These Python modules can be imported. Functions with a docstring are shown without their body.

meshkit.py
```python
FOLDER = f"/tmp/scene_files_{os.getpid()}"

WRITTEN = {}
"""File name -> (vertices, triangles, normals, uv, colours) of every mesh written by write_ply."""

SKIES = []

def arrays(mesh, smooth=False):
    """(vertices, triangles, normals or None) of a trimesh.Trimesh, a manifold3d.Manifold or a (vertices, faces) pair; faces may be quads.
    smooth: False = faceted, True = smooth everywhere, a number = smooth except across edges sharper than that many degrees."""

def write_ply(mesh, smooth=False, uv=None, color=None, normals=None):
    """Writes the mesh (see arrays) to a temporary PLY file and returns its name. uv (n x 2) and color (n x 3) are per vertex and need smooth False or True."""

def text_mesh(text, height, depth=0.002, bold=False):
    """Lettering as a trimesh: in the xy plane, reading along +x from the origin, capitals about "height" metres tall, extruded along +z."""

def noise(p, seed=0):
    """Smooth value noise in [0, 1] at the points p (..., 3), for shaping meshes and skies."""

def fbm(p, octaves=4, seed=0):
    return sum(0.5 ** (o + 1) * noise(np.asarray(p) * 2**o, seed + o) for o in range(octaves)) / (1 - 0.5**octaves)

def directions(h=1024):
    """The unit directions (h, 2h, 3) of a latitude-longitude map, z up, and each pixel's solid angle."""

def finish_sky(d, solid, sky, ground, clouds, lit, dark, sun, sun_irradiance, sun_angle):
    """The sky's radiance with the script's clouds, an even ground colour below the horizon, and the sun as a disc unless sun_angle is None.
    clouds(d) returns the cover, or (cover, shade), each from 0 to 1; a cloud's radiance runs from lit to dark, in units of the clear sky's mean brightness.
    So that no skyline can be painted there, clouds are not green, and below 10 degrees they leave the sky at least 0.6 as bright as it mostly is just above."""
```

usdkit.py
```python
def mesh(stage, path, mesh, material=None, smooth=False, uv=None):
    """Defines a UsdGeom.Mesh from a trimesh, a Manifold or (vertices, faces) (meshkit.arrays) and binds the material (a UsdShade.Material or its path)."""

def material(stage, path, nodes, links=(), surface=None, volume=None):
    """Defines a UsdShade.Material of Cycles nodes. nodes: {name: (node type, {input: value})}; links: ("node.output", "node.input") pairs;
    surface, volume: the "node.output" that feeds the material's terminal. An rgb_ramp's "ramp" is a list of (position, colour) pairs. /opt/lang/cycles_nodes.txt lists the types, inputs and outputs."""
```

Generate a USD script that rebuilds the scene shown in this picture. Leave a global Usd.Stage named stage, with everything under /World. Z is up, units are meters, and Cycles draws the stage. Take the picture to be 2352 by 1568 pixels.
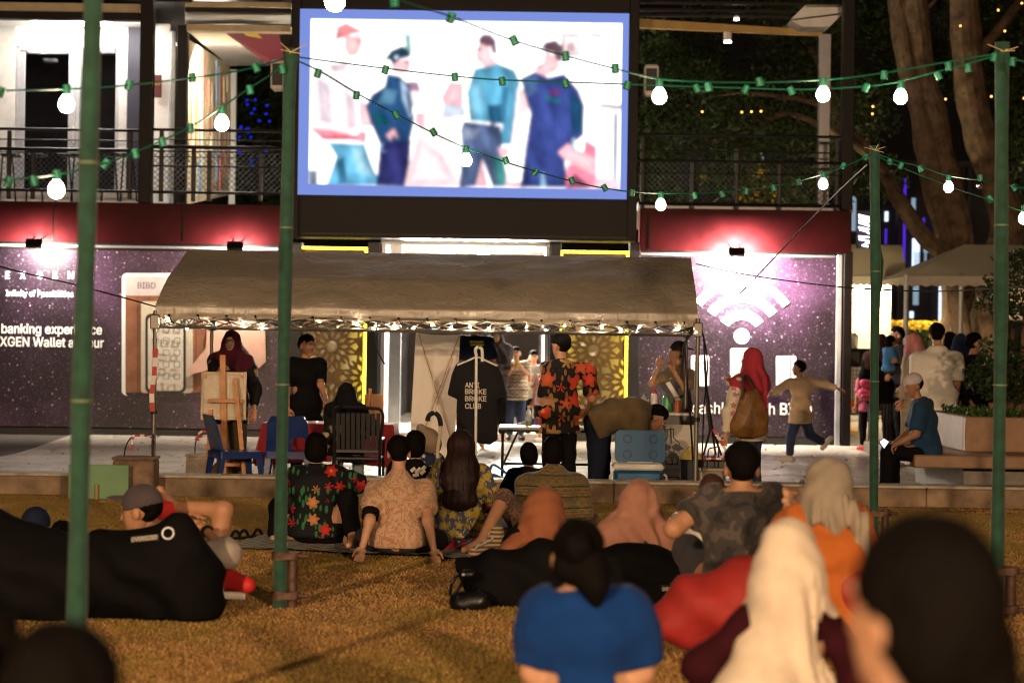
import math, random, numpy as np, trimesh, shapely, usdkit, meshkit
from shapely.geometry import Polygon, Point, LineString, box as sbox
from shapely import affinity
from pxr import Usd, UsdGeom, UsdLux, UsdShade, Gf, Sdf
stage = Usd.Stage.CreateInMemory()
UsdGeom.SetStageUpAxis(stage, 'Z'); UsdGeom.SetStageMetersPerUnit(stage, 1.0)
UsdGeom.Xform.Define(stage, '/World'); UsdGeom.Scope.Define(stage, '/World/Looks')
# ---------- camera: a 50 mm lens held level at eye height, tilted slightly about its axis
FPX, EYE, ROLL = 4898.0, 1.53, 0.0145
C_, S_ = math.cos(ROLL), math.sin(ROLL)
cam = UsdGeom.Camera.Define(stage, '/World/camera')
cam.CreateHorizontalApertureAttr(23.6); cam.CreateVerticalApertureAttr(23.6 * 682 / 1024)
cam.CreateFocalLengthAttr(23.6 * FPX / 2352); cam.CreateFStopAttr(1.5); cam.CreateFocusDistanceAttr(17.5)
cam.CreateClippingRangeAttr(Gf.Vec2f(0.1, 2000)); cam.CreateExposureAttr(0.32)
cam.AddTransformOp().Set(Gf.Matrix4d(C_, 0, S_, 0, -S_, 0, C_, 0, 0, -1, 0, 0, 0, 0, EYE, 1))
# ---------- night sky: sun far below the horizon, a little warm town glow
dome = UsdLux.DomeLight.Define(stage, '/World/sky')
sky_m = usdkit.material(stage, '/World/Looks/night_sky', {
    's': ('sky_texture', {'sky_type': 'single_scattering', 'sun_disc': False, 'sun_elevation': -0.12, 'sun_rotation': 2.6}),
    'g': ('mix', {'mix_type': 'add', 'fac': 1.0, 'color2': (0.055, 0.036, 0.026)}),
    'b': ('background_shader', {'strength': 0.05})},
    [('s.color', 'g.color1'), ('g.color', 'b.color')], surface='b.background')
UsdShade.MaterialBindingAPI.Apply(dome.GetPrim()).Bind(sky_m)
dome.GetPrim().SetCustomDataByKey('kind', 'structure')

def aim(x, loc, target):
    """place a light so that its -z axis points at target"""
    z = np.array(loc, float) - np.array(target, float); z /= np.linalg.norm(z)
    r = np.cross((0, 0, 1.0) if abs(z[2]) < .99 else (0, 1.0, 0), z); r /= np.linalg.norm(r); u = np.cross(z, r)
    x.AddTransformOp().Set(Gf.Matrix4d(*r, 0, *u, 0, *z, 0, *map(float, loc), 1))
def rect_light(name, loc, target, w, h, color, power, spread=None):
    l = UsdLux.RectLight.Define(stage, '/World/' + name); l.CreateWidthAttr(w); l.CreateHeightAttr(h)
    l.CreateColorAttr(Gf.Vec3f(*color)); l.CreateIntensityAttr(power); aim(l, loc, target)
    if spread:
        UsdLux.ShapingAPI.Apply(l.GetPrim()).CreateShapingConeAngleAttr(spread)
    return l
WARM = (1.0, 0.67, 0.40)
# two street lamps on the lawn behind the photographer (their posts are built below)
LAMPS = [(-7.0, -8.0, 4.7), (6.0, -9.0, 4.4)]
for i, l in enumerate(LAMPS):
    rect_light('street_lamp_light_%03d' % (i + 1), l, (l[0] * .35, 12, 0), .5, .3, WARM, (6000, 5000)[i])
# floodlights clipped to the wall top over the two posters
FLOODS = [(78, 560), (540, 566), (1692, 580)]
# ---------- helpers
def P(u, v, d):
    """the point d metres ahead that lies at u, v of the 2352 x 1568 survey grid of the photograph"""
    a, b = u - 1176.0, v - 784.0
    return np.array([(a * C_ + b * S_) * d / FPX, d, EYE - (-a * S_ + b * C_) * d / FPX])
def G(u, v, z=0.0):
    a, b = u - 1176.0, v - 784.0
    return P(u, v, (EYE - z) * FPX / (-a * S_ + b * C_))
def rect(u0, v0, u1, v1, d):
    um, vm = (u0 + u1) / 2, (v0 + v1) / 2
    return P(u0, vm, d)[0], P(u1, vm, d)[0], P(um, v1, d)[2], P(um, v0, d)[2]
USED = {}
ORIG = {'': np.zeros(3)}
def unique(parent, name):
    k = (parent, name); n = USED.get(k, 0); USED[k] = n + 1
    return f'{parent}/{name}' + (f'_{n:03d}' if n else '')
def tag(prim, label=None, cat=None, group=None, kind=None):
    for k, t in (('label', label), ('category', cat), ('group', group), ('kind', kind)):
        if t: prim.SetCustomDataByKey(k, t)
def thing(name, label, cat, loc=(0, 0, 0), group=None, kind=None):
    p = unique('/World', name); x = UsdGeom.Xform.Define(stage, p); x.AddTranslateOp().Set(Gf.Vec3d(*map(float, loc)))
    ORIG[p] = np.array(loc, float); tag(x.GetPrim(), label, cat, group, kind); return p
def obj(name, mesh, mat, parent='', smooth=False, label=None, cat=None, group=None, kind=None, uv=None):
    p = unique(parent or '/World', name); v, f = (mesh.vertices, mesh.faces) if hasattr(mesh, 'faces') else mesh
    o = ORIG[parent]; ORIG[p] = o
    m = usdkit.mesh(stage, p, (np.asarray(v) - o, np.asarray(f)), mat, smooth=smooth, uv=uv)
    tag(m.GetPrim(), label, cat, group, kind); return p
def dup(src, loc, rz=0.0, scale=None, label=None, group=None):
    pr = stage.GetPrimAtPath(src); cd = pr.GetCustomData()
    p = unique('/World', pr.GetName().rstrip('0123456789').rstrip('_')); x = UsdGeom.Xform.Define(stage, p)
    x.AddTranslateOp().Set(Gf.Vec3d(*map(float, loc)))
    r = x.GetPrim(); r.GetReferences().AddInternalReference(src)
    x.ClearXformOpOrder(); x.GetXformOpOrderAttr()
    ops = [x.GetTranslateOp() if hasattr(x, 'GetTranslateOp') else UsdGeom.XformOp(r.GetAttribute('xformOp:translate'))]
    if rz: o = x.AddRotateZOp(); o.Set(rz); ops.append(o)
    if scale: o = x.AddScaleOp(); o.Set(Gf.Vec3f(*scale)); ops.append(o)
    x.SetXformOpOrder(ops); r.SetInstanceable(True)
    tag(r, label or cd.get('label'), cd.get('category'), group or cd.get('group')); return p
# ---------- meshes
def cat(*ms):
    ms = [m if hasattr(m, 'faces') else trimesh.Trimesh(m[0], tri(m[1]), process=False) for m in ms]
    return trimesh.util.concatenate(ms)
def tri(f):
    f = np.asarray(f); return np.vstack([f[:, [0, 1, 2]], f[:, [0, 2, 3]]]) if f.shape[1] == 4 else f
def box(x0, x1, y0, y1, z0, z1):
    return trimesh.creation.box(bounds=[(min(x0, x1), min(y0, y1), min(z0, z1)), (max(x0, x1), max(y0, y1), max(z0, z1))])
def rbox(x0, x1, y0, y1, z0, z1, b=.01):
    """box with chamfered edges"""
    lo, hi = np.array([x0, y0, z0]), np.array([x1, y1, z1]); lo, hi = np.minimum(lo, hi), np.maximum(lo, hi); b = min(b, (hi - lo).min() * .45)
    pts = []
    for s in np.ndindex(2, 2, 2):
        c = np.where(s, hi, lo); d = np.where(s, -b, b)
        for k in range(3): q = c.copy(); q[[i for i in range(3) if i != k]] += d[[i for i in range(3) if i != k]]; pts.append(q)
    return trimesh.convex.convex_hull(np.array(pts))
def px_box(u0, v0, u1, v1, d, t, b=0):
    """upright box seen at this rectangle, front face d metres away, t metres deep"""
    x0, x1, z0, z1 = rect(u0, v0, u1, v1, d)
    return rbox(x0, x1, d, d + t, z0, z1, b) if b else box(x0, x1, d, d + t, z0, z1)
def tube(pts, r, n=8, caps=True):
    p = np.asarray(pts, float); r = np.broadcast_to(r, (len(p),)).astype(float)
    t = np.gradient(p, axis=0); t /= np.linalg.norm(t, axis=1, keepdims=True) + 1e-12
    a = np.cross(t, (0, 0, 1.0) if abs(t[0, 2]) < .9 else (1.0, 0, 0)); 
    for i in range(len(a)):
        if np.linalg.norm(a[i]) < 1e-6: a[i] = a[i - 1] if i else (1, 0, 0)
    a /= np.linalg.norm(a, axis=1, keepdims=True); b = np.cross(t, a); g = np.arange(n) * 2 * np.pi / n
    v = p[:, None] + r[:, None, None] * (np.cos(g)[None, :, None] * a[:, None] + np.sin(g)[None, :, None] * b[:, None])
    i, j = np.meshgrid(np.arange(len(p) - 1), np.arange(n), indexing='ij')
    q = np.stack([i * n + j, i * n + (j + 1) % n, (i + 1) * n + (j + 1) % n, (i + 1) * n + j], -1).reshape(-1, 4)
    v, f = v.reshape(-1, 3), tri(q)
    if caps:
        m = len(v); v = np.vstack([v, p[:1], p[-1:]]); k = np.arange(n); k2 = (k + 1) % n; e = (len(p) - 1) * n
        f = np.vstack([f, np.stack([np.full(n, m), k2, k], 1), np.stack([np.full(n, m + 1), e + k, e + k2], 1)])
    return trimesh.Trimesh(v, f[:, ::-1], process=False)
def rod(a, b, r, n=8): return tube([a, b], r, n)
def lathe(profile, loc, n=16):
    pr = np.array(profile, float); g = np.arange(n) * 2 * np.pi / n
    v = np.stack([pr[:, :1] * np.cos(g), pr[:, :1] * np.sin(g), np.repeat(pr[:, 1:2], n, 1)], -1).reshape(-1, 3) + np.array(loc)
    i, j = np.meshgrid(np.arange(len(pr) - 1), np.arange(n), indexing='ij')
    q = np.stack([i * n + j, i * n + (j + 1) % n, (i + 1) * n + (j + 1) % n, (i + 1) * n + j], -1).reshape(-1, 4)
    return trimesh.Trimesh(v, tri(q), process=False)
def plate(poly, y, t=.004):
    """shapely polygon in x, z as an upright sheet whose front is at y, t thick"""
    out = []
    for g in getattr(poly, 'geoms', [poly]):
        if g.is_empty or g.area < 1e-7: continue
        m = trimesh.creation.extrude_polygon(g, t, engine='earcut'); v = m.vertices
        out.append(trimesh.Trimesh(np.stack([v[:, 0], y + t - v[:, 2], v[:, 1]], 1), m.faces, process=False))
    return cat(*out)
def slab(poly, z, t):
    return cat(*[trimesh.creation.extrude_polygon(g, t, engine='earcut').apply_translation((0, 0, z)) for g in getattr(poly, 'geoms', [poly])])
def words(text, height, x, y, z, bold=False, t=.004):
    """lettering on a wall that faces the camera, baseline start at x, z"""
    m = meshkit.text_mesh(text, height, t, bold); v = np.array(m.vertices)
    return trimesh.Trimesh(np.stack([x + v[:, 0], y - v[:, 2], z + v[:, 1]], 1), m.faces, process=False)
def words_fit(text, u0, u1, v, h, d, y, bold=False):
    """lettering that runs from u0 to u1 with baseline v, capitals h survey pixels tall"""
    a, b = P(u0, v, d), P(u1, v, d); m = words(text, h * d / FPX, 0, y, 0, bold); w = m.bounds[1, 0] - m.bounds[0, 0]
    m.vertices[:, 0] = (m.vertices[:, 0] - m.bounds[0, 0]) * (b[0] - a[0]) / w + a[0]; m.vertices[:, 2] += (a[2] + b[2]) / 2; return m
def ease(a, b, n, sag=0.0):
    t = np.linspace(0, 1, n)[:, None]; p = np.array(a) * (1 - t) + np.array(b) * t; p[:, 2] -= sag * 4 * (t * (1 - t))[:, 0]; return p
def spline(pts, n):
    from scipy.interpolate import PchipInterpolator
    p = np.asarray(pts, float); s = np.r_[0, np.cumsum(np.linalg.norm(np.diff(p[:, :3], axis=0), axis=1))]
    return PchipInterpolator(s, p)(np.linspace(0, s[-1], n))
# ---------- signed-distance modelling for bodies, cloth and cushions
def caps(p, a, b, ra, rb):
    a, b = np.asarray(a, float), np.asarray(b, float); ab = b - a; t = np.clip((p - a) @ ab / max(ab @ ab, 1e-9), 0, 1)
    return np.linalg.norm(p - a - t[:, None] * ab, axis=1) - (ra + (rb - ra) * t)
def smin(a, b, k):
    h = np.maximum(k - np.abs(a - b), 0) / k; return np.minimum(a, b) - h * h * k / 4
def ell(p, c, r, R=None):
    q = p - np.asarray(c, float)
    if R is not None: q = q @ R
    r = np.asarray(r, float); k0 = np.linalg.norm(q / r, axis=1); k1 = np.linalg.norm(q / (r * r), axis=1) + 1e-9
    return k0 * (k0 - 1) / k1
def blend(prims, k=.04, grow=0.0):
    def fn(p):
        d = None
        for a, b, ra, rb in prims:
            e = caps(p, a, b, ra + grow, rb + grow); d = e if d is None else smin(d, e, k)
        return d
    pts = np.array([x for q in prims for x in (q[0], q[1])], float); r = max(max(q[2], q[3]) for q in prims) + grow + .03
    return fn, pts.min(0) - r, pts.max(0) + r
def nets(fn, lo, hi, h):
    """surface of fn < 0 on a grid of cell h (surface nets)"""
    lo = np.asarray(lo, float) - 2 * h; n = np.ceil((np.asarray(hi, float) + 2 * h - lo) / h).astype(int) + 1
    ax = [lo[i] + h * np.arange(n[i]) for i in range(3)]
    D = fn(np.stack(np.meshgrid(*ax, indexing='ij'), -1).reshape(-1, 3)).reshape(n)
    D[0] = D[-1] = 1; D[:, 0] = D[:, -1] = 1; D[:, :, 0] = D[:, :, -1] = 1
    acc = np.zeros((*(n - 1), 3)); cnt = np.zeros(n - 1); quads = []
    ids = np.arange(np.prod(n - 1)).reshape(n - 1)
    for k in range(3):
        o = [i for i in range(3) if i != k]
        d0 = np.take(D, range(n[k] - 1), k); d1 = np.take(D, range(1, n[k]), k)
        e = np.argwhere((d0 < 0) != (d1 < 0)); 
        if not len(e): continue
        a, b = d0[tuple(e.T)], d1[tuple(e.T)]; q = e.astype(float); q[:, k] += a / (a - b); q = lo + q * h; cells = []
        for s in ((-1, -1), (0, -1), (0, 0), (-1, 0)):
            c = e.copy(); c[:, o[0]] += s[0]; c[:, o[1]] += s[1]
            np.add.at(acc, tuple(c.T), q); np.add.at(cnt, tuple(c.T), 1); cells.append(ids[tuple(c.T)])
        Q = np.stack(cells, 1); flip = (a < 0) ^ (k == 1); quads.append(np.where(flip[:, None], Q, Q[:, ::-1]))
    quads = np.vstack(quads); used, inv = np.unique(quads, return_inverse=True)
    v = (acc.reshape(-1, 3)[used]) / cnt.ravel()[used][:, None]
    return trimesh.Trimesh(v, tri(inv.reshape(quads.shape)), process=False)
# ---------- materials
MATS = {}
def mat(name, col, rough=.6, metal=0.0, var=.14, vs=5.0, bump=0.0, bs=60.0, spec=.4, sheen=0.0, coat=0.0, emit=None, es=0.0, trans=0.0, alpha=1.0):
    if name in MATS: return MATS[name]
    c = np.array(col, float)
    n = {'g': ('geometry', {}), 'n': ('noise_texture', {'scale': vs, 'detail': 4.0, 'roughness': .6}),
         'r': ('rgb_ramp', {'ramp': [(.3, tuple(c * (1 - var))), (.7, tuple(np.minimum(c * (1 + var), .95)))]}),
         'p': ('principled_bsdf', {'roughness': rough, 'metallic': metal, 'specular_ior_level': spec, 'sheen_weight': sheen, 'coat_weight': coat, 'transmission_weight': trans, 'alpha': alpha})}
    l = [('g.position', 'n.vector'), ('n.fac', 'r.fac'), ('r.color', 'p.base_color')]
    if emit is not None: n['p'][1].update({'emission_color': tuple(emit), 'emission_strength': es})
    if bump:
        n['b'] = ('noise_texture', {'scale': bs, 'detail': 3.0}); n['bm'] = ('bump', {'strength': bump, 'distance': .01})
        l += [('g.position', 'b.vector'), ('b.fac', 'bm.height'), ('bm.normal', 'p.normal')]
    MATS[name] = usdkit.material(stage, '/World/Looks/' + name, n, l, surface='p.BSDF'); return MATS[name]
def glow(name, col, strength):
    if name not in MATS:
        MATS[name] = usdkit.material(stage, '/World/Looks/' + name, {'e': ('emission', {'color': tuple(col), 'strength': strength})}, [], surface='e.emission')
    return MATS[name]
def graph(name, nodes, links, out='p.BSDF'):
    if name not in MATS: MATS[name] = usdkit.material(stage, '/World/Looks/' + name, nodes, links, surface=out)
    return MATS[name]
def pane(name, tint=(1, 1, 1), rough=.02):
    return graph(name, {'f': ('fresnel', {'IOR': 1.5}), 't': ('transparent_bsdf', {'color': tint}), 'g': ('glossy_bsdf', {'roughness': rough, 'color': (1, 1, 1)}), 'm': ('mix_closure', {})},
                 [('f.fac', 'm.fac'), ('t.BSDF', 'm.closure1'), ('g.BSDF', 'm.closure2')], 'm.closure')
def flowers(name, base, petals, scale=7.0, leaf=None, size=.42, n=5, core=(.9, .6, .1), rough=.8):
    """cloth printed with flowers (and leaves) on a plain ground: cells of a voronoi field cut by a petal curve"""
    nd = {'g': ('geometry', {}), 'mp': ('mapping', {'mapping_type': 'point', 'scale': (1, .35, 1)}), 'v': ('voronoi_texture', {'scale': scale, 'randomness': .8}),
          's': ('vector_math', {'math_type': 'scale', 'scale': scale}), 'd': ('vector_math', {'math_type': 'subtract'}), 'ps': ('vector_math', {'math_type': 'scale', 'scale': scale}), 'x': ('separate_xyz', {}),
          'a': ('math', {'math_type': 'arctan2'}), 'w': ('noise_texture', {'scale': scale * 1.7, 'detail': 1.0}), 'an': ('math', {'math_type': 'multiply_add', 'value2': float(n)}),
          'si': ('math', {'math_type': 'sine'}), 'rr': ('math', {'math_type': 'multiply_add', 'value2': size * .17, 'value3': size * .80}),
          'lt': ('math', {'math_type': 'less_than'}), 'ct': ('math', {'math_type': 'less_than', 'value2': size * .22}), 'cr': ('rgb_ramp', {'ramp': [(i / max(len(petals) - 1, 1), c) for i, c in enumerate(petals)], 'interpolate': False}),
          'sc': ('separate_xyz', {}), 'sh': ('math', {'math_type': 'multiply_add', 'value2': -.9 / size, 'value3': 1.25}), 'pm': ('mix', {'mix_type': 'multiply', 'fac': .75}), 'm1': ('mix', {}), 'm2': ('mix', {'color2': core}),
          'p': ('principled_bsdf', {'roughness': rough, 'specular_ior_level': .25})}
    lk = [('g.position', 'mp.vector'), ('mp.vector', 'v.vector'), ('mp.vector', 'd.vector1'), ('v.position', 'd.vector2'), ('d.vector', 'ps.vector1'), ('ps.vector', 'x.vector'), ('x.z', 'a.value1'), ('x.x', 'a.value2'),
          ('mp.vector', 'w.vector'), ('a.value', 'an.value1'), ('w.fac', 'an.value3'), ('an.value', 'si.value1'), ('si.value', 'rr.value1'), ('v.distance', 'lt.value1'), ('rr.value', 'lt.value2'), ('v.distance', 'ct.value1'),
          ('v.color', 'sc.vector'), ('sc.x', 'cr.fac'), ('v.distance', 'sh.value1'), ('cr.color', 'pm.color1'), ('sh.value', 'pm.color2'), ('lt.value', 'm1.fac'), ('pm.color', 'm1.color2'), ('m1.color', 'm2.color1'), ('ct.value', 'm2.fac'), ('m2.color', 'p.base_color')]
    if leaf:
        nd.update({'lv': ('voronoi_texture', {'scale': scale * 2.3, 'randomness': 1.0}), 'lm': ('mapping', {'mapping_type': 'point', 'scale': (1.5, .35, .6), 'rotation': (0, .8, 0)}), 'll': ('math', {'math_type': 'less_than', 'value2': .33}),
                   'lc': ('mix', {'color1': leaf, 'color2': tuple(np.array(leaf) * .35)}), 'm0': ('mix', {'color1': base})})
        lk += [('g.position', 'lm.vector'), ('lm.vector', 'lv.vector'), ('lv.distance', 'll.value1'), ('ll.value', 'm0.fac'), ('lv.distance', 'lc.fac'), ('lc.color', 'm0.color2'), ('m0.color', 'm1.color1')]
    else: nd['m1'][1]['color1'] = base
    return graph(name, nd, lk)

M_black = mat('black_paint', (.006, .005, .006), .45)
M_brown = mat('dark_brown_steel', (.009, .006, .005), .5, spec=.2)
M_maroon = mat('maroon_panel', (.055, .007, .009), .4, var=.4, vs=1.2, bump=.12, bs=3.0, spec=.05)
M_white = mat('white_wall', (.78, .76, .72), .6, var=.03)
M_cream = mat('cream_panel', (.6, .5, .34), .6)
M_grey = mat('grey_steel', (.3, .3, .32), .4, metal=.3)
M_lgrey = mat('pale_steel', (.5, .5, .5), .4, metal=.5)
M_navy = mat('navy_panel', (.02, .02, .035), .5)
M_skinless = None
M_conc = mat('stained_concrete', (.23, .16, .10), .85, var=.65, vs=2.6, bump=.35, bs=30)
M_green = mat('green_net', (.011, .058, .034), .8, var=.35, vs=14, bump=.3, bs=200, sheen=.2)
M_wire = mat('green_cable', (.012, .13, .075), .5)
M_sock = mat('green_socket', (.02, .22, .13), .4)
M_rust = mat('rusty_clamp', (.10, .055, .035), .6, metal=.4, var=.5, vs=30)
M_gold = mat('gold_lattice', (.10, .05, .008), .5, metal=.1)
M_glass = pane('window_pane')
M_darkglass = pane('smoked_pane', (.6, .6, .65))
# ---------- ground: lawn, stone pavement, low wall
rng = np.random.default_rng(7)
lawn_m = graph('lawn_soil', {'g': ('geometry', {}), 'n1': ('noise_texture', {'scale': .9, 'detail': 5.0, 'roughness': .65}), 'n2': ('noise_texture', {'scale': 16.0, 'detail': 4.0, 'roughness': .7}),
    'r1': ('rgb_ramp', {'ramp': [(.3, (.26, .18, .05)), (.5, (.46, .26, .095)), (.72, (.52, .27, .11))]}), 'r2': ('rgb_ramp', {'ramp': [(.25, (.62, .62, .62)), (.75, (1.1, 1.1, 1.1))]}),
    'm': ('mix', {'mix_type': 'multiply', 'fac': 1.0}), 'b': ('bump', {'strength': .35, 'distance': .02}), 'p': ('principled_bsdf', {'roughness': .95, 'specular_ior_level': .1})},
    [('g.position', 'n1.vector'), ('g.position', 'n2.vector'), ('n1.fac', 'r1.fac'), ('n2.fac', 'r2.fac'), ('r1.color', 'm.color1'), ('r2.color', 'm.color2'), ('m.color', 'p.base_color'), ('n2.fac', 'b.height'), ('b.normal', 'p.normal')])
WALL_Y0, WALL_Y1, WALL_Z = 20.45, 20.75, .205
def lawn_z(x, y): return .05 * (meshkit.fbm(np.stack([x * .5, y * .5, 0 * x], -1), 3, 5) - .5) * np.clip((21 - y) / 3, 0, 1)
gx, gy = np.meshgrid(np.linspace(-40, 40, 161), np.r_[np.linspace(-60, 2, 20), np.linspace(3, WALL_Y0 + .1, 90)], indexing='ij')
v = np.stack([gx, gy, lawn_z(gx, gy)], -1).reshape(-1, 3); a, b = gx.shape; i, j = np.meshgrid(np.arange(a - 1), np.arange(b - 1), indexing='ij')
q = np.stack([i * b + j, (i + 1) * b + j, (i + 1) * b + j + 1, i * b + j + 1], -1).reshape(-1, 4)
obj('lawn', (v, tri(q)), lawn_m, smooth=True, kind='structure')
# grass: short tufts, instanced over the lawn in view
def tuft(n, h, spread, seed):
    r = np.random.default_rng(seed); vs, fs = [], []
    for k in range(n):
        p = r.normal(0, spread, 2); a = r.uniform(0, 6.28); L = h * r.uniform(.5, 1.2); t = r.uniform(.2, 1.2); w = .004 * r.uniform(.7, 1.4)
        d = np.array([math.cos(a), math.sin(a)]); s = np.array([-d[1], d[0]]) * w; b0 = len(vs) * 1
        vs += [(*(p - s), 0), (*(p + s), 0), (*(p + d * L * t * .4 + s * .8), L * .65), (*(p + d * L * t * .4 - s * .8), L * .65), (*(p + d * L * t), L * .9)]
        fs += [(b0, b0 + 1, b0 + 2), (b0, b0 + 2, b0 + 3), (b0 + 3, b0 + 2, b0 + 4)]
    return np.array(vs), np.array(fs)
gm = []
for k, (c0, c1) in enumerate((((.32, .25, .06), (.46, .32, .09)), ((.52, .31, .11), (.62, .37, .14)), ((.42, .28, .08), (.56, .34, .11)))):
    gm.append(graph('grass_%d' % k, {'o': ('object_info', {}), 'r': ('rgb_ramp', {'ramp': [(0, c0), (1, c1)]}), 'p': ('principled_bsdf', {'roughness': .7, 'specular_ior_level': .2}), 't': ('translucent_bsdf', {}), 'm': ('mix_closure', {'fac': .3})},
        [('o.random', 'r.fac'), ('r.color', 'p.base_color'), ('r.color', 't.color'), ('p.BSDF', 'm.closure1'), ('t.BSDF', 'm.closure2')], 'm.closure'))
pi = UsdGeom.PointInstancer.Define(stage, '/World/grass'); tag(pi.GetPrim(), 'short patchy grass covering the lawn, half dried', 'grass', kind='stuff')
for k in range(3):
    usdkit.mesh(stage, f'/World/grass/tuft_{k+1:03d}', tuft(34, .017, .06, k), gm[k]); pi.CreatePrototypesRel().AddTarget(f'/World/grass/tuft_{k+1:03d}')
N = 26000
yy = 3.6 + (WALL_Y0 - 3.8) * rng.random(N) ** .8; xx = (rng.random(N) * 2 - 1) * (yy * .255 + .3)
dry = meshkit.fbm(np.stack([xx * 1.1, yy * .8, 0 * xx], -1), 3, 9); keep = rng.random(N) < .35 + 1.0 * (1 - dry); xx, yy, dry = xx[keep], yy[keep], dry[keep]
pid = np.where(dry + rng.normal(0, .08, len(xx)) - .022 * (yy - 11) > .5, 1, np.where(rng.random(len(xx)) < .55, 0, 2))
pi.CreatePositionsAttr([Gf.Vec3f(float(a), float(b), float(c)) for a, b, c in zip(xx, yy, lawn_z(xx, yy) - .004)])
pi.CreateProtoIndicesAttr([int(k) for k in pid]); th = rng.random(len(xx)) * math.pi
pi.CreateOrientationsAttr([Gf.Quath(float(math.cos(t)), 0, 0, float(math.sin(t))) for t in th]); sc = rng.uniform(.6, 1.3, len(xx))
pi.CreateScalesAttr([Gf.Vec3f(float(s), float(s), float(s * .9)) for s in sc])
# pavement: stone flags laid in an irregular crazy pattern; it climbs gently to the building
def pav_z(y): return -.05 + .03 * np.clip(np.asarray(y, float) - 29, 0, 8)
yr = np.r_[WALL_Y1 - .05, np.linspace(21, 29, 5), np.linspace(29.5, 37, 8), 60, 120]
v = np.array([(x, y, pav_z(y) - .012) for y in yr for x in (-60, -12, 12, 60)]); q = [(r * 4 + k, r * 4 + k + 1, r * 4 + k + 5, r * 4 + k + 4) for r in range(len(yr) - 1) for k in range(3)]
M_joint = mat('paving_joint', (.11, .095, .08), .85)
pv = obj('pavement', (v, tri(q)), M_joint, kind='structure')
stone = [mat('paving_stone_%d' % k, c, .36, var=.3, vs=9, bump=.25, bs=22, spec=.5) for k, c in enumerate(((.56, .51, .43), (.48, .43, .36), (.62, .56, .47), (.52, .46, .37)))]
def flags(x0, x1, y0, y1, sx, sy, seed, gap=.012):
    r = np.random.default_rng(seed); nx, ny = int((x1 - x0) / sx), int((y1 - y0) / sy)
    pts = np.array([((x0 + (i + .5 + (j % 2) * .5 + r.uniform(-.25, .25)) * sx), y0 + (j + .5 + r.uniform(-.22, .22)) * sy) for j in range(-1, ny + 1) for i in range(-1, nx + 1)])
    reg = shapely.voronoi_polygons(shapely.MultiPoint(pts), extend_to=sbox(x0 - 2, y0 - 2, x1 + 2, y1 + 2)); B = sbox(x0, y0, x1, y1)
    return [g for g in (c.intersection(B).buffer(-gap, join_style=2) for c in reg.geoms) if g.geom_type == 'Polygon' and g.area > .02]
def flag_mesh(g, r):
    v = np.array(g.exterior.coords)[:-1]; 
    if not g.exterior.is_ccw: v = v[::-1]
    n = len(v); c = v.mean(0); t = r.uniform(-.002, .004); inn = c + (v - c) * .97
    V = np.vstack([np.c_[v, pav_z(v[:, 1]) - .02], np.c_[v, pav_z(v[:, 1]) - .004 + t], np.c_[inn, pav_z(inn[:, 1]) + t]]); k = np.arange(n); k2 = (k + 1) % n
    F = np.vstack([np.stack([k, k2, n + k2], 1), np.stack([k, n + k2, n + k], 1), np.stack([n + k, n + k2, 2 * n + k2], 1), np.stack([n + k, 2 * n + k2, 2 * n + k], 1), np.stack([np.full(n - 2, 2 * n), 2 * n + k[1:-1], 2 * n + k[2:]], 1)])
    return V, F
near = flags(-6.6, 7.4, 22.55, 31.7, .66, .56, 3); rr = np.random.default_rng(1)
near.sort(key=lambda g: g.centroid.y)
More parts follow.
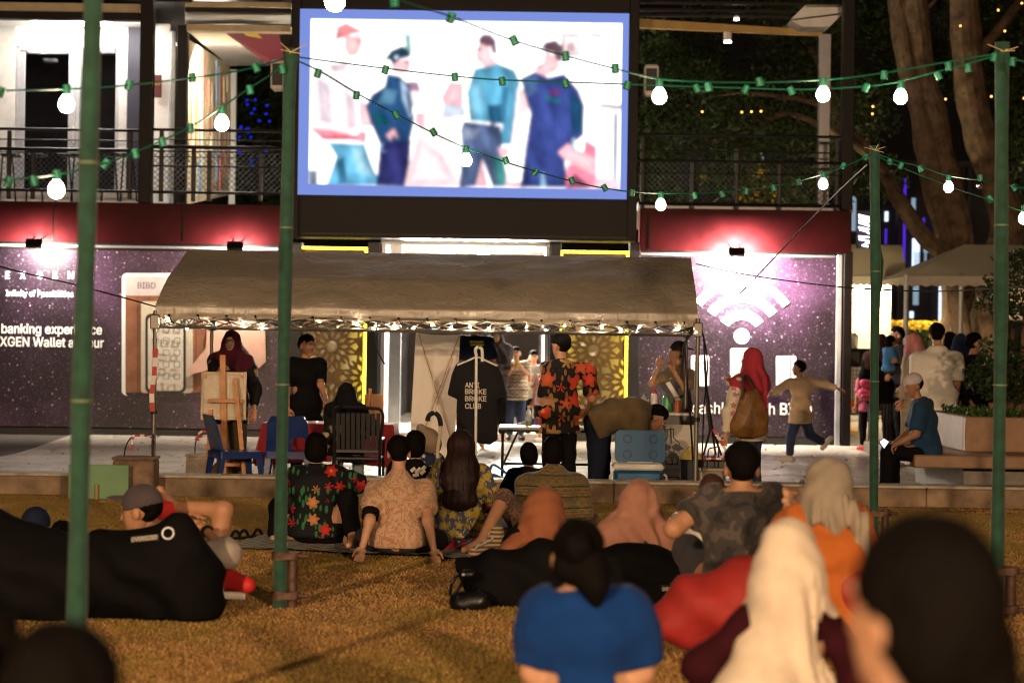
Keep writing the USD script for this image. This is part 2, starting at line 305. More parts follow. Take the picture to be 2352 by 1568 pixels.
for g in near[:290]: obj('paving_stone', flag_mesh(g, rr), stone[rr.integers(4)], pv)
obj('paving_stones', cat(*[flag_mesh(g, rr) for g in near[290:] + flags(-6.6, 14, 31.7, 42, .66, .56, 4)]), stone[0], pv, kind='stuff')
rt = flags(7.4, 9.6, 22.55, 31.7, .66, .56, 5)
obj('paving_stones', cat(*[flag_mesh(g, rr) for g in rt]), stone[1], pv, kind='stuff')
M_tact = mat('yellow_tactile_tile', (.55, .33, .05), .5, var=.2, bump=.2)
def lie(x0, x1, y0, y1, dz, t=.004):
    m = box(x0, x1, y0, y1, 0, t); m.vertices[:, 2] += pav_z(m.vertices[:, 1]) + dz; return m
# yellow tactile tiles along the kerb and away beside the building
for k in range(46): obj('tactile_tile', lie(-6.6 + .31 * k, -6.6 + .31 * k + .3, 22.2, 22.5, -.004, .01), M_tact, pv)
for k in range(44): obj('tactile_tile', lie(5.45 + .0 * k, 5.8, 22.95 + .36 * k, 23.3 + .36 * k, .006, .006), M_tact, pv)
# drain grate in front of the low wall
gr = thing('drain_grate', 'long dark steel drain grate of narrow bars set in the pavement behind the low wall', 'drain grate')
M_grate = mat('grate_steel', (.09, .085, .08), .45, metal=.6)
obj('channel', box(-6.6, 9.6, 21.62, 21.98, -.055, -.044), M_black, gr)
for y in (21.62, 21.96): obj('rail', box(-6.6, 9.6, y, y + .025, -.044, -.03), M_grate, gr)
bars = [box(-6.6 + .08 * k, -6.6 + .08 * k + .028, 21.645, 21.96, -.044, -.032) for k in range(202)]
for b_ in bars: obj('grate_bar', b_, M_grate, gr)
M_kerbtop = mat('kerb_stone', (.42, .36, .28), .5, var=.3, vs=5, bump=.2)
lw = thing('low_wall', 'low stained concrete wall with a pale coping running along the lawn edge', 'wall')
xs = np.arange(-8, 10.1, 1.5)
for k in range(len(xs) - 1):
    obj('wall_block', rbox(xs[k], xs[k + 1] - .006, WALL_Y0, WALL_Y1, -.12, WALL_Z - .03, .008), M_conc, lw)
    obj('coping', rbox(xs[k], xs[k + 1] - .006, WALL_Y0 - .02, WALL_Y1 + .02, WALL_Z - .028, WALL_Z, .008), M_kerbtop, lw)
# ---------- the two-storey building of dark steel frames
FY = 32.0
bd = thing('container_building', 'two-storey dark steel framed building with maroon bands and open railed balconies', 'building', (0, FY, 0))
def part(name, u0, v0, u1, v1, d, t, m, b=.008, parent=None, **k): return obj(name, px_box(u0, v0, u1, v1, d, t, b), m, parent or bd, **k)
for a in ((-150, 465, 646, 557, FY - .25), (1470, 481, 1956, 578, FY - .25)): part('fascia_band', *a, .4, M_maroon)
part('fascia_joint', 1490, 490, 1493, 572, FY - .262, .01, M_brown, 0)
for u in (120, 420): part('fascia_joint', u, 470, u + 2, 554, FY - .262, .01, M_brown, 0)
for a in ((320, -40, 349, 466, FY - .2, .25), (404, 58, 428, 466, FY + 1.6, .2), (1936, -40, 1962, 482, FY - .2, .25), (1881, 78, 1907, 484, FY + .9, .2), (1936, 578, 1956, 1046, FY - .1, .3)): part('column', *a, M_brown if a[0] != 1881 else M_grey)
part('steel_trim', 1920, 585, 1932, 1040, FY - .06, .06, M_lgrey)
for a in ((640, 556, 690, 1030), (843, 556, 870, 1030), (1262, 556, 1286, 1030), (1443, 556, 1468, 1040)): part('column', *a, FY - .05, .3, M_black)
part('wall_panel', -150, 557, 642, 575, FY - .02, .2, M_brown); part('wall_panel', 1466, 578, 1938, 590, FY - .02, .2, M_brown)
for a in ((-150, 980, 642, 1016), (1466, 1000, 1938, 1042)): part('plinth', *a, FY - .01, .3, M_black)
part('wall_panel', -150, 575, 642, 985, FY + .06, .15, M_black); part('wall_panel', 1466, 588, 1936, 1004, FY + .06, .15, M_black)
part('conduit', -150, 563, 640, 569, FY - .06, .04, M_grey, .01)
part('conduit', 1470, 583, 1920, 589, FY - .06, .04, M_grey, .01)
# upper floor slabs and roof
for (u0, u1) in ((-150, 660), (1466, 1960)):
    x0, x1, z0, z1 = rect(u0, 458, u1, 470, FY); obj('floor_slab', box(x0, x1, FY, FY + 5.5, z0 - .1, z1 - .06), M_grey, bd)
x0, x1, z0, z1 = rect(-150, -60, 668, 8, FY); obj('roof_slab', box(x0, x1, FY + .3, FY + 6.5, z1 - .25, z1), M_brown, bd)
part('roof_beam', -150, 6, 322, 26, FY + .2, .2, M_cream); part('roof_beam', -150, 27, 322, 44, FY + .1, .2, M_brown)
part('roof_beam', 425, 4, 668, 17, FY + .1, .2, M_cream); part('roof_beam', 425, 18, 668, 29, FY + .15, .2, M_brown)
part('roof_beam', 428, 57, 668, 73, FY + .6, .2, M_cream)
part('roof_beam', 349, -5, 440, 4, FY, .2, M_brown)
# room behind the left balcony
part('wall_panel', -150, 52, 34, 470, FY + 2.2, .1, mat('grey_wall', (.42, .40, .37), .6)); part('wall_panel', 34, 42, 274, 109, FY + 2.2, .1, M_white)
part('wall_panel', 272, 45, 292, 470, FY + 2.15, .12, M_lgrey); part('wall_panel', 292, 40, 322, 470, FY + 2.1, .15, M_navy)
x0, x1, z0, z1 = rect(-150, 36, 330, 46, FY + 1); obj('ceiling_panel', box(x0, x1, FY + .35, FY + 6, z1, z1 + .05), M_white, bd)
dr = part('glass_door', 34, 109, 44, 470, FY + 2.2, .08, M_grey)
for a in ((264, 109, 272, 470), (44, 109, 264, 118), (172, 118, 186, 470), (44, 440, 264, 470), (44, 118, 56, 440), (156, 118, 172, 440), (186, 118, 200, 440)): part('door_frame', *a, FY + 2.2, .07, M_grey, parent=dr)
for a in ((56, 118, 156, 440), (200, 118, 264, 440)): part('pane', *a, FY + 2.23, .01, M_darkglass, 0, parent=dr)
part('handle', 166, 290, 170, 330, FY + 2.14, .03, M_lgrey, parent=dr)
part('wall_panel', -150, 100, 330, 470, FY + 5.6, .1, mat('dim_wall', (.10, .09, .085), .8))
part('ceiling_lamp', 62, 112, 95, 122, FY + 1.6, .12, mat('lamp_white', (.8, .8, .8), .5), .02)
# corridor: bright wall, picture wall receding, sloping white ceiling
part('wall_panel', 349, 55, 388, 470, FY + 2.0, .1, M_white); part('downpipe', 388, 70, 400, 470, FY + 1.95, .08, M_lgrey, .02)
def face(pts): return np.array(pts), np.array([(0, 1, 2), (0, 2, 3)])
def wedge(pts, n):
    p = np.array(pts, float); nv = np.array(n, float); q = np.vstack([p, p + nv]); return trimesh.convex.convex_hull(q)
a0, a1, b0, b1 = P(428, 88, FY + 1.8), P(428, 470, FY + 1.8), P(527, 150, FY + 8), P(527, 448, FY + 8)
obj('picture_wall', wedge([a0, a1, b1, b0], (-.06, 0, 0)), M_cream, bd)
strip_cols = [(.62, .5, .3), (.5, .2, .12), (.75, .68, .5), (.3, .2, .12), (.7, .45, .15), (.2, .3, .45), (.8, .75, .6), (.55, .12, .1), (.35, .4, .2)]
for k in range(22):
    t0, t1 = k / 22 + .004, (k + 1) / 22 - .006; up = rng.uniform(.0, .4); dn = rng.uniform(.55, 1)
    A, B = a0 + (b0 - a0) * t0, a0 + (b0 - a0) * t1; C, D = a1 + (b1 - a1) * t0, a1 + (b1 - a1) * t1
    obj('picture_strip', wedge([A + (C - A) * up, A + (C - A) * dn, B + (D - B) * dn, B + (D - B) * up], (.03, 0, 0)), mat('strip_%d' % (k % 9), strip_cols[k % 9], .6, var=.3, vs=8), bd)
part('wall_panel', 527, 160, 541, 470, FY + 7.9, .1, M_white)
obj('ceiling_panel', wedge([P(428, 70, FY + 1.2), P(600, 70, FY + 1.2), P(625, 150, FY + 8), P(527, 152, FY + 8)], (0, 0, .05)), M_white, bd)
obj('canopy_edge', wedge([P(512, 72, FY + 1.1), P(640, 72, FY + 1.3), P(660, 160, FY + 4), P(618, 150, FY + 4)], (0, .06, 0)), mat('maroon_sign', (.12, .02, .03), .5), bd)
obj('canopy_stripe', wedge([P(552, 71, FY + 1.05), P(585, 71, FY + 1.05), P(656, 143, FY + 3.9), P(640, 143, FY + 3.9)], (0, .03, 0)), mat('yellow_stripe', (.7, .5, .02), .5), bd)
sg = part('shop_sign', 350, 172, 371, 224, FY + 1.9, .03, mat('maroon_sign', (.12, .02, .03)))
obj('lettering', words_fit('SHOP', 352, 369, 197, 7, FY + 1.9, FY + 1.89), mat('yellow_stripe', (.7, .5, .02)), sg)
part('light_panel', 70, 46, 250, 50, FY + 1.5, .5, glow('white_panel_light', (1, .93, .82), 34), 0)
obj('ceiling_light', wedge([P(445, 34, FY + .8), P(520, 34, FY + .8), P(520, 44, FY + 1.3), P(445, 44, FY + 1.3)], (0, 0, .02)), MATS['white_panel_light'], bd)
obj('ceiling_panel', wedge([P(425, 30, FY + .5), P(668, 30, FY + .5), P(668, 56, FY + 1.6), P(425, 56, FY + 1.6)], (0, 0, .03)), M_white, bd)
rect_light('corridor_light', P(500, 110, FY + 3) + [0, 0, 0], P(490, 420, FY + 4), .8, 2.5, (1, .9, .74), 40)
rect_light('balcony_room_light', P(160, 60, FY + 1.2), P(160, 300, FY + 2.4), 2.2, .4, (1, .92, .85), 20)
# right balcony: beam with gold light put into its colour, slatted box, small lamps
obj('roof_beam', wedge([P(1467, 43, FY + .5), P(1467, 63, FY + .5), P(1888, 82, FY + .9), P(1888, 70, FY + .9)], (0, .15, 0)), mat('gold_beam', (.5, .33, .12), .45), bd)
for v0 in (8, 26, 38): part('roof_beam', 1466, v0 - 4, 1940, v0 + 3, FY + .2 + v0 * .02, .1, M_brown)
bx = part('slatted_box', 1850, 12, 1934, 18, FY + .3, .5, M_lgrey)
obj('slat', wedge([P(1816, 45, FY + .3), P(1848, 14, FY + .3), P(1934, 14, FY + .3), P(1934, 30, FY + .3)], (0, .6, 0)), M_lgrey, bx)
obj('slat', wedge([P(1816, 48, FY + .3), P(1934, 34, FY + .3), P(1905, 62, FY + .3), P(1845, 62, FY + .3)], (0, .6, 0)), M_lgrey, bx)
for (u0, v0, u1, v1, d) in ((1663, 70, 1681, 98, FY + .7), (1686, 34, 1699, 46, FY + .8)):
    l_ = part('spot_lamp', u0, v0, u1, v1 - 3, d, .11, M_white, .03); part('lens', u0 + 1, v1 - 3, u1 - 1, v1, d + .02, .07, glow('warm_lens', (1, .85, .7), 16), 0, parent=l_)
# railings with chain-link mesh
def railing(u0, u1, rails, posts, vtop, vbot, label, mesh=True):
    rg = thing('balcony_railing', label, 'railing')
    dm = FY - .12
    for (v0, r) in rails: obj('rail', rod(P(u0, v0 + (u0 - (u0 + u1) / 2) * ROLL, dm), P(u1, v0 + (u1 - (u0 + u1) / 2) * ROLL, dm), r), M_black, rg)
    for (u, a) in posts: obj('post', px_box(u - 5, a, u + 5, vbot + 20, dm, .05, .01), M_black, rg)
    x0, x1, z0, z1 = rect(u0, vtop, u1, vbot, dm); ms = []
    for k in np.arange(x0 - (z1 - z0), x1, .085):
        for s in (1, -1):
            a = k if s > 0 else k; p, q = (a, z0), (a + (z1 - z0), z1)
            l_ = LineString([p, q]) if s > 0 else LineString([(p[0], z1), (q[0], z0)])
            l_ = l_.intersection(sbox(x0, z0, x1, z1))
            if l_.length > .05: c = np.array(l_.coords); ms.append(tube([(c[0, 0], dm + .02 + .006 * s, c[0, 1]), (c[1, 0], dm + .02 + .006 * s, c[1, 1])], .0045, 4, False))
    obj('chain_link', cat(*ms), mat('galvanised_wire', (.12, .12, .12), .4, metal=.7), rg, kind='stuff')
railing(-150, 322, [(297, .022), (321, .01), (343, .028), (437, .022), (350, .008)], [(20, 300), (75, 345), (190, 345), (298, 297)], 350, 437, 'black railing with chain-link infill in front of the glass door balcony')
railing(350, 650, [(300, .022), (322, .01), (339, .03), (349, .012), (362, .008), (383, .014), (443, .022)], [(370, 300), (444, 340), (480, 345), (598, 345)], 350, 443, 'black railing with chain-link infill before the corridor of coloured panels')
railing(1466, 1936, [(312, .022), (349, .012), (372, .022), (470, .022), (400, .01)], [(1476, 312), (1590, 372), (1692, 340), (1790, 372), (1922, 312)], 375, 468, 'black railing with chain-link infill on the open balcony before the trees')
# balcony stools seen through the left railing
for k, u in enumerate((0, 62, 130, 165, 235, 278)):
    st = thing('balcony_stool', 'dark legged stool standing behind the balcony railing by the glass door', 'stool', P(u + 20, 455, FY + .8), group='stools behind the balcony railing')
    obj('seat', px_box(u, 352, u + 36, 358, FY + .8, .35, .01), M_black, st)
    for s, du in ((0, 2), (34, -2)):
        for dd in (0, .3): obj('leg', rod(P(u + s + du * 3, 358, FY + .82 + dd), P(u + s - du, 463, FY + .82 + dd), .014, 6), M_black, st)
part('parapet', -150, 436, 318, 466, FY + 1.2, .04, M_white)
# ---------- video wall
DS = 31.3
fr = thing('video_screen', 'giant bright video screen in a dark frame showing four men talking in a hall', 'screen')
obj('housing', px_box(668, -60, 1466, 549, DS + .02, .6, .01), M_brown, fr)
for (u0, v0, u1, v1) in ((668, -40, 689, 549), (1444, -40, 1466, 549)): obj('side_panel', px_box(u0, v0, u1, v1, DS - .03, .04, .008), M_brown, fr)
obj('lower_panel', px_box(690, 458, 1443, 549, DS - .02, .03, .006), M_brown, fr)
for v0 in (540,): obj('panel_joint', px_box(690, v0, 1443, v0 + 2, DS - .026, .005), M_black, fr)
def cpx(pts): return Polygon([(643 + .375 * a, .375 * b) for a, b in pts])
def lin(c): c = np.array(c, float); return np.where(c <= .04045, c / 12.92, ((c + .055) / 1.055) ** 2.4)
x0, x1, z0, z1 = rect(687, 27, 1442, 453, DS); NX, NZ = 330, 186
gx, gz = np.meshgrid(np.linspace(x0, x1, NX), np.linspace(z0, z1, NZ), indexing='ij')
X, Y = gx * FPX / DS, (EYE - gz) * FPX / DS
U, V = X * C_ - Y * S_ + 1176, X * S_ + Y * C_ + 784; pts = shapely.points(U.ravel(), V.ravel())
pic = [  # outline in the survey of the picture, colour, edge softness
    ([(190, 118), (2100, 147), (2082, 1165), (175, 1132)], (1.0, .99, 1.0), 1),
    ([(870, 690), (1060, 640), (1105, 1145), (755, 1147)], (1.0, .93, .93), 6), ([(850, 820), (1000, 960), (1098, 1140), (765, 1143)], (.98, .84, .86), 22),
    ([(985, 600), (1040, 500), (1125, 510), (1125, 660), (1000, 650)], (.96, .74, .77), 5), ([(780, 500), (850, 500), (880, 600), (815, 660), (785, 600)], (.72, .55, .66), 4), ([(790, 560), (870, 560), (860, 650), (800, 640)], (.95, .88, .9), 5),
    ([(757, 205), (806, 212), (810, 330), (770, 300)], (.55, .75, .72), 2), ([(1000, 640), (1140, 660), (1140, 720), (1000, 722)], (.8, .85, .92), 4), ([(830, 690), (885, 690), (885, 800), (830, 760)], (.92, .7, .74), 4),
    ([(1725, 205), (1842, 212), (1840, 350), (1722, 345)], (.72, .58, .62), 1.5), ([(1742, 222), (1826, 228), (1824, 334), (1740, 330)], (1, .93, .93), 1.5), ([(1760, 270), (1800, 260), (1815, 320), (1752, 325)], (.85, .7, .72), 3),
    ([(1905, 150), (1978, 152), (1975, 240), (1902, 236)], (.85, .82, .88), 2), ([(1920, 160), (1965, 160), (1960, 205), (1922, 205)], (1, 1, 1), 2), ([(1755, 148), (1835, 150), (1830, 165), (1757, 160)], (.8, .62, .66), 2),
    ([(188, 420), (420, 380), (470, 560), (490, 800), (330, 860), (188, 810)], (.95, .90, .92), 9), ([(335, 240), (350, 165), (408, 140), (462, 168), (530, 205), (440, 215), (400, 235), (338, 255)], (.95, .56, .58), 4),
    ([(395, 225), (505, 215), (512, 270), (480, 345), (420, 355), (390, 300)], (.97, .77, .77), 6), ([(190, 790), (330, 800), (470, 830), (490, 800), (535, 810), (530, 882), (450, 866), (260, 862)], (.97, .60, .66), 5), ([(240, 838), (470, 828), (475, 852), (290, 862)], (.92, .36, .44), 3),
    ([(287, 870), (522, 882), (562, 1000), (606, 1100), (602, 1138), (285, 1134), (345, 960)], (.38, .66, .80), 4), ([(430, 910), (500, 900), (570, 1090), (480, 1060)], (.62, .82, .90), 9), ([(345, 990), (395, 960), (410, 1130), (365, 1130)], (.22, .45, .58), 7), ([(176, 1040), (235, 1040), (235, 1134), (176, 1132)], (.5, .55, .62), 6),
    ([(480, 610), (520, 620), (570, 720), (560, 780), (490, 780)], (1, .84, .86), 5), ([(655, 450), (740, 468), (792, 520), (816, 650), (826, 752), (800, 865), (700, 905), (612, 890), (560, 770), (525, 650), (560, 580), (640, 530)], (.13, .27, .43), 3),
    ([(640, 540), (720, 560), (700, 640), (600, 640)], (.34, .52, .64), 9), ([(740, 486), (782, 540), (818, 690), (798, 725), (750, 610)], (.72, .84, .95), 3), ([(765, 540), (790, 590), (812, 700), (795, 700)], (.12, .2, .4), 3), ([(560, 690), (640, 700), (680, 760), (600, 770)], (.09, .36, .42), 8),
    ([(612, 880), (808, 862), (795, 1000), (763, 1152), (590, 1142), (600, 1000)], (.17, .17, .37), 3), ([(650, 830), (700, 788), (727, 852), (690, 830), (680, 866)], (1, .75, .77), 3), ([(605, 900), (640, 870), (625, 920), (665, 930), (610, 935)], (.45, .6, .78), 2.5),
    ([(680, 402), (720, 375), (798, 360), (806, 400), (790, 440), (742, 462), (690, 440)], (1, .76, .78), 4), ([(632, 376), (680, 310), (752, 280), (806, 328), (806, 352), (740, 368), (690, 402), (670, 372)], (.10, .22, .30), 3), ([(704, 345), (722, 345), (722, 364), (704, 364)], (.9, .95, 1), 2),
    ([(1190, 420), (1262, 410), (1330, 388), (1440, 430), (1472, 505), (1455, 700), (1432, 892), (1345, 890), (1362, 765), (1160, 742), (1143, 570)], (.33, .60, .72), 3.5), ([(1160, 520), (1240, 500), (1250, 700), (1170, 720)], (.47, .72, .82), 12), ([(1270, 650), (1350, 640), (1365, 760), (1290, 770)], (.16, .36, .5), 9), ([(1360, 520), (1400, 540), (1380, 760), (1350, 720)], (.22, .46, .6), 8),
    ([(1122, 742), (1355, 772), (1362, 900), (1402, 1146), (1300, 1146), (1240, 980), (1200, 1146), (1098, 1150), (1112, 880), (1104, 800)], (.30, .36, .50), 3.5), ([(1120, 780), (1230, 790), (1200, 850), (1115, 860)], (.52, .56, .66), 10), ([(1240, 975), (1280, 1146), (1200, 1146)], (.97, .74, .78), 3), ([(1300, 960), (1370, 960), (1390, 1140), (1330, 1140)], (.24, .5, .5), 10),
    ([(1215, 262), (1280, 268), (1302, 350), (1345, 388), (1262, 416), (1226, 400), (1193, 345)], (1, .82, .83), 5), ([(1212, 240), (1245, 208), (1292, 212), (1326, 250), (1332, 345), (1300, 330), (1290, 290), (1262, 285), (1216, 262)], (.42, .28, .34), 3.5), ([(1335, 905), (1408, 902), (1400, 962), (1352, 965)], (1, .78, .8), 4),
    ([(1455, 540), (1532, 560), (1502, 900), (1462, 1110), (1385, 1112), (1440, 700)], (1, .93, .94), 4), ([(1470, 545), (1525, 565), (1515, 690), (1465, 690)], (.98, .82, .82), 6),
    ([(1440, 1115), (1470, 1110), (1470, 1150), (1380, 1150), (1385, 1112)], (.97, .74, .76), 3), ([(1470, 482), (1560, 440), (1642, 475), (1742, 452), (1832, 555), (1868, 650), (1862, 832), (1800, 882), (1742, 930), (1765, 1152), (1468, 1152), (1532, 700)], (.19, .24, .47), 3.5),
    ([(1480, 490), (1570, 460), (1580, 560), (1520, 600)], (.30, .42, .60), 12), ([(1770, 560), (1850, 620), (1850, 800), (1790, 830)], (.10, .26, .38), 10), ([(1655, 558), (1705, 558), (1705, 580), (1655, 580)], (.6, .2, .42), 3), ([(1610, 570), (1650, 600), (1720, 615), (1700, 640), (1630, 610)], (.15, .5, .55), 3),
    ([(1545, 430), (1612, 380), (1622, 310), (1690, 350), (1722, 410), (1680, 452), (1622, 472)], (1, .79, .8), 5), ([(1597, 300), (1620, 260), (1692, 245), (1733, 292), (1735, 385), (1702, 380), (1672, 330), (1612, 312)], (.42, .30, .36), 3.5),
    ([(1204, 300), (1232, 298), (1232, 312), (1206, 312)], (.55, .35, .38), 3), ([(1200, 362), (1228, 366), (1226, 376), (1202, 372)], (.75, .42, .45), 4), ([(1570, 405), (1600, 400), (1600, 418), (1572, 420)], (.7, .42, .45), 5), ([(762, 382), (790, 380), (790, 392), (764, 394)], (.45, .25, .3), 3), ([(768, 420), (792, 420), (786, 432)], (.6, .3, .36), 3), ([(470, 250), (500, 248), (500, 262), (472, 262)], (.75, .5, .52), 4), ([(230, 480), (300, 520), (320, 760), (250, 740)], (.88, .80, .84), 14), ([(400, 560), (450, 600), (470, 780), (420, 790)], (.86, .76, .80), 14), ([(300, 395), (420, 380), (400, 430), (330, 440)], (.9, .78, .8), 8),
    ([(1865, 850), (1942, 900), (1942, 1158), (1748, 1160), (1758, 1010), (1850, 1000)], (.93, .52, .62), 5), ([(1703, 935), (1762, 880), (1935, 975), (1942, 1080), (1765, 1002)], (1, .77, .8), 5), ([(1790, 850), (1812, 850), (1808, 940), (1788, 930)], (.75, .85, .95), 3), ([(1600, 1060), (1615, 1060), (1632, 1152), (1595, 1152)], (.6, .75, .88), 3), ([(1800, 1060), (1900, 1150), (1760, 1150)], (.55, .28, .42), 8),
    ([(1950, 630), (2092, 642), (2088, 682), (1958, 668)], (.78, .72, .76), 3), ([(1975, 690), (2000, 690), (1990, 1120), (1965, 1120)], (.86, .86, .9), 4), ([(2040, 690), (2072, 690), (2066, 1130), (2032, 1130)], (.62, .62, .7), 4), ([(1930, 1090), (2080, 1100), (2080, 1165), (1930, 1162)], (.9, .8, .84), 5)]
col = np.tile(lin((.40, .47, .72)), (len(pts), 1)); 
inner = None
for poly, c, soft in pic:
    g = cpx(poly).buffer(0); d = np.where(shapely.contains(g, pts), -1, 1) * shapely.distance(g.boundary, pts)
    w = np.clip(.5 - d / (soft * .75), 0, 1); w = w * w * (3 - 2 * w); lit = .70 + .55 * np.clip(-d / 34, 0, 1)[:, None] if inner is not None and min(c) < .85 else 1.0
    if inner is None: inner = w
    w = w * inner; col = col * (1 - w[:, None]) + w[:, None] * lin(c) * lit * (2.4 if min(c) > .975 else .92)
nz = meshkit.fbm(np.stack([gx.ravel() * 14, gz.ravel() * 14, 0 * gx.ravel()], -1), 3, 3)[:, None]; n2 = meshkit.fbm(np.stack([gx.ravel() * 7 + gz.ravel() * 2, gz.ravel() * 2.4, 3 + 0 * gx.ravel()], -1), 4, 8)[:, None]; dark = np.clip(1.2 - col.mean(1, keepdims=True) * 1.6, 0, 1)
col *= (.82 + .36 * nz) * (1 + dark * 1.6 * (n2 - .5) * inner[:, None]); col = np.maximum(col, 0)
from scipy.ndimage import gaussian_filter
im = np.minimum(col, 1.6).reshape(NX, NZ, 3); fr0 = lin((.40, .47, .72)); iw = inner.reshape(NX, NZ, 1); col = (gaussian_filter(im, (1.5, 1.5, 0)) * iw + fr0 * (1 - iw)).reshape(-1, 3)
i, j = np.meshgrid(np.arange(NX - 1), np.arange(NZ - 1), indexing='ij'); q = np.stack([i * NZ + j, (i + 1) * NZ + j, (i + 1) * NZ + j + 1, i * NZ + j + 1], -1).reshape(-1, 4)
scr_m = graph('led_picture', {'a': ('attribute', {'attribute': 'picture'}), 'e': ('emission', {'strength': 1.25})}, [('a.color', 'e.color')], 'e.emission')
sp = obj('picture', (np.stack([gx, np.full_like(gx, DS - .04), gz], -1).reshape(-1, 3), tri(q)), scr_m, fr)
UsdGeom.PrimvarsAPI(stage.GetPrimAtPath(sp)).CreatePrimvar('picture', Sdf.ValueTypeNames.Color3fArray, 'vertex').Set([Gf.Vec3f(*map(float, c)) for c in col])
# ---------- printed banners on the ground floor
gal = graph('starry_print', {'g': ('geometry', {}), 'n': ('noise_texture', {'scale': .55, 'detail': 5.0, 'roughness': .6}), 'r': ('rgb_ramp', {'ramp': [(.34, (.004, .003, .005)), (.52, (.015, .007, .017)), (.70, (.07, .03, .075))]}),
    'v1': ('voronoi_texture', {'scale': 17.0}), 'l1': ('map_range', {'from_min': .09, 'from_max': .24, 'to_min': 1.0, 'to_max': 0.0, 'clamp': True}), 'v2': ('voronoi_texture', {'scale': 34.0}), 'l2': ('map_range', {'from_min': .12, 'from_max': .34, 'to_min': .30, 'to_max': 0.0, 'clamp': True}),
    'sc': ('separate_xyz', {}), 'pw': ('math', {'math_type': 'power', 'value2': 2.2}), 'k1': ('math', {'math_type': 'multiply'}), 'sc2': ('separate_xyz', {}), 'pw2': ('math', {'math_type': 'power', 'value2': 2.0}), 'k2': ('math', {'math_type': 'multiply'}), 'ad': ('math', {'math_type': 'add'}),
    'dens': ('map_range', {'from_min': .3, 'from_max': .62, 'to_min': .22, 'to_max': 1.0, 'clamp': True}), 'k3': ('math', {'math_type': 'multiply', 'use_clamp': True}), 'm': ('mix', {'color2': (.72, .52, .68)}), 'p': ('principled_bsdf', {'roughness': .34, 'specular_ior_level': .35})},
    [('g.position', 'n.vector'), ('n.fac', 'r.fac'), ('g.position', 'v1.vector'), ('g.position', 'v2.vector'), ('v1.distance', 'l1.value'), ('v2.distance', 'l2.value'), ('v1.color', 'sc.vector'), ('sc.x', 'pw.value1'), ('pw.value', 'k1.value1'), ('l1.result', 'k1.value2'),
     ('v2.color', 'sc2.vector'), ('sc2.y', 'pw2.value1'), ('pw2.value', 'k2.value1'), ('l2.result', 'k2.value2'), ('k1.value', 'ad.value1'), ('k2.value', 'ad.value2'), ('n.fac', 'dens.value'), ('dens.result', 'k3.value1'), ('ad.value', 'k3.value2'), ('k3.value', 'm.fac'), ('r.color', 'm.color1'), ('m.color', 'p.base_color')])
M_pw = mat('print_white', (.8, .78, .76), .45, var=.02); M_wood_p = mat('print_wood', (.22, .085, .04), .5, var=.35, vs=3); M_pcream = mat('print_cream', (.55, .48, .36), .5, var=.08, vs=14); M_pblack = mat('print_black', (.015, .015, .017), .4); M_pgrey = mat('print_grey', (.25, .25, .26), .5, var=.05); M_pink = mat('print_hand', (.66, .40, .30), .5, var=.12, vs=4)
DP = FY
def wp(pts, d=DP):
    q = [P(u, v, d) for u, v in pts]; return Polygon([(p[0], p[2]) for p in q])
def wrect(u0, v0, u1, v1, r=0, d=DP): 
    g = wp([(u0, v0), (u1, v0), (u1, v1), (u0, v1)], d); s = d / FPX; return g.buffer(-r * s).buffer(r * s) if r else g
L_ = [0]
def lay(name, poly, m, par, t=.004):
    L_[0] += 1; return obj(name, plate(poly, DP - .012 - .003 * (L_[0] % 30), t), m, par)
b1 = thing('advertising_banner', 'purple starry banner with a phone shaped door and the words banking experience', 'banner')
obj('sheet', px_box(-150, 572, 641, 984, DP - .01, .03), gal, b1)
lay('door_frame', wrect(280, 627, 470, 908, 12).difference(wrect(289, 637, 470, 908, 6)), M_pw, b1)
lay('door_head', wrect(289, 636, 470, 679, 4), mat('print_pale', (.55, .5, .48)), b1)
for k in range(7): lay('wood_plank', wrect(290 + 27 * k, 679, 316 + 27 * k, 901), M_wood_p, b1)
lay('door_leaf', wrect(325, 692, 444, 902, 8), M_pcream, b1)
lay('phone_edge', wrect(335, 720, 428, 903, 14).difference(wrect(341, 727, 422, 897, 11)), M_pblack, b1); lay('phone_screen', wrect(341, 727, 422, 897, 11), mat('print_screen', (.62, .57, .46), .4, var=.05), b1); lay('phone_notch', wrect(362, 721, 402, 732, 4), M_pblack, b1)
for k in range(5):
    for j_ in range(3): lay('phone_icon', wrect(351 + 25 * j_, 748 + 27 * k, 366 + 25 * j_, 763 + 27 * k, 3).difference(wrect(353 + 25 * j_, 750 + 27 * k, 364 + 25 * j_, 761 + 27 * k, 2)), M_pgrey, b1)
lay('hand', wp([(433, 848), (450, 833), (476, 800), (480, 755), (486, 738), (560, 730), (608, 740), (611, 830), (596, 843), (580, 815), (555, 785), (528, 815), (490, 845), (442, 858)]).buffer(.03).buffer(-.02), M_pink, b1)
lay('finger', wp([(585, 775), (598, 780), (606, 822), (596, 840), (586, 818)]).buffer(.01), mat('print_finger', (.72, .47, .37), .5), b1); lay('finger_gap', wp([(556, 782), (572, 775), (585, 778), (584, 800), (576, 808)]), mat('print_shade', (.42, .2, .14), .5), b1)
YT = DP - .018
for (t, u0, u1, v0, h) in (('E', 13, 23, 640, 16), ('X', 47, 58, 640, 16), ('G', 86, 98, 640, 16), ('E', 122, 132, 640, 16), ('N', 156, 170, 640, 16)): obj('lettering', words_fit(t, u0, u1, v0, h, DP, YT, True), M_pw, b1)
for (t, u0, u1, v0, h, bo) in (('Infinity of Possibilities', 14, 169, 681, 14, False), ('banking experience', 4, 235, 766, 21, True), ('EXGEN Wallet at your', -13, 239, 796, 21, True)): obj('lettering', words_fit(t, u0, u1, v0, h, DP, YT, bo), M_pw, b1)
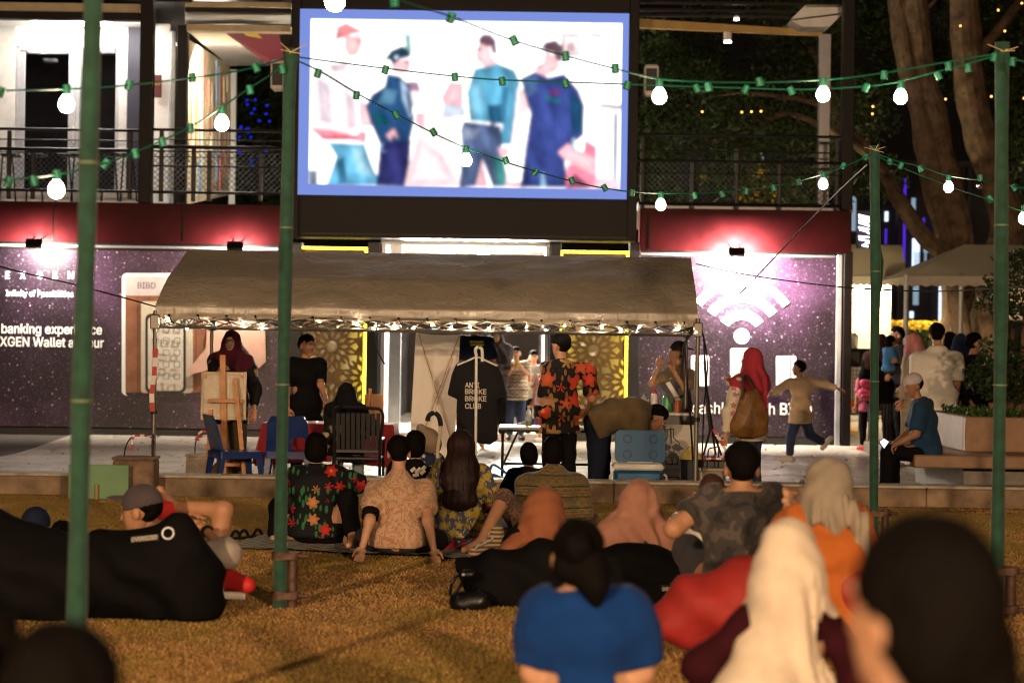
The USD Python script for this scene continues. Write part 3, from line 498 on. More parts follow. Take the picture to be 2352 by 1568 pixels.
obj('lettering', words_fit('BIBD', 319, 360, 663, 14, DP, DP - .11), mat('print_plum', (.13, .03, .06), .5), b1)
b2 = thing('advertising_banner', 'purple starry banner with a big white wireless symbol and a line about going cashless', 'banner')
obj('sheet', px_box(1467, 588, 1919, 1003, DP - .01, .03), gal, b2)
dc = P(1703.5, 772, DP); s_ = DP / FPX
lay('symbol_dot', Point(dc[0], dc[2]).buffer(17.6 * s_), M_pw, b2)
for ri, ro in ((38, 60), (77, 98), (115, 134)):
    th = np.radians(np.linspace(36, 144, 40)); lay('symbol_arc', Polygon(np.r_[np.c_[dc[0] + ro * s_ * np.cos(th), dc[2] + ro * s_ * np.sin(th)], np.c_[dc[0] + ri * s_ * np.cos(th[::-1]), dc[2] + ri * s_ * np.sin(th[::-1])]]), M_pw, b2)
lay('card', wrect(1587, 816, 1628, 886, 4), M_pw, b2); lay('card', wrect(1782, 817, 1828, 888, 4), M_pw, b2); lay('card', wrect(1677, 800, 1740, 905, 6), M_pw, b2)
lay('card_face', wrect(1686, 812, 1736, 893), M_pgrey, b2); lay('card_slit', wrect(1813, 818, 1814.5, 886), M_pgrey, b2); lay('card_line', wrect(1600, 832.5, 1628, 834), M_pblack, b2); lay('card_mark', wrect(1615, 820, 1621, 827).difference(wrect(1616.5, 821.5, 1619.5, 825.5)), M_pblack, b2); lay('card_mark', wrect(1786, 870, 1792, 877), M_pgrey, b2)
obj('lettering', words_fit('K', 1613, 1620, 853, 11, DP, DP - .11), M_pblack, b2)
obj('lettering', words_fit('cashless with', 1589, 1779, 950, 26, DP, YT), M_pw, b2); obj('lettering', words_fit('BIBD', 1791, 1864, 952, 26, DP, YT, True), M_pw, b2)
# floodlights over the banners
M_hot = glow('flood_lens', (1, .93, .8), 60)
for i, (u, v0) in enumerate(FLOODS):
    p = P(u, v0, FY - .62); fl = thing('floodlight', ('floodlight glaring over the banking banner text', 'black floodlight clipped to the band behind the tent roof', 'black floodlight above the white wireless symbol')[i], 'floodlight', p)
    obj('bracket', cat(rod(p + [-.07, 0, .05], p + [-.07, .40, .12], .012), rod(p + [.07, 0, .05], p + [.07, .40, .12], .012), rod(p + [-.07, 0, .05], p + [.07, 0, .05], .012)), M_black, fl)
    hd = rbox(-.12, .12, -.07, .07, -.025, .05, .015); T = trimesh.transformations.rotation_matrix(math.radians(62), (1, 0, 0)); hd.apply_transform(T); hd.apply_translation(p); obj('housing', hd, M_black, fl)
    ln = box(-.10, .10, -.055, .055, -.034, -.027).apply_transform(T); ln.apply_translation(p); obj('lens', ln, M_hot, fl)
    fwd = T[:3, :3] @ np.array([0, 0, -1.0]); rect_light('flood_beam_%d' % (i + 1), p + fwd * .05, p + fwd * 2, .2, .12, (1, .86, .72), (1600, 1100, 7000)[i])
# speakers beside the screen
for i, (u0, v0, u1, v1) in enumerate(((621, 137, 653, 206), (1480, 148, 1513, 219))):
    sk = thing('wall_speaker', ('white cased loudspeaker beside the screen, half behind the green pole top', 'white cased loudspeaker beside the screen over the open balcony')[i], 'loudspeaker')
    obj('case', px_box(u0, v0, u1, v1, 31.5, .3, .03), M_white, sk); obj('grille', px_box(u0 + 4, v0 + 9, u1 - 4, v1 - 10, 31.49, .02, .005), M_black, sk); obj('bracket', px_box(u0 + 10, v0 + 20, u1 - 10, v0 + 40, 31.8, .2), M_black, sk)
# ---------- gold lattice panels with light strips
M_led = glow('yellow_light_strip', (1, .78, .04), 5.0); M_back = mat('lattice_back', (.78, .70, .55), .6)
def lattice(u0, v0, u1, v1, label):
    t = thing('lattice_panel', label, 'lattice panel'); x0, x1, z0, z1 = rect(u0, v0, u1, v1, FY); w = x1 - x0
    obj('backing', box(x0, x1, FY + .10, FY + .13, z0, z1), M_back, t); R = w * .40; body = sbox(x0 + .045, z0, x1 - .045, z1 - .045); holes = []
    for k in range(7):
        for cx in ((x0 + x1) / 2,) if k % 2 == 0 else (x0, x1):
            cz = z1 - .55 - k * .47
            holes.append(Point(cx, cz).buffer(R * .2, 4))
            for n in range(12):
                a = n * math.pi / 6; e = lambda r, da: (cx + r * math.cos(a + da), cz + r * math.sin(a + da))
                holes.append(Polygon([e(R * .28, 0), e(R * .46, .17), e(R * .60, 0), e(R * .46, -.17)])); holes.append(Polygon([e(R * .66, .02), e(R * .88, .16), e(R * .97, 0), e(R * .88, -.16)])); holes.append(Polygon([e(R * .60, .26), e(R * .74, .33), e(R * .86, .26), e(R * .74, .19)]))
    hl = shapely.union_all([h for h in holes]); obj('lattice', plate(body.difference(hl), FY - .02, .02), M_gold, t)
    obj('light_strip', box(x0, x0 + .035, FY + .0, FY + .05, z0, z1), M_led, t); obj('light_strip', box(x1 - .035, x1, FY + .0, FY + .05, z0, z1), M_led, t); obj('light_strip', box(x0 + .036, x1 - .036, FY + .0, FY + .05, z1 - .035, z1), M_led, t)
lattice(684, 567, 841, 968, 'gold geometric lattice panel with yellow light strips behind the black shirt man')
lattice(1284, 576, 1442, 978, 'gold geometric lattice panel with yellow light strips behind the bending man')
# ---------- entrance between the lattice panels
xl, xr, zb, zt = rect(872, 556, 1260, 985, FY); zf = float(pav_z(34)) + .06
en = thing('entrance', 'brightly lit shop entrance with white ceiling under the screen', 'entrance')
obj('floor_step', rbox(xl, xr, FY - .25, FY + 9, zf - .3, zf, .01), mat('pale_floor', (.6, .57, .5), .2, var=.08, vs=3), en)
obj('ceiling', box(xl, xr, FY + .1, FY + 7.5, zt - .05, zt + .02), M_white, en); obj('door_head', box(xl, xr, FY - .05, FY + .1, zt - .0, zt + .16), M_lgrey, en)
for x in (xl, xr - .06): obj('side_wall', box(x, x + .06, FY + .1, FY + 7.5, zf, zt - .05), M_grey, en)
obj('rear_wall', box(xl, xr, FY + 7.4, FY + 7.5, zf, zt - .05), mat('dark_interior', (.035, .022, .016), .7), en)
part_ = lambda n, u0, v0, u1, v1, d, t, m: obj(n, px_box(u0, v0, u1, v1, d, t, .006), m, en)
part_('door_post', 893, 560, 921, 1000, FY + .15, .1, mat('satin_steel', (.32, .34, .36), .35, metal=.6)); part_('door_post', 874, 560, 884, 1000, FY + .02, .05, M_lgrey)
part_('shelf', 940, 990, 1010, 1060, FY + 6, .6, M_white) if False else None
part_('counter', 1195, 930, 1258, 1005, FY + 5.5, .6, M_cream)
M_down = glow('downlight', (1, .9, .8), 40)
for (a, b) in ((.45, .8), (.52, 1.8), (.59, 2.8), (.66, 3.8), (.3, 1.2), (.36, 3), (.75, 1), (.85, 4)): obj('downlight', lathe([(0, zt - .052), (.11, zt - .054), (.11, zt - .05)], (xl + (xr - xl) * a, FY + b, 0), 14), M_down, en)
rect_light('entrance_light', ((xl + xr) / 2, FY + 1.6, zt - .09), ((xl + xr) / 2, FY - 2.2, 0), 2.2, 2.4, (1, .88, .72), 130)
# ---------- green wrapped poles
def pole(pts, d, r, label, stake=None):
    t = thing('green_pole', label, 'pole', P(*pts[-1], d) * [1, 1, 0])
    p = spline([P(u, v, d) for u, v in pts], 26); n_ = np.array([meshkit.noise(np.array([[q[2] * 2.2, d, 1.0]]), 4)[0] for q in p])
    obj('net_wrap', tube(p, r * (.88 + .3 * n_), 14), M_green, t, smooth=40)
    for k in (8, 15): obj('tie', tube([p[k] + [0, 0, -.004], p[k] + [0, 0, .004]], r * 1.12, 14), mat('pale_string', (.16, .2, .1)), t)
    if stake:
        du, v0, v1, cl = stake; b = P(pts[-1][0] + du, v1, d + .02); a = P(pts[-1][0] + du, v0, d + .02)
        obj('stake', rod(b - [0, 0, .1], a, r * .8, 12), M_rust, t, smooth=40)
        for vv in cl:
            c = P(pts[-1][0], vv, d); e = P(pts[-1][0] + du, vv, d)
            obj('clamp', cat(tube([c + [0, 0, -.025], c + [0, 0, .025]], r * 1.35, 12), tube([e + [0, 0, -.022], e + [0, 0, .022]], r * 1.3, 12), box(c[0], e[0], d - r * 1.5, d - r * .9, c[2] - .02, c[2] + .02), rod(e + [r, -.03, 0], e + [r * 2.6, -.03, 0], .012)), M_rust, t, smooth=40)
    return p
pole([(218, -250), (214, 0), (206, 240), (199, 560), (190, 800), (176, 1420), (168, 1700)], 8.05, .037, 'green wrapped pole standing nearest, beside the black bean bags')
pole([(671, 112), (665, 180), (662, 330), (657, 560), (652, 800), (645, 1200), (643, 1397)], 12.1, .036, 'green wrapped pole with rusty stake beside the checked mat', (29, 1268, 1402, (1275, 1366)))
pole([(2009, 335), (2009, 420), (2011, 640), (2009, 800), (2007, 1236)], 17.1, .038, 'green wrapped pole between the running boy and the seated man in white cap', (26, 1168, 1240, (1178,)))
pole([(2302, 98), (2301, 300), (2300, 560), (2298, 800), (2292, 1200), (2288, 1408)], 12.2, .038, 'green wrapped pole in front of the stone planter', (34, 1302, 1412, (1310, 1398)))
fl_ = thing('loose_net', 'loose flap of green net hanging from the pole beside the running boy', 'net')
obj('flap', wedge([P(2012, 520, 17.14), P(2030, 600, 17.16), P(2026, 660, 17.16), P(2010, 720, 17.14)], (0, .03, 0)), M_green, fl_)
# ---------- festoon lights
M_bulb = glow('lit_bulb', (1, .80, .55), 60); M_dead = graph('clear_bulb', {'p': ('principled_bsdf', {'transmission_weight': 1.0, 'roughness': .05, 'base_color': (.9, .9, .9)})}, [])
def festoon(way, socks, bulbs, label, dead=()):
    t = thing('string_light', label, 'string light'); w = np.array([P(*q) for q in way]); us = np.array([q[0] for q in way], float); o = np.argsort(us)
    dd = lambda u: np.interp(u, us[o], np.array([q[2] for q in way], float)[o])
    obj('cable', tube(spline(w, 60), .005, 5), M_wire, t); r = np.random.default_rng(int(abs(us.sum())))
    prof = [(0, 0), (.018, .0), (.021, -.006), (.021, -.05), (.017, -.052), (.016, -.02)]
    for (u, v) in [*socks, *bulbs, *dead]:
        lit = (u, v) in bulbs or (u, v) in dead; top = P(u, v - (28 if lit else 10) * 12 / dd(u), dd(u)); m = lathe(prof, (0, 0, 0), 10)
        if not lit: m.apply_transform(trimesh.transformations.rotation_matrix(r.uniform(-.6, .6), (0, 1, 0)))
        m.apply_scale(.96); m.apply_translation(top + [0, 0, .008]); sk = obj('socket', m, M_sock, t, smooth=40)
        if lit:
            s = 1.0 if (u, v) in bulbs else .7; bl = lathe([(0, 0), (.013, 0), (.014, -.008), (.024, -.018), (.032, -.034), (.0345, -.050), (.031, -.066), (.019, -.080), (0, -.085)], (0, 0, 0), 16); bl.apply_scale(s * 1.1); bl.apply_translation(top + [0, 0, -.035])
            obj('bulb', bl, M_bulb if s == 1 else M_dead, t, smooth=True)
festoon([(-60, 214, 9.5), (0, 209, 9.9), (120, 206, 10.3), (220, 202, 10.6), (360, 189, 11), (585, 155, 11.8), (664, 130, 12.1)], [(6, 216), (298, 199), (440, 182), (584, 160)], [(153, 231)], 'upper string of green lamp sockets with one lit bulb crossing the nearest pole')
festoon([(-60, 418, 9.2), (0, 414, 9.6), (100, 405, 10), (240, 375, 10.6), (310, 350, 10.9), (440, 290, 11.3), (570, 205, 11.8), (664, 145, 12.1)], [(24, 422), (76, 420), (249, 382), (309, 357), (371, 330), (438, 298), (572, 210), (647, 163)], [(130, 427), (510, 276)], 'lower string of green lamp sockets rising to the pole beside the screen')
festoon([(672, 136, 12.1), (727, 160, 12.3), (820, 215, 12.7), (905, 260, 13.1), (1070, 340, 13.7), (1235, 395, 14.3), (1385, 432, 14.9), (1452, 441, 15.1), (1594, 444, 15.6), (1775, 428, 16.2), (1890, 400, 16.6), (2006, 352, 17.1)],
        [(733, 172), (820, 222), (906, 268), (991, 308), (1159, 372), (1234, 400), (1311, 418), (1385, 435), (1453, 446), (1594, 452), (1655, 449), (1715, 442), (1775, 434), (1832, 421), (1940, 384), (1992, 364)], [(1071, 362), (1518, 465), (1891, 418)], 'long sagging string of lights running under the screen between two poles')
festoon([(672, 130, 12.1), (890, 158, 12.4), (1010, 172, 12.5), (1152, 184, 12.6), (1440, 194, 12.6), (1715, 203, 12.5), (1850, 206, 12.4), (2000, 198, 12.3), (2180, 158, 12.2), (2300, 124, 12.2)], [(888, 164), (1044, 180), (1152, 190), (1297, 196), (1443, 200), (1597, 207), (1717, 210), (1813, 213), (1993, 206), (2151, 178), (2222, 160)], [(2069, 216)], 'string of lights stretched level across the screen to the planter pole')
festoon([(700, -90, 8.3), (905, -4, 9.3), (1040, 40, 9.9), (1175, 92, 10.5), (1297, 128, 10.9), (1412, 158, 11.2), (1515, 182, 11.4), (1700, 190, 11.7), (1890, 184, 11.9), (2030, 168, 12.05), (2180, 142, 12.15), (2300, 122, 12.2)], [(905, 8), (1040, 46), (1176, 98), (1298, 133), (1413, 161), (1625, 204), (1742, 192), (2031, 176), (2178, 156), (2286, 136)], [(770, -8), (1515, 214), (1891, 210)], 'string of lights falling from above the screen to the planter pole')
festoon([(2010, 352, 17.1), (2045, 365, 17), (2112, 382, 16.6), (2180, 404, 16.2), (2250, 414, 15.8), (2400, 442, 15)], [(2045, 374), (2112, 390), (2326, 434)], [(2179, 425)], 'upper short string of lights leaving the pole by the trees', [(2252, 425)])
festoon([(2010, 356, 17.1), (2072, 385, 16.6), (2160, 420, 16.2), (2270, 458, 15.4), (2420, 510, 14.6)], [(2072, 384), (2270, 460)], [(2352, 496)], 'lower short string of lights leaving the pole by the trees')
festoon([(2302, 124, 12.2), (2330, 136, 12), (2420, 150, 11.6)], [(2328, 146)], [], 'short end of a string of lights beyond the planter pole')
festoon([(-900, 240, 8), (-300, 120, 8), (218, -248, 8.05), (700, -150, 6.8), (1300, -300, 5), (2400, -900, 4)], [], [(-350, 150), (450, -170), (1000, -200), (1500, -400), (1900, -640)], 'string of lights above the audience')
# raffia ties at the pole tops
for (u, v, d) in ((670, 122, 12.1), (2008, 346, 17.1), (2302, 120, 12.2)):
    rf = thing('raffia_tie', {670: 'raffia tie knotted at the top of the pole by the screen', 2008: 'raffia tie knotted at the top of the pole by the trees', 2302: 'raffia tie knotted at the top of the planter pole'}[u], 'tie'); r = np.random.default_rng(u); c = P(u, v, d)
    obj('strands', cat(*[rod(c + [0, -.04, 0], c + [r.uniform(-.10, .10), -.05, r.uniform(-.02, .05)], .0025, 4) for k in range(5)]), mat('raffia', (.6, .48, .26)), rf)
# ---------- the market tent
tt = thing('market_tent', 'long grey tarpaulin market tent on thin steel posts over the stall', 'tent', (0, 21, 0))
M_tarp = graph('tarpaulin', {'g': ('geometry', {}), 'n': ('noise_texture', {'scale': 3.0, 'detail': 5.0, 'roughness': .6}), 'r': ('rgb_ramp', {'ramp': [(.3, (.40, .35, .275)), (.7, (.50, .44, .35))]}), 'mp': ('mapping', {'mapping_type': 'point', 'rotation': (0, .9, .5), 'scale': (9, 9, 2.2)}), 'n2': ('noise_texture', {'scale': 1.0, 'detail': 3.0, 'distortion': 1.2}), 'b': ('bump', {'strength': .5, 'distance': .035}), 'b3': ('noise_texture', {'scale': 45.0, 'detail': 2.0}), 'b2': ('bump', {'strength': .15, 'distance': .01}), 'p': ('principled_bsdf', {'roughness': .36, 'specular_ior_level': 1.0}), 't': ('translucent_bsdf', {'color': (.42, .34, .24)}), 'm': ('mix_closure', {'fac': .12})},
    [('g.position', 'n.vector'), ('n.fac', 'r.fac'), ('r.color', 'p.base_color'), ('g.position', 'mp.vector'), ('mp.vector', 'n2.vector'), ('n2.fac', 'b.height'), ('g.position', 'b3.vector'), ('b3.fac', 'b2.height'), ('b.normal', 'b2.normal'), ('b2.normal', 'p.normal'), ('p.BSDF', 'm.closure1'), ('t.BSDF', 'm.closure2')], 'm.closure')
FL, FR, BL, BR = P(357, 715, 20.62), P(1603, 733, 20.72), P(487, 735, 23.6), P(1577, 745, 23.6)
FLr, FRr = FL * [1, 1, 0], FR * [1, 1, 0]
prof = [(-.02, 1.70, 0), (0.0, 1.755, 0), (0.0, 1.83, .01), (.18, 1.94, .05), (.36, 2.035, .09), (.55, 2.13, .13), (.8, 2.21, .155), (1.1, 2.305, .18), (1.36, 2.39, .20), (1.5, 2.43, .21), (1.9, 2.31, .19), (2.4, 2.15, .14), (2.75, 1.98, .07), (3.0, 1.83, .01), (3.02, 1.75, 0)]
pr = np.array(prof); tq = np.linspace(0, len(pr) - 1, 70); NU = 160
Yp, Zp, Ip = (np.interp(tq, range(len(pr)), pr[:, k]) for k in range(3)); V = []
for k in range(NU):
    a = k / (NU - 1)
    for yq, zq, iq in zip(Yp, Zp, Ip):
        f = yq / 3.0; L = FLr * (1 - f) + BL * [1, 1, 0] * f; Rr = FRr * (1 - f) + BR * [1, 1, 0] * f
        ins = iq * .1; q = L + (Rr - L) * a; w = (Rr - L)[0]; e = min(a, 1 - a) * w
        q = q + np.array([ins * (1 - 2 * a) * (1 if True else 0), 0, 0]); q[2] = zq; V.append(q)
V = np.array(V); nn = meshkit.fbm(V * [2.2, 3, 3], 4, 11) - .5; n2 = meshkit.noise(np.c_[V[:, 0] * 3.4 + V[:, 2] * 5.0, V[:, 1], 0 * V[:, 0]], 6) - .5; edge = np.clip((2.25 - V[:, 2]) / .5, 0, 1)
V[:, 1] -= (.025 * nn + .04 * n2 * edge); V[:, 2] += .02 * nn + .012 * np.sin(V[:, 0] * 17.8) * (V[:, 2] < 1.74)
n = len(tq); i, j = np.meshgrid(np.arange(NU - 1), np.arange(n - 1), indexing='ij'); q = np.stack([i * n + j, (i + 1) * n + j, (i + 1) * n + j + 1, i * n + j + 1], -1).reshape(-1, 4)
obj('canopy', (V, tri(q)), M_tarp, tt, smooth=True)
for side in (0, NU - 1):  # gable ends
    s = V[side * n:(side + 1) * n]; c = np.vstack([s, [s[0] * .5 + s[-1] * .5]]); obj('gable', (c, np.array([(k, k + 1, n) for k in range(n - 1)])), M_tarp, tt)
M_tube = mat('tent_tube', (.20, .18, .155), .45, metal=.6, var=.2)
for (a, zb, r) in ((FL, -.02, .021), (FR, WALL_Z, .023), (BL, -.05, .02), (BR, -.05, .02)):
    obj('post', rod(a * [1, 1, 0] + [0, 0, zb], a * [1, 1, 0] + [0, 0, 1.78], r, 10), M_tube, tt, smooth=40)
    obj('corner_bracket', rbox(a[0] - .045, a[0] + .045, a[1] - .045, a[1] + .045, 1.60, 1.74, .01), M_tube, tt); obj('collar', tube([a * [1, 1, 0] + [0, 0, .78], a * [1, 1, 0] + [0, 0, .82]], r * 1.5, 10), M_black, tt)
def truss(a, b, n):
    a, b = a * [1, 1, 0], b * [1, 1, 0]
    for z, r in ((1.725, .012), (1.625, .015)): obj('truss_bar', rod(a + [0, 0, z], b + [0, 0, z], r), M_tube, tt)
    for k in range(n):
        p, q = a + (b - a) * k / n, a + (b - a) * (k + 1) / n; obj('truss_brace', rod(p + [0, -.012, 1.63], q + [0, -.012, 1.72], .008, 5), M_tube, tt); obj('truss_brace', rod(p + [0, .012, 1.72], q + [0, .012, 1.63], .008, 5), M_tube, tt)
truss(FL, FR, 18); truss(BL, BR, 18); truss(FL, BL, 8); truss(FR, BR, 8)
for k in range(19):
    a = FLr + (FRr - FLr) * (k + .5) / 19; obj('toggle', trimesh.creation.icosphere(1, .014).apply_translation(a + [0, -.05, 1.735]), M_black, tt); obj('toggle_cord', tube(ease(a + [0, -.05, 1.735], a + [.06, 0, 1.63], 4, .01), .004, 4), M_black, tt)
r = np.random.default_rng(5)  # the white wire of little lights wound along the truss
wv = np.array([FLr + (FRr - FLr) * t + [0, .03 * math.sin(t * 150), 1.67 + .045 * math.sin(t * 92) + .01 * r.normal()] for t in np.linspace(0, 1, 260)])
obj('light_wire', tube(wv, .0045, 4), mat('clear_wire', (.45, .42, .36), .3), tt); obj('tiny_lamp', cat(*[trimesh.creation.icosphere(0, .009).apply_translation(wv[k] + [0, -.01, -.01]) for k in range(6, 260, 9)]), glow('tiny_warm_lamp', (1, .80, .56), 800), tt, kind='stuff')
obj('hanging_cable', tube(spline([FRr + [-.02, 0, 1.68], FRr + [-.12, -.02, 1.50], FRr + [-.1, .0, 1.2], FRr + [-.05, 0, .7], FRr + [-.03, 0, .4]], 20), .010, 5), M_black, tt); obj('hanging_cable', tube(spline([FRr + [.03, 0, 1.7], FRr + [.10, 0, 1.3], FRr + [.07, 0, .9], FRr + [.06, 0, .3]], 20), .007, 5), M_black, tt)
obj('hanging_cable', tube(spline([P(868, 742, 20.6), P(862, 775, 20.6), P(872, 815, 20.6), P(884, 836, 20.6)], 14), .008, 5), M_black, tt)
obj('cable_bundle', tube(spline([P(1575, 742, 20.75), P(1545, 765, 20.8), P(1592, 752, 20.7), P(1570, 800, 20.75), P(1566, 870, 20.8)], 30), .013, 6), M_black, tt)
def cable(name, pts, r, m, label, c='cable'): obj(name, tube(spline([P(*q) for q in pts], 40), r, 6), m, label=label, cat=c)
cable('guy_rope', [(-70, 588, 19.5), (0, 612, 19.8), (180, 656, 20.2), (357, 704, 20.6)], .0075, M_black, 'black rope stretched from the tent corner past the banking banner', 'rope')
cable('guy_rope', [(1600, 606, 21.2), (1735, 634, 20), (1985, 663, 18.5), (2190, 668, 17), (2420, 650, 15)], .006, M_black, 'thin black cable running from the tent roof towards the planter trees', 'rope')
cable('guy_rope', [(1992, 378, 17.1), (1905, 460, 18.6), (1820, 548, 20), (1733, 640, 21.4), (1692, 682, 22)], .007, M_black, 'dark rope running down from the pole top across the wireless symbol', 'rope')
# tent weights, barrier tape, board
M_stone = mat('old_concrete', (.20, .13, .085), .9, var=.5, vs=7, bump=.5); M_block = mat('pale_block', (.38, .32, .25), .85, var=.3, vs=12, bump=.4); M_red = mat('tape_red', (.5, .03, .025), .5); M_tw = mat('tape_white', (.75, .72, .68), .5)
def tape(name, pts, w, label, nseg=10, c='tape'):
    t = thing(name, label, c); q = spline(pts, nseg + 1)
    for k in range(nseg):
        a, b = q[k], q[k + 1]; up = np.array([0, 0, w]) if abs((b - a)[2]) < .7 * np.linalg.norm(b - a) else np.array([w, 0, 0]); obj('stripe', wedge([a, b, b + up, a + up], (0, .004, 0)), (M_red, M_tw)[k % 2], t)
for k, (u0, v0, u1, v1, d, m, lb) in enumerate(((258, 1052, 352, 1138, 20.05, M_stone, 'dark weathered concrete weight before the low wall at the tent corner'), (426, 1045, 484, 1100, 23.2, M_block, 'pale concrete weight on the pavement beside the easel'), (1608, 1078, 1660, 1120, 21.1, M_block, 'pale concrete weight behind the low wall by the tent post'))):
    w_ = thing('tent_weight', lb, 'weight', P((u0 + u1) / 2, v1, d)); x0, x1, z0, z1 = rect(u0, v0, u1, v1, d); zb = 0 if k == 0 else -.05
    obj('block', rbox(x0, x1, d, d + .34, zb, z1 - .02, .015), m, w_); obj('lid', rbox(x0 - .01, x1 + .01, d - .01, d + .35, z1 - .018, z1 + .01, .008), m, w_)
    obj('rope', tube(spline([(x0 + .08, d + .15, z1), ((x0 + x1) / 2 - .02, d + .1, z1 + .2), (x1 - .03, d + .15, z1 + .22), (x1 - .03, d + .15, z1)], 16), .007, 5), M_black, w_)
tape('barrier_tape', [P(300, 1035, 20.1), P(304, 1003, 20.1), P(330, 1002, 20.15), P(354, 1012, 20.3)], .02, 'red and white tape tied over the dark weathered weight')
tape('barrier_tape', [P(352, 800, 20.5), P(348, 865, 20.5), P(343, 905, 20.5), P(345, 945, 20.5)], .045, 'twisted red and white tape hanging on the tent post', 7)
tape('barrier_tape', [P(446, 1010, 23), P(470, 992, 23), P(484, 1000, 23), P(448, 1008, 23.1), P(470, 1020, 23.1), P(480, 1040, 23.1)], .025, 'red and white tape looped above the pale weight by the easel', 12)
tape('barrier_tape', [P(1634, 985, 21.4), P(1655, 1020, 21.4), P(1672, 1048, 21.4)], .035, 'slanting red and white tape beside the woman in the red headscarf', 5)
tape('barrier_tape', [P(1610, 1056, 21.2), P(1640, 1055, 21.2), P(1668, 1056, 21.2)], .02, 'red and white tape lying across the black crate', 5)
bo = thing('green_board', 'pale green board propped on a stake in the grass before the low wall', 'board', P(226, 1143, 19.9)); x0, x1, z0, z1 = rect(157, 1067, 295, 1144, 19.9)
obj('sheet', rbox(x0, x1, 19.9, 19.93, .005, z1, .004), mat('green_sheet', (.17, .32, .16), .6, var=.1, vs=3), bo); obj('stake', rod(P(222, 1112, 19.87) * [1, 1, 0] - [0, 0, .05], P(222, 1112, 19.87), .018), mat('bare_wood', (.4, .26, .12)), bo)
# ---------- stall goods: easels
M_wood = mat('easel_wood', (.50, .21, .06), .45, var=.25, vs=10); M_canv = mat('canvas_back', (.62, .54, .41), .8, var=.08, vs=20, bump=.2)
ea = thing('easel', 'tall wooden easel holding a canvas turned away, in front of the woman in maroon', 'easel', P(515, 1090, 22.1) * [1, 1, 0])
def stick(a, b, w, t, m, par, name='bar'):
    a, b = np.array(a), np.array(b); obj(name, wedge([a + [-w / 2, 0, 0], a + [w / 2, 0, 0], b + [w / 2, 0, 0], b + [-w / 2, 0, 0]], (0, t, 0)), m, par)
D = 22.1
stick(P(511, 815, D), P(514, 985, D), .055, .03, M_wood, ea, 'mast'); stick(P(516, 960, D + .05), P(512, 1152, D - .1), .05, .03, M_wood, ea, 'mast'); stick(P(540, 868, D - .03), P(566, 1150, D - .3), .04, .03, M_wood, ea, 'leg'); stick(P(484, 940, D + .02), P(471, 1150, D - .2), .04, .03, M_wood, ea, 'leg')
for (u0, u1, v0, d) in ((478, 558, 916, D - .04), (502, 566, 1062, D - .12)): obj('crossbar', px_box(u0, v0, u1, v0 + 9, d, .03, .004), M_wood, ea)
cv = thing('canvas', 'stretched canvas seen from behind on the tall easel', 'canvas', P(512, 905, D)); obj('cloth', px_box(463, 856, 563, 962, D + .06, .012), M_canv, cv)
for a in ((461, 854, 468, 964), (558, 854, 565, 964), (468, 854, 558, 860), (468, 957, 558, 964)): obj('stretcher_bar', px_box(*a, D + .035, .03, .004), mat('pale_pine', (.6, .47, .3)), cv)
for (u, v) in ((468, 860), (553, 860), (468, 948), (553, 948)): obj('corner_wedge', px_box(u, v, u + 7, v + 8, D + .03, .01), M_wood, cv)
e2 = thing('table_easel', 'small tan table easel standing on the red table', 'easel', P(860, 970, 22.7)); M_tan = mat('tan_card', (.55, .29, .13), .6)
obj('board', px_box(836, 905, 880, 972, 22.72, .02, .004), M_tan, e2); stick(P(851, 892, 22.68), P(838, 975, 22.62), .03, .02, M_wood, e2, 'leg'); stick(P(849, 892, 22.68), P(864, 975, 22.62), .03, .02, M_wood, e2, 'leg')
# red table
M_rc = mat('red_cloth', (.30, .012, .018), .8, var=.2, vs=5, bump=.15, sheen=.3); rt_ = thing('red_table', 'table under a bright red cloth behind the slatted chair', 'table', P(755, 1100, 22.5) * [1, 1, 0])
xa, xb, zt_ = P(604, 970, 22.3)[0], P(903, 970, 22.3)[0], .645; nv = 60; ring = []
for t in np.linspace(0, 1, nv, endpoint=False):
    per = t * 4; s = int(per); f = per - s; c = [(xa, 22.25), (xb, 22.25), (xb, 22.95), (xa, 22.95)]; p, q_ = np.array(c[s]), np.array(c[(s + 1) % 4]); ring.append(p + (q_ - p) * f)
ring = np.array(ring); cen = ring.mean(0); rows = []
for k, (z, g, w) in enumerate(((zt_, 0, 0), (zt_ - .02, .012, 0), (zt_ - .15, .035, .010), (zt_ - .3, .06, .022), (zt_ - .42, .08, .03))):
    nrm = (ring - cen) / np.linalg.norm(ring - cen, axis=1)[:, None]; wob = np.sin(np.arange(nv) * 1.9) * w + np.sin(np.arange(nv) * .7) * w * .6; rows.append(np.c_[ring + nrm * (g + wob)[:, None], np.full(nv, z) - (.03 * np.cos(np.arange(nv) * .42) if k == 4 else 0)])
Vv = np.vstack([*rows, [[*cen, zt_]]]); k = np.arange(nv); k2 = (k + 1) % nv
F = np.vstack([tri(np.stack([r_ * nv + k2, r_ * nv + k, (r_ + 1) * nv + k, (r_ + 1) * nv + k2], 1)) for r_ in range(4)] + [np.stack([k, k2, np.full(nv, 5 * nv)], 1)])
obj('tablecloth', (Vv, F), M_rc, rt_, smooth=50)
for x in (xa + .06, xb - .06):
    for y in (22.32, 22.88): obj('leg', rod((x, y, -.05), (x, y, zt_ - .03), .018), M_grey, rt_)
obj('paper_stack', rbox(P(650, 0, 22.4)[0], P(742, 0, 22.4)[0], 22.35, 22.6, zt_ + .001, zt_ + .014, .003), M_tw, label='loose white papers lying on the red table', cat='papers'); obj('folded_card', wedge([P(655, 968, 22.45), P(672, 968, 22.45), P(664, 958, 22.45)] + [P(664, 958, 22.5)], (0, .1, 0)), M_tw, label='small white folded card on the red table', cat='card')
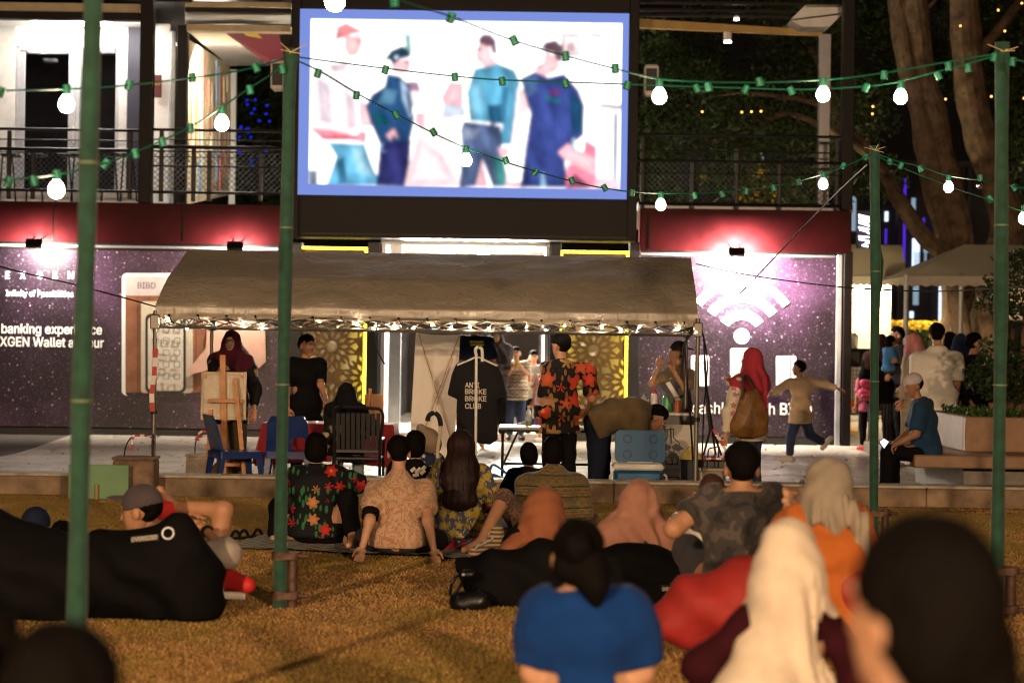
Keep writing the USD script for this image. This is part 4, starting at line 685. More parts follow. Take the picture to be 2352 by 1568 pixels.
# blue plastic chairs
M_blue = mat('blue_plastic', (.010, .028, .13), .3, var=.1, coat=.2)
def plastic_chair(loc, rz, label, hole=False):
    t = thing('plastic_chair', label, 'chair', loc); ca, sa = math.cos(rz), math.sin(rz); Rm = np.array([[ca, -sa, 0], [sa, ca, 0], [0, 0, 1]])
    def put(name, m, mm=M_blue): obj(name, trimesh.Trimesh(m.vertices @ Rm.T + np.array(loc), m.faces, process=False), mm, t, smooth=35)
    sh = sbox(-.2, -.2, .2, .2).buffer(.03); put('seat', trimesh.creation.extrude_polygon(sh, .025, engine='earcut').apply_translation((0, 0, .41))); put('seat_rim', trimesh.creation.extrude_polygon(sh.difference(sh.buffer(-.02)), .05, engine='earcut').apply_translation((0, 0, .365)))
    bk = Polygon([(-.2, 0), (.2, 0), (.185, .3), (.15, .36), (-.15, .36), (-.185, .3)]).buffer(.02)
    if hole: bk = bk.difference(Point(.12, .08).buffer(.085))
    m = trimesh.creation.extrude_polygon(bk, .018, engine='earcut'); v = m.vertices.copy(); m.vertices = np.c_[v[:, 0], -.20 - v[:, 2] - .22 * v[:, 1] - .12 * v[:, 1] ** 2 + .5 * v[:, 0] ** 2, .42 + v[:, 1]]; put('backrest', m)
    for (x, y, dx, dy) in ((-.19, -.19, -.04, -.06), (.19, -.19, .04, -.06), (-.19, .19, -.04, .04), (.19, .19, .04, .04)): put('leg', trimesh.convex.convex_hull(np.array([(x + a, y + b, .41) for a in (-.03, .03) for b in (-.03, .03)] + [(x + dx + a, y + dy + b, 0) for a in (-.018, .018) for b in (-.018, .018)])))
plastic_chair(P(540, 1090, 21.6) * [1, 1, 0] + [0, 0, -.05], -1.15, 'blue plastic chair turned sideways beside the tall easel')
plastic_chair(P(662, 1090, 21.7) * [1, 1, 0] + [0, 0, -.05], .05, 'blue plastic chair seen from behind at the red table', True)
# slatted metal chair
D = 21.2; sc_ = thing('slatted_chair', 'black metal armchair with vertical slats on its back, seen from behind', 'chair', P(820, 1150, D) * [1, 1, 0]); M_bm = mat('black_metal', (.006, .0055, .0055), .35)
tl, tr, bl, br = P(768, 937, D), P(878, 941, D), P(772, 1040, D + .05), P(872, 1042, D + .05)
obj('back_frame', tube(spline([P(766, 1150, D - .02) * [1, 1, 0] + [0, 0, -.05], P(768, 1020, D), P(766, 950, D), tl + [.03, 0, .01], tr + [-.03, 0, .01], P(880, 955, D), P(873, 1020, D), P(872, 1150, D - .02) * [1, 1, 0] + [0, 0, -.05]], 60), .016, 8), M_bm, sc_, smooth=40)
for k in range(9): u = 776 + 11.6 * k; obj('slat', wedge([P(u - 4.6, 949, D - .005), P(u + 4.6, 949, D - .005), P(u + 4.2, 1033, D + .03), P(u - 4.2, 1033, D + .03)], (0, .012, 0)), M_bm, sc_)
obj('back_rail', px_box(770, 1032, 874, 1040, D + .01, .02, .004), M_bm, sc_); x0, x1 = P(770, 1062, D)[0], P(874, 1062, D)[0]
obj('seat_frame', rbox(x0, x1, D + .02, D + .5, .19 + .14, .22 + .14, .008), M_bm, sc_)
for x in (x0, x1): obj('armrest', rod((x, D, .53), (x, D + .48, .53), .016), M_bm, sc_); obj('front_leg', rod((x, D + .48, -.05), (x, D + .48, .53), .015), M_bm, sc_); obj('brace', rod((x, D + .02, .12), (x, D + .48, .12), .01), M_bm, sc_)
# white cloth banner on crossed rods
D = 22.9; xb_ = thing('cloth_banner', 'plain white cloth banner stretched on crossed rods behind the black shirt', 'banner', P(990, 1090, D) * [1, 1, 0]); g_ = []
for a in np.linspace(0, 1, 16):
    for b in np.linspace(0, 1, 24):
        t_, u_ = np.array([955 + 102 * a, 764 + 4 * a + 3 * math.sin(a * 3.1)]), np.array([936 + 104 * a, 1110]); q_ = t_ * (1 - b) + u_ * b; g_.append(P(*q_, D) + [0, .03 * math.sin(a * 3.14) * math.sin(b * 3.14) + .012 * math.sin(9 * a + 5 * b), 0])
i, j = np.meshgrid(np.arange(15), np.arange(23), indexing='ij'); obj('cloth', (np.array(g_), tri(np.stack([i * 24 + j, i * 24 + j + 1, (i + 1) * 24 + j + 1, (i + 1) * 24 + j], -1).reshape(-1, 4))), mat('white_cloth', (.80, .74, .66), .85, var=.04), xb_, smooth=True)
obj('rod', rod(P(962, 766, D - .05), P(1036, 1010, D - .1), .006), M_tan, xb_); obj('rod', rod(P(1055, 770, D - .05), P(948, 1060, D - .1), .006), M_tan, xb_); obj('rod_foot', rod(P(1090, 985, D - .3), P(1070, 1010, D - .15), .02), M_black, xb_)
# shirt on a stand
D = 21.9; ss = thing('display_stand', 'white pole stand with a hook, carrying the black shirt', 'stand', P(1093, 1150, D) * [1, 1, 0]); M_pl = mat('white_plastic', (.75, .70, .62), .35)
obj('pole', rod(P(1094, 812, D), P(1092, 1152, D), .015, 10), M_pl, ss, smooth=40); obj('hook', tube(spline([P(1094, 815, D), P(1092, 803, D), P(1098, 797, D), P(1107, 802, D), P(1108, 830, D)], 18), .016, 8), M_pl, ss); obj('base', lathe([(0, -.05), (.2, -.05), (.2, -.03), (.03, -.01), (0, -.01)], (P(1092, 1150, D)[0], D, 0)), M_pl, ss)
hg = thing('clothes_hanger', 'clear clothes hanger inside the black shirt', 'hanger', P(1096, 830, D)); obj('arm', tube(spline([P(1050, 838, D + .06), P(1075, 828, D + .06), P(1096, 820, D + .06), P(1118, 829, D + .06), P(1142, 840, D + .06)], 16), .010, 6), M_pl, hg)
ts = thing('t_shirt', 'black shirt with white lettering hanging on the white stand', 'shirt', P(1095, 900, D)); M_tee = mat('black_cotton', (.006, .005, .006), .9, bump=.1, sheen=0.0)
pol = [(1050, 836), (1080, 828), (1096, 838), (1112, 829), (1140, 838), (1150, 860), (1162, 905), (1140, 915), (1141, 1008), (1125, 1019), (1050, 1008), (1052, 915), (1030, 905), (1040, 860)]
def puff(poly, d, depth):
    """a hanging garment: the outline given body, rounded towards its edges"""
    g = Polygon([(P(u, v, d)[0], P(u, v, d)[2]) for u, v in poly]).buffer(.012); bx0, bz0, bx1, bz1 = g.bounds
    def fn(p):
        q = shapely.points(p[:, 0], p[:, 2]); e = np.where(shapely.contains(g, q), -1, 1) * shapely.distance(g.boundary, q); w = depth * np.sqrt(np.clip(-e / .12, 0, 1)) + .004; w = w * (1 + .35 * (meshkit.noise(p * [9, 0, 2.5], 3) - .5))
        return np.maximum(e, np.abs(p[:, 1] - d) - w)
    return nets(fn, (bx0, d - depth * 1.3, bz0), (bx1, d + depth * 1.3, bz1), .014)
obj('cloth', puff(pol, D + .09, .055), M_tee, ts, smooth=True)
for (t_, u0, u1, v0) in (('ANTI', 1068, 1101, 890), ('BROKE', 1068, 1117, 905), ('BROKE', 1068, 1117, 921), ('CLUB', 1068, 1105, 938)): obj('lettering', words_fit(t_, u0, u1, v0, 11.5, D, D + .018, True), mat('print_ivory', (.62, .56, .46), .7), ts)
# shopping trolley
D = 20.95; tr_ = thing('shopping_trolley', 'wheeled shopping trolley with a blue flowered bag and a curved beige handle', 'trolley', P(990, 1150, D) * [1, 1, 0]); M_beige = mat('beige_tube', (.5, .42, .3), .4)
obj('handle', tube(spline([P(1006, 1150, D), P(1005, 1040, D), P(1010, 1000, D), P(1012, 975, D), P(1005, 953, D)], 24), .018, 8), M_beige, tr_, smooth=40); obj('grip', tube(spline([P(1012, 978, D), P(1007, 955, D), P(997, 948, D), P(986, 953, D), P(982, 967, D)], 18), .024, 8), M_black, tr_, smooth=40); obj('joint', px_box(996, 1052, 1014, 1066, D - .03, .06, .01), M_black, tr_)
obj('bag', nets(*(lambda f: (f[0], f[1], f[2], .02))(blend([(P(975, 1060, D + .1), P(1000, 1060, D + .1), .10, .10), (P(975, 1130, D + .1), P(1000, 1130, D + .1), .12, .12)], .08))), flowers('trolley_print', (.012, .018, .05), [(.5, .45, .4), (.35, .3, .28)], 16, None, .4, 5, (.5, .4, .2)), tr_, smooth=True)
bn = lambda p: blend([(P(950, 1010, D + .12), P(992, 1020, D + .1), .07, .10), (P(968, 985, D + .1), P(985, 1000, D + .1), .05, .08)], .05)[0](p) - .03 * (meshkit.fbm(p * 11, 3, 2) - .5)
obj('bundle', nets(bn, P(935, 1060, D) - [.15, .15, 0], P(1010, 960, D) + [.15, .35, .1], .016), mat('crumpled_beige', (.22, .16, .105), .9), label='crumpled beige cloth bundle on top of the shopping trolley', cat='bundle', smooth=True)
for k in (0, 1): obj('wheel', lathe([(0, -.015), (.06, -.015), (.06, .015), (0, .015)], (0, 0, 0)).apply_transform(trimesh.transformations.rotation_matrix(1.57, (0, 1, 0))).apply_translation(P(966 + 40 * k, 1150, D) * [1, 1, 0] + [0, .1, .01]), M_black, tr_)
# white folding table with a bottle and bright cloth
D = 22.6; ft = thing('folding_table', 'white topped folding table with black braced legs beside the flowered shirt man', 'table', P(1260, 1150, D) * [1, 1, 0]); x0, x1 = P(1146, 982, D)[0], P(1420, 982, D)[0]; zt2 = P(1200, 980, D)[2]
obj('table_top', rbox(x0, x1, D, D + .62, zt2 - .03, zt2, .01), M_pl, ft); obj('edge_frame', rbox(x0 + .02, x1 - .02, D + .02, D + .6, zt2 - .055, zt2 - .031, .004), M_black, ft)
for x in (x0 + .04, x1 - .1):
    for y in (D + .05, D + .55): obj('leg', rod((x, y, -.05), (x, y, zt2 - .05), .015), M_bm, ft)
    obj('leg_bar', rod((x, D + .05, .2), (x, D + .55, .2), .012), M_bm, ft)
obj('brace', rod((x0 + .04, D + .06, .2), (x0 + .2, D + .06, zt2 - .06), .012), M_bm, ft); obj('brace_bar', rod((x0 + .04, D + .3, .22), (x1 - .1, D + .3, .22), .014), M_bm, ft)
bt = thing('water_bottle', 'clear plastic water bottle standing on the white folding table', 'bottle', P(1214, 978, D + .15)); c = np.array([P(1214, 978, D + .15)[0], D + .15, zt2])
obj('body', lathe([(0, .0), (.03, 0), (.033, .01), (.031, .05), (.033, .07), (.031, .10), (.033, .14), (.026, .165), (.013, .185), (.013, .2), (0, .2)], c, 16), graph('clear_plastic', {'p': ('principled_bsdf', {'transmission_weight': .85, 'roughness': .12, 'base_color': (.85, .85, .82), 'ior': 1.2})}, []), bt, smooth=True); obj('cap', lathe([(0, .2), (.016, .2), (.016, .222), (0, .222)], c, 12), M_pl, bt); obj('label', lathe([(.0345, .06), (.0345, .11)], c, 16), mat('bottle_label', (.55, .6, .65)), bt)
cf = [(.55, .06, .04), (.08, .30, .12), (.6, .35, .05), (.06, .2, .35), (.5, .1, .3)]
cl_ = thing('patterned_cloth', 'many coloured striped cloth lying rumpled on the white folding table', 'cloth', P(1225, 975, D + .35))
for k in range(10): a = x0 + .20 + .045 * k; obj('stripe', wedge([(a, D + .25, zt2 + .006), (a + .042, D + .25, zt2 + .008), (a + .042, D + .5, zt2 + .03 + .012 * k), (a, D + .5, zt2 + .02 + .012 * k)], (0, 0, .006)), mat('stripe_%d' % (k % 5), cf[k % 5], .8), cl_)
bb = lambda p: blend([(P(1135, 1100, 21.2), P(1170, 1108, 21.2), .06, .045), (P(1140, 1130, 21.2), P(1175, 1135, 21.2), .12, .1)], .05)[0](p) - .03 * (meshkit.fbm(p * 9, 3, 8) - .5)
bg_ = thing('blue_bag', 'crumpled bright blue plastic bag on the pavement behind the low wall', 'bag', P(1150, 1150, 21.2) * [1, 1, 0]); obj('sack', nets(bb, P(1110, 1160, 21.2) - [.1, .2, 0], P(1195, 1060, 21.2) + [.1, .2, .1], .016), mat('blue_sack', (.02, .11, .30), .25, coat=.3), bg_, smooth=True); obj('strap', tube(spline([P(1125, 1085, 21.15), P(1132, 1066, 21.15), P(1160, 1084, 21.15), P(1178, 1102, 21.15)], 14), .012, 5), mat('blue_sack', (0, 0, 0)), bg_)
# cool box
D = 20.77; cb = thing('cool_box', 'blue cool box with its lid raised and a white rim behind the low wall', 'cool box', P(1470, 1150, D) * [1, 1, 0]); M_cb = mat('cool_blue', (.006, .095, .23), .4, var=.08)
x0, x1, z0, z1 = rect(1413, 988, 1528, 1063, D + .35); lidp = sbox(x0 + .05, z0 + .05, x1 - .05, z1 - .05).buffer(.05)
obj('lid', plate(lidp, D + .35, .07), M_cb, cb); obj('lid_panel', plate(lidp.buffer(-.025), D + .34, .012), M_cb, cb)
for a in (.24, .76):
    for b in (.26, .74): obj('cup_ring', plate(Point(x0 + (x1 - x0) * a, z0 + (z1 - z0) * b).buffer(.045).difference(Point(x0 + (x1 - x0) * a, z0 + (z1 - z0) * b).buffer(.032)), D + .334, .008), mat('cool_blue_dark', (.003, .035, .09), .4), cb)
xa_, xb2, za_, zb_ = rect(1409, 1066, 1526, 1108, D); obj('body', rbox(xa_ + .015, xb2 - .015, D, D + .36, -.05, zb_ - .06, .03), M_cb, cb); obj('rim', rbox(xa_, xb2, D - .015, D + .37, zb_ - .058, zb_ + .0, .02), M_pl, cb); obj('hinge_strip', px_box(1440, 1060, 1500, 1068, D + .33, .03, .005), M_pl, cb)
for x in (xa_, xb2): obj('handle', tube(spline([(x, D + .1, zb_ - .1), (x + (.03 if x > xa_ + .1 else -.03), D + .1, zb_ - .13), (x, D + .1, zb_ - .2)], 10), .012, 6), M_pl, cb)
for k in range(3): obj('crease', rod((xb2 - .14 + .02 * k, D - .004, zb_ - .16 - .012 * k), (xb2 - .03, D - .004, zb_ - .13 - .012 * k), .003, 4), mat('cool_blue_dark', (0, 0, 0)), cb)
# drinks counter
D = 23.3; ct_ = thing('drinks_counter', 'dark fronted drinks counter with a pale top beside the tent post', 'counter', P(1520, 1150, D) * [1, 1, 0]); x0, x1 = P(1430, 950, D)[0], P(1602, 950, D)[0]; zc = P(1550, 948, D)[2]
obj('counter_top', rbox(x0, x1, D, D + .55, zc - .03, zc, .008), M_pl, ct_); obj('front_panel', box(x0 + .03, x1 - .03, D + .05, D + .07, .0, zc - .03), mat('dark_front', (.05, .04, .035), .25), ct_)
for x in (x0 + .04, x1 - .04):
    for y in (D + .04, D + .5): obj('leg', rod((x, y, -.05), (x, y, zc - .03), .016), M_bm, ct_)
def squeeze(u, h, r, m, mc, label, y=.1, name='squeeze_bottle'):
    c = np.array([P(u, 948, D + y)[0], D + y, zc]); t = thing(name, label, 'bottle', c); obj('body', lathe([(0, 0), (r, 0), (r * 1.03, h * .1), (r, h * .62), (r * .8, h * .7), (r * .55, h * .74), (0, h * .74)], c, 14), m, t, smooth=40); obj('nozzle', lathe([(r * .8, h * .72), (r * .75, h * .8), (r * .25, h * .86), (r * .12, h), (0, h)], c, 12), mc, t, smooth=40)
squeeze(1557, .19, .038, mat('orange_sauce', (.5, .13, .05), .3), M_pl, 'squeeze bottle of orange sauce at the end of the drinks counter'); squeeze(1478, .20, .036, M_pl, M_pl, 'white squeeze bottle with a pointed nozzle behind the bending man', .3); squeeze(1502, .28, .036, M_pl, M_red, 'white bottle with a red cap on the drinks counter', .35); squeeze(1532, .25, .05, mat('green_bottle', (.05, .35, .12), .3), mat('green_bottle', (0, 0, 0)), 'green bottle on the drinks counter below the black box', .3)
obj('white_tub', rbox(P(1534, 0, D)[0], P(1548, 0, D)[0], D + .06, D + .13, zc, zc + .07, .01), M_pl, label='small white tub beside the orange sauce bottle', cat='tub')
mc_ = thing('card_machine', 'tilted black box with a white printed face on the drinks counter', 'machine', P(1540, 905, D + .2)); obj('arm', wedge([P(1519, 888, D + .2), P(1529, 880, D + .2), P(1552, 924, D + .2), P(1540, 926, D + .2)], (0, .12, 0)), M_black, mc_); obj('screen_case', wedge([P(1537, 872, D + .15), P(1543, 868, D + .15), P(1567, 904, D + .15), P(1560, 910, D + .15)], (0, .1, 0)), M_black, mc_); obj('printed_face', wedge([P(1529, 880, D + .19), P(1539, 876, D + .19), P(1560, 908, D + .19), P(1549, 912, D + .19)], (0, .02, 0)), M_tw, mc_)
D = 22.2; pb = thing('drinks_poster', 'white drinks poster with a bottle outline and a black moustache beside the cool box', 'poster', P(1550, 1090, D)); obj('board', px_box(1500, 975, 1596, 1094, D, .03, .004), mat('poster_board', (.5, .45, .38), .6, var=.05), pb); M_ink = M_pblack
def ink(pts, w=.006): return plate(LineString([(P(u, v, D)[0], P(u, v, D)[2]) for u, v in pts]).buffer(w), D - .004, .003)
obj('bottle_outline', ink([(1524, 1031), (1524, 1018), (1533, 1004), (1533, 985), (1547, 985), (1547, 1004), (1560, 1018), (1560, 1031)]), M_ink, pb); obj('bottle_outline', ink([(1526, 1052), (1531, 1066), (1555, 1066), (1559, 1052)]), M_ink, pb); obj('centre_line', ink([(1540, 986), (1542, 1015)], .008), M_ink, pb); obj('centre_line', ink([(1543, 1050), (1544, 1066)]), M_ink, pb)
for s, c0 in ((-1, 1531), (1, 1552)): obj('moustache', plate(Polygon([(P(u, v, D)[0], P(u, v, D)[2]) for u, v in ([(c0 - s * 9, 1026), (c0, 1019), (c0 + s * 9, 1023), (c0 + s * 18, 1030), (c0 + s * 7, 1034), (c0 - s * 5, 1032)])]).buffer(.004), D - .005, .004), M_ink, pb)
obj('lettering', words_fit('MIXBRO', 1508, 1562, 1047, 10, D, D - .002), M_ink, pb); obj('rule', ink([(1526, 1035), (1562, 1035)], .003), M_ink, pb); obj('rule', ink([(1526, 1050), (1562, 1050)], .003), M_ink, pb); obj('lettering', words_fit('@mixbros', 1518, 1572, 1081, 8, D, D - .002), M_pgrey, pb)
obj('cardboard_box', rbox(P(1530, 0, D)[0], P(1576, 0, D)[0], D + .05, D + .3, -.05, .12, .006), mat('cardboard', (.35, .18, .08), .8), label='brown cardboard box under the drinks poster', cat='box')
bn_ = thing('rubbish_bin', 'black bin with a yellow liner at the foot of the tent post', 'bin', P(1585, 1110, 21.2)); c = P(1588, 1056, 21.4); obj('bin', lathe([(0, -.05), (.10, -.05), (.125, c[2]), (.13, c[2] + .01), (.11, c[2])], c * [1, 1, 0], 16), M_black, bn_); lf = blend([(c + [-.05, 0, .02], c + [-.02, 0, .09], .07, .05), (c + [.0, 0, .01], c + [.05, 0, .0], .09, .07)], .04); obj('liner', nets(lambda p: lf[0](p) - .03 * (meshkit.fbm(p * 14, 2, 3) - .5), lf[1], lf[2], .015), mat('yellow_liner', (.40, .30, .06), .35), bn_, smooth=True)
ck = thing('black_crate', 'black crate on the pavement between the tent post and the red headscarf woman', 'crate', P(1640, 1110, 21.4)); x0, x1, z0, z1 = rect(1608, 1050, 1672, 1078, 21.4); obj('crate_top', rbox(x0, x1, 21.4, 21.8, z1 - .03, z1, .008), M_black, ck); obj('crate_body', rbox(x0 + .02, x1 - .02, 21.42, 21.78, -.05, z1 - .03, .008), M_bm, ck)
tp = thing('folded_tripod', 'folded black tripod leaning beside the tent post before the starry banner', 'tripod', P(1636, 1150, 22) * [1, 1, 0]); obj('shaft', tube([P(1616, 770, 22), P(1622, 890, 22), P(1634, 990, 22)], [.008, .016, .026], 8), M_black, tp)
for (u, v) in ((1612, 1060), (1668, 1080), (1650, 1090)): obj('leg', rod(P(1634, 975, 22), P(u, v, 22), .012, 6), M_black, tp)
# ---------- bench with planter
M_bench = mat('tan_stone', (.30, .175, .10), .55, var=.18, vs=9, bump=.15); M_bench2 = mat('grey_stone', (.22, .19, .16), .6, var=.2, vs=12, bump=.2)
be = thing('stone_bench', 'long tan stone bench slab under the planter beside the skullcap man', 'bench', (5, 22, 0)); zb_ = P(2230, 1046, 22)[2]
obj('seat_slab', rbox(4.17, 9.5, 22, 25.2, zb_ - .135, zb_, .015), M_bench, be); obj('plinth', rbox(4.75, 9.5, 22.35, 25, -.05, zb_ - .136, .01), M_bench2, be)
pl_ = thing('stone_planter', 'tan stone planter box full of low green plants standing on the bench', 'planter', (5, 23, 0)); zt3 = P(2290, 958, 22.8)[2]
obj('box', cat(rbox(4.86, 9.5, 22.8, 22.92, zb_ + .002, zt3, .01), rbox(4.86, 4.98, 22.92, 25.1, zb_ + .002, zt3, .01), rbox(4.98, 9.5, 24.98, 25.1, zb_ + .002, zt3, .01)), M_bench, pl_); obj('soil', box(4.98, 9.5, 22.92, 24.98, zt3 - .08, zt3 - .05), mat('soil', (.04, .025, .015), .95), pl_)
def leafmat(name, c0, c1): return graph(name, {'g': ('geometry', {}), 'r': ('rgb_ramp', {'ramp': [(0, c0), (1, c1)]}), 'p': ('principled_bsdf', {'roughness': .55, 'specular_ior_level': .3}), 't': ('translucent_bsdf', {}), 'm': ('mix_closure', {'fac': .3})}, [('g.random_per_island', 'r.fac'), ('r.color', 'p.base_color'), ('r.color', 't.color'), ('p.BSDF', 'm.closure1'), ('t.BSDF', 'm.closure2')], 'm.closure')
M_leaf = leafmat('tree_leaf', (.03, .05, .012), (.11, .15, .035)); M_low = leafmat('low_leaf', (.05, .10, .015), (.14, .20, .04)); M_yel = leafmat('yellow_bloom', (.35, .22, .01), (.7, .45, .02))
def leaves(c, size, seed, aspect=.45):
    r = np.random.default_rng(seed); n = len(c); a = r.normal(size=(n, 3)); a /= np.linalg.norm(a, axis=1)[:, None]; b = np.cross(a, r.normal(size=(n, 3))); b /= np.linalg.norm(b, axis=1)[:, None]
    s = size * r.uniform(.6, 1.3, (n, 1)); v = np.stack([c - a * s, c - a * s * .1 + b * s * aspect, c + a * s, c - a * s * .1 - b * s * aspect], 1).reshape(-1, 3); k = np.arange(n) * 4
    return v, np.vstack([np.stack([k, k + 1, k + 2], 1), np.stack([k, k + 2, k + 3], 1)])
r = np.random.default_rng(21)
obj('ground_cover', leaves(np.c_[r.uniform(4.98, 9, 2600), r.uniform(22.93, 24.9, 2600), zt3 - .05 + r.uniform(0, .12, 2600)], .035, 3), M_low, pl_, kind='stuff')
M_bark = mat('tree_bark', (.10, .066, .038), .9, var=.6, vs=5, bump=.9, bs=14); M_bark2 = mat('slim_bark', (.15, .09, .05), .9, var=.4, vs=12, bump=.5)
def limb(pts, r0, r1, n=30, sides=12, seed=1):
    q = spline(pts, n); rr_ = np.linspace(r0, r1, n) * (1 + .18 * (meshkit.noise(q * 1.6, seed) - .5) * 2); m = tube(q, rr_, sides); m.vertices += (meshkit.fbm(m.vertices * [7, 7, 2.2], 3, seed)[:, None] - .5) * np.minimum(.09, r0 * .4); return m
def clump(cs, n, rad, seed):
    r = np.random.default_rng(seed); o = []
    for c in cs:
        d = r.normal(size=(n, 3)); d /= np.linalg.norm(d, axis=1)[:, None]; o.append(np.array(c) + d * rad * r.uniform(.25, 1.0, (n, 1)) ** .6 * [1.2, 1, .7])
    return np.vstack(o)
# small tree in the planter
ptree = thing('planter_tree', 'small dark leaved tree growing in the stone planter behind the green pole', 'tree', (5.6, 24, zt3))
for k, (u0, u1, v1) in enumerate(((2318, 2322, 830), (2335, 2350, 780), (2350, 2368, 800), (2300, 2306, 850))): obj('stem', limb([P(u0, 962, 24), P((u0 + u1) / 2 + 3, 900, 24), P(u1, v1, 24), P(u1 + 6, v1 - 90, 24)], .045, .02, 14, 7, k), M_bark2, ptree)
obj('crown', leaves(clump([P(u, v, 24 + r.uniform(-.4, .5)) for u, v in ((2268, 850), (2285, 830), (2300, 800), (2330, 820), (2350, 790), (2290, 870), (2270, 880), (2330, 860), (2355, 850), (2345, 890), (2320, 700), (2345, 660), (2300, 660), (2335, 720), (2285, 690), (2352, 610), (2330, 600), (2300, 895))], 130, .24, 4), .045, 5), M_leaf, ptree)
# the great tree behind
gt = thing('great_tree', 'great many trunked tree with rough bark rising behind the market stalls', 'tree', P(2190, 800, 37) * [1, 1, 0]); D = 37
for k, (pts_, ra, rb) in enumerate((([(2196, 840, D), (2190, 640, D), (2178, 560, D), (2150, 440, D), (2112, 250, D), (2076, 120, D), (2060, -40, D)], .26, .17), ([(2215, 830, D), (2206, 620, D), (2198, 540, D), (2178, 430, D), (2150, 280, D), (2118, 140, D), (2096, -40, D)], .28, .20), ([(2262, 830, 36.4), (2280, 640, 36.4), (2315, 520, 36.4), (2282, 400, 36.4), (2245, 290, 36.4), (2226, 180, 36.4), (2218, 60, 36.4), (2212, -60, 36.4)], .30, .24), ([(2225, 830, 36), (2208, 740, 36), (2196, 690, 36), (2190, 640, 36)], .17, .14))): obj('trunk', limb([P(*q) for q in pts_], ra, rb, 40, 14, k), M_bark, gt)
for k, (pts_, ra, rb) in enumerate((([(2185, 590, 36.8), (2152, 572, 36.7), (2102, 517, 36.6), (2064, 460, 36.6), (2036, 405, 36.8), (1990, 340, 37), (1940, 300, 37.2)], .17, .08), ([(2040, 400, 36.7), (1960, 330, 37), (1890, 290, 37.3), (1800, 262, 37.6), (1720, 300, 38), (1640, 325, 38.2)], .10, .025), ([(1960, 330, 37), (1900, 250, 37.6), (1820, 225, 38), (1700, 215, 38.4), (1620, 228, 38.6)], .07, .02), ([(1940, 300, 37.2), (1890, 170, 37.8), (1850, 90, 38.4), (1790, 30, 39)], .10, .03), ([(2060, 60, 37), (2130, 20, 37), (2170, -40, 37)], .05, .02), ([(2230, 150, 36.4), (2300, 60, 36.6), (2352, -10, 37)], .12, .06))): obj('branch', limb([P(*q) for q in pts_], ra, rb, 30, 8, 9 + k), M_bark, gt)
r = np.random.default_rng(31); cs = [P(r.uniform(1450, 2010), r.uniform(20, 460), r.uniform(36.8, 41)) for k in range(58)] + [P(r.uniform(1980, 2352), r.uniform(-60, 200), r.uniform(38, 41)) for k in range(24)] + [P(r.uniform(2300, 2380), r.uniform(180, 460), r.uniform(38, 40)) for k in range(8)]
obj('crown', leaves(clump(cs, 330, .62, 6), .07, 7, .38), M_leaf, gt)
bt2 = thing('dark_tree', 'dark tree seen past the corridor with a few blue lights on it', 'tree', P(600, 800, 46) * [1, 1, 0]); obj('trunk', limb([P(610, 800, 46), P(600, 500, 46), P(590, 250, 46)], .3, .15), M_bark, bt2); obj('crown', leaves(clump([P(r.uniform(530, 680), r.uniform(180, 480), r.uniform(44, 47)) for k in range(26)], 260, .6, 8), .08, 9), M_leaf, bt2)
obj('blue_lamp', cat(*[trimesh.creation.icosphere(0, .035).apply_translation(P(r.uniform(545, 620), r.uniform(230, 390), 43.5)) for k in range(26)]), glow('blue_lamp', (.02, .04, 1), .4), bt2, kind='stuff')
fl2 = thing('fairy_lights', 'tiny orange lights scattered in the dark branches of the great tree', 'lights', kind='stuff'); obj('lamps', cat(*[trimesh.creation.icosphere(1, .017).apply_translation(P(u, v, 36)) for u, v in ((1704, 258), (1726, 257), (1748, 256), (1613, 257), (2005, 245), (2004, 262), (2293, 24), (2308, 72), (2352, 226), (2172, 228), (2277, 222), (2347, 8), (2206, 60))]), glow('orange_lamp', (1, .38, .08), 5), fl2)
# ---------- market stalls beyond
M_canv2 = graph('stall_canvas', {'p': ('principled_bsdf', {'base_color': (.20, .19, .16), 'roughness': .7}), 't': ('translucent_bsdf', {'color': (.25, .22, .17)}), 'm': ('mix_closure', {'fac': .25})}, [('p.BSDF', 'm.closure1'), ('t.BSDF', 'm.closure2')], 'm.closure'); M_side = mat('stall_sheet', (.60, .52, .42), .8, var=.06, vs=2)
M_val = mat('stall_valance', (.42, .37, .30), .8)
def stall(u0, u1, vr, ve, d, ri0, ri1, posts, label):
    t = thing('market_stall', label, 'market stall', P((u0 + u1) / 2, 900, d) * [1, 1, 0]); a, b = P(u0, ve, d), P(u1, ve, d); zr = P((u0 + u1) / 2, vr, d + 1.5)[2]; e = np.array([0, 3.0, 0]); ra, rb_ = P(ri0, vr, d + 1.5), P(ri1, vr, d + 1.5); ra[2] = rb_[2] = zr
    q = np.array([a, b, b + e, a + e, ra, rb_]); obj('roof', (q, np.array([(0, 1, 5), (0, 5, 4), (2, 3, 4), (2, 4, 5), (1, 2, 5), (3, 0, 4)])), M_canv2, t)
    n = 24; top = np.array([a + (b - a) * k / n for k in range(n + 1)]); bot = top - [0, 0, .14] - np.c_[np.zeros((n + 1, 2)), .03 * (np.arange(n + 1) % 2)]; V = np.vstack([top, bot]) + [0, -.01, 0]; obj('valance', (V, np.array([f for k in range(n) for f in ((k, k + n + 1, k + n + 2), (k, k + n + 2, k + 1))])), M_val, t)
    for (u, dd) in posts: p = P(u, ve, d + dd); obj('post', rod(p * [1, 1, 0], p + [0, 0, .02], .035), M_lgrey, t)
    return t
s1 = stall(1900, 2084, 562, 634, 36, 1900, 2072, ((2081, .05),), 'grey canopy stall with a cream side sheet beside the building column'); s2 = stall(2086, 2420, 562, 634, 33.5, 2215, 2420, ((2082, .05), (2208, .1)), 'grey hipped canopy stall with a fringed edge among the tree trunks')
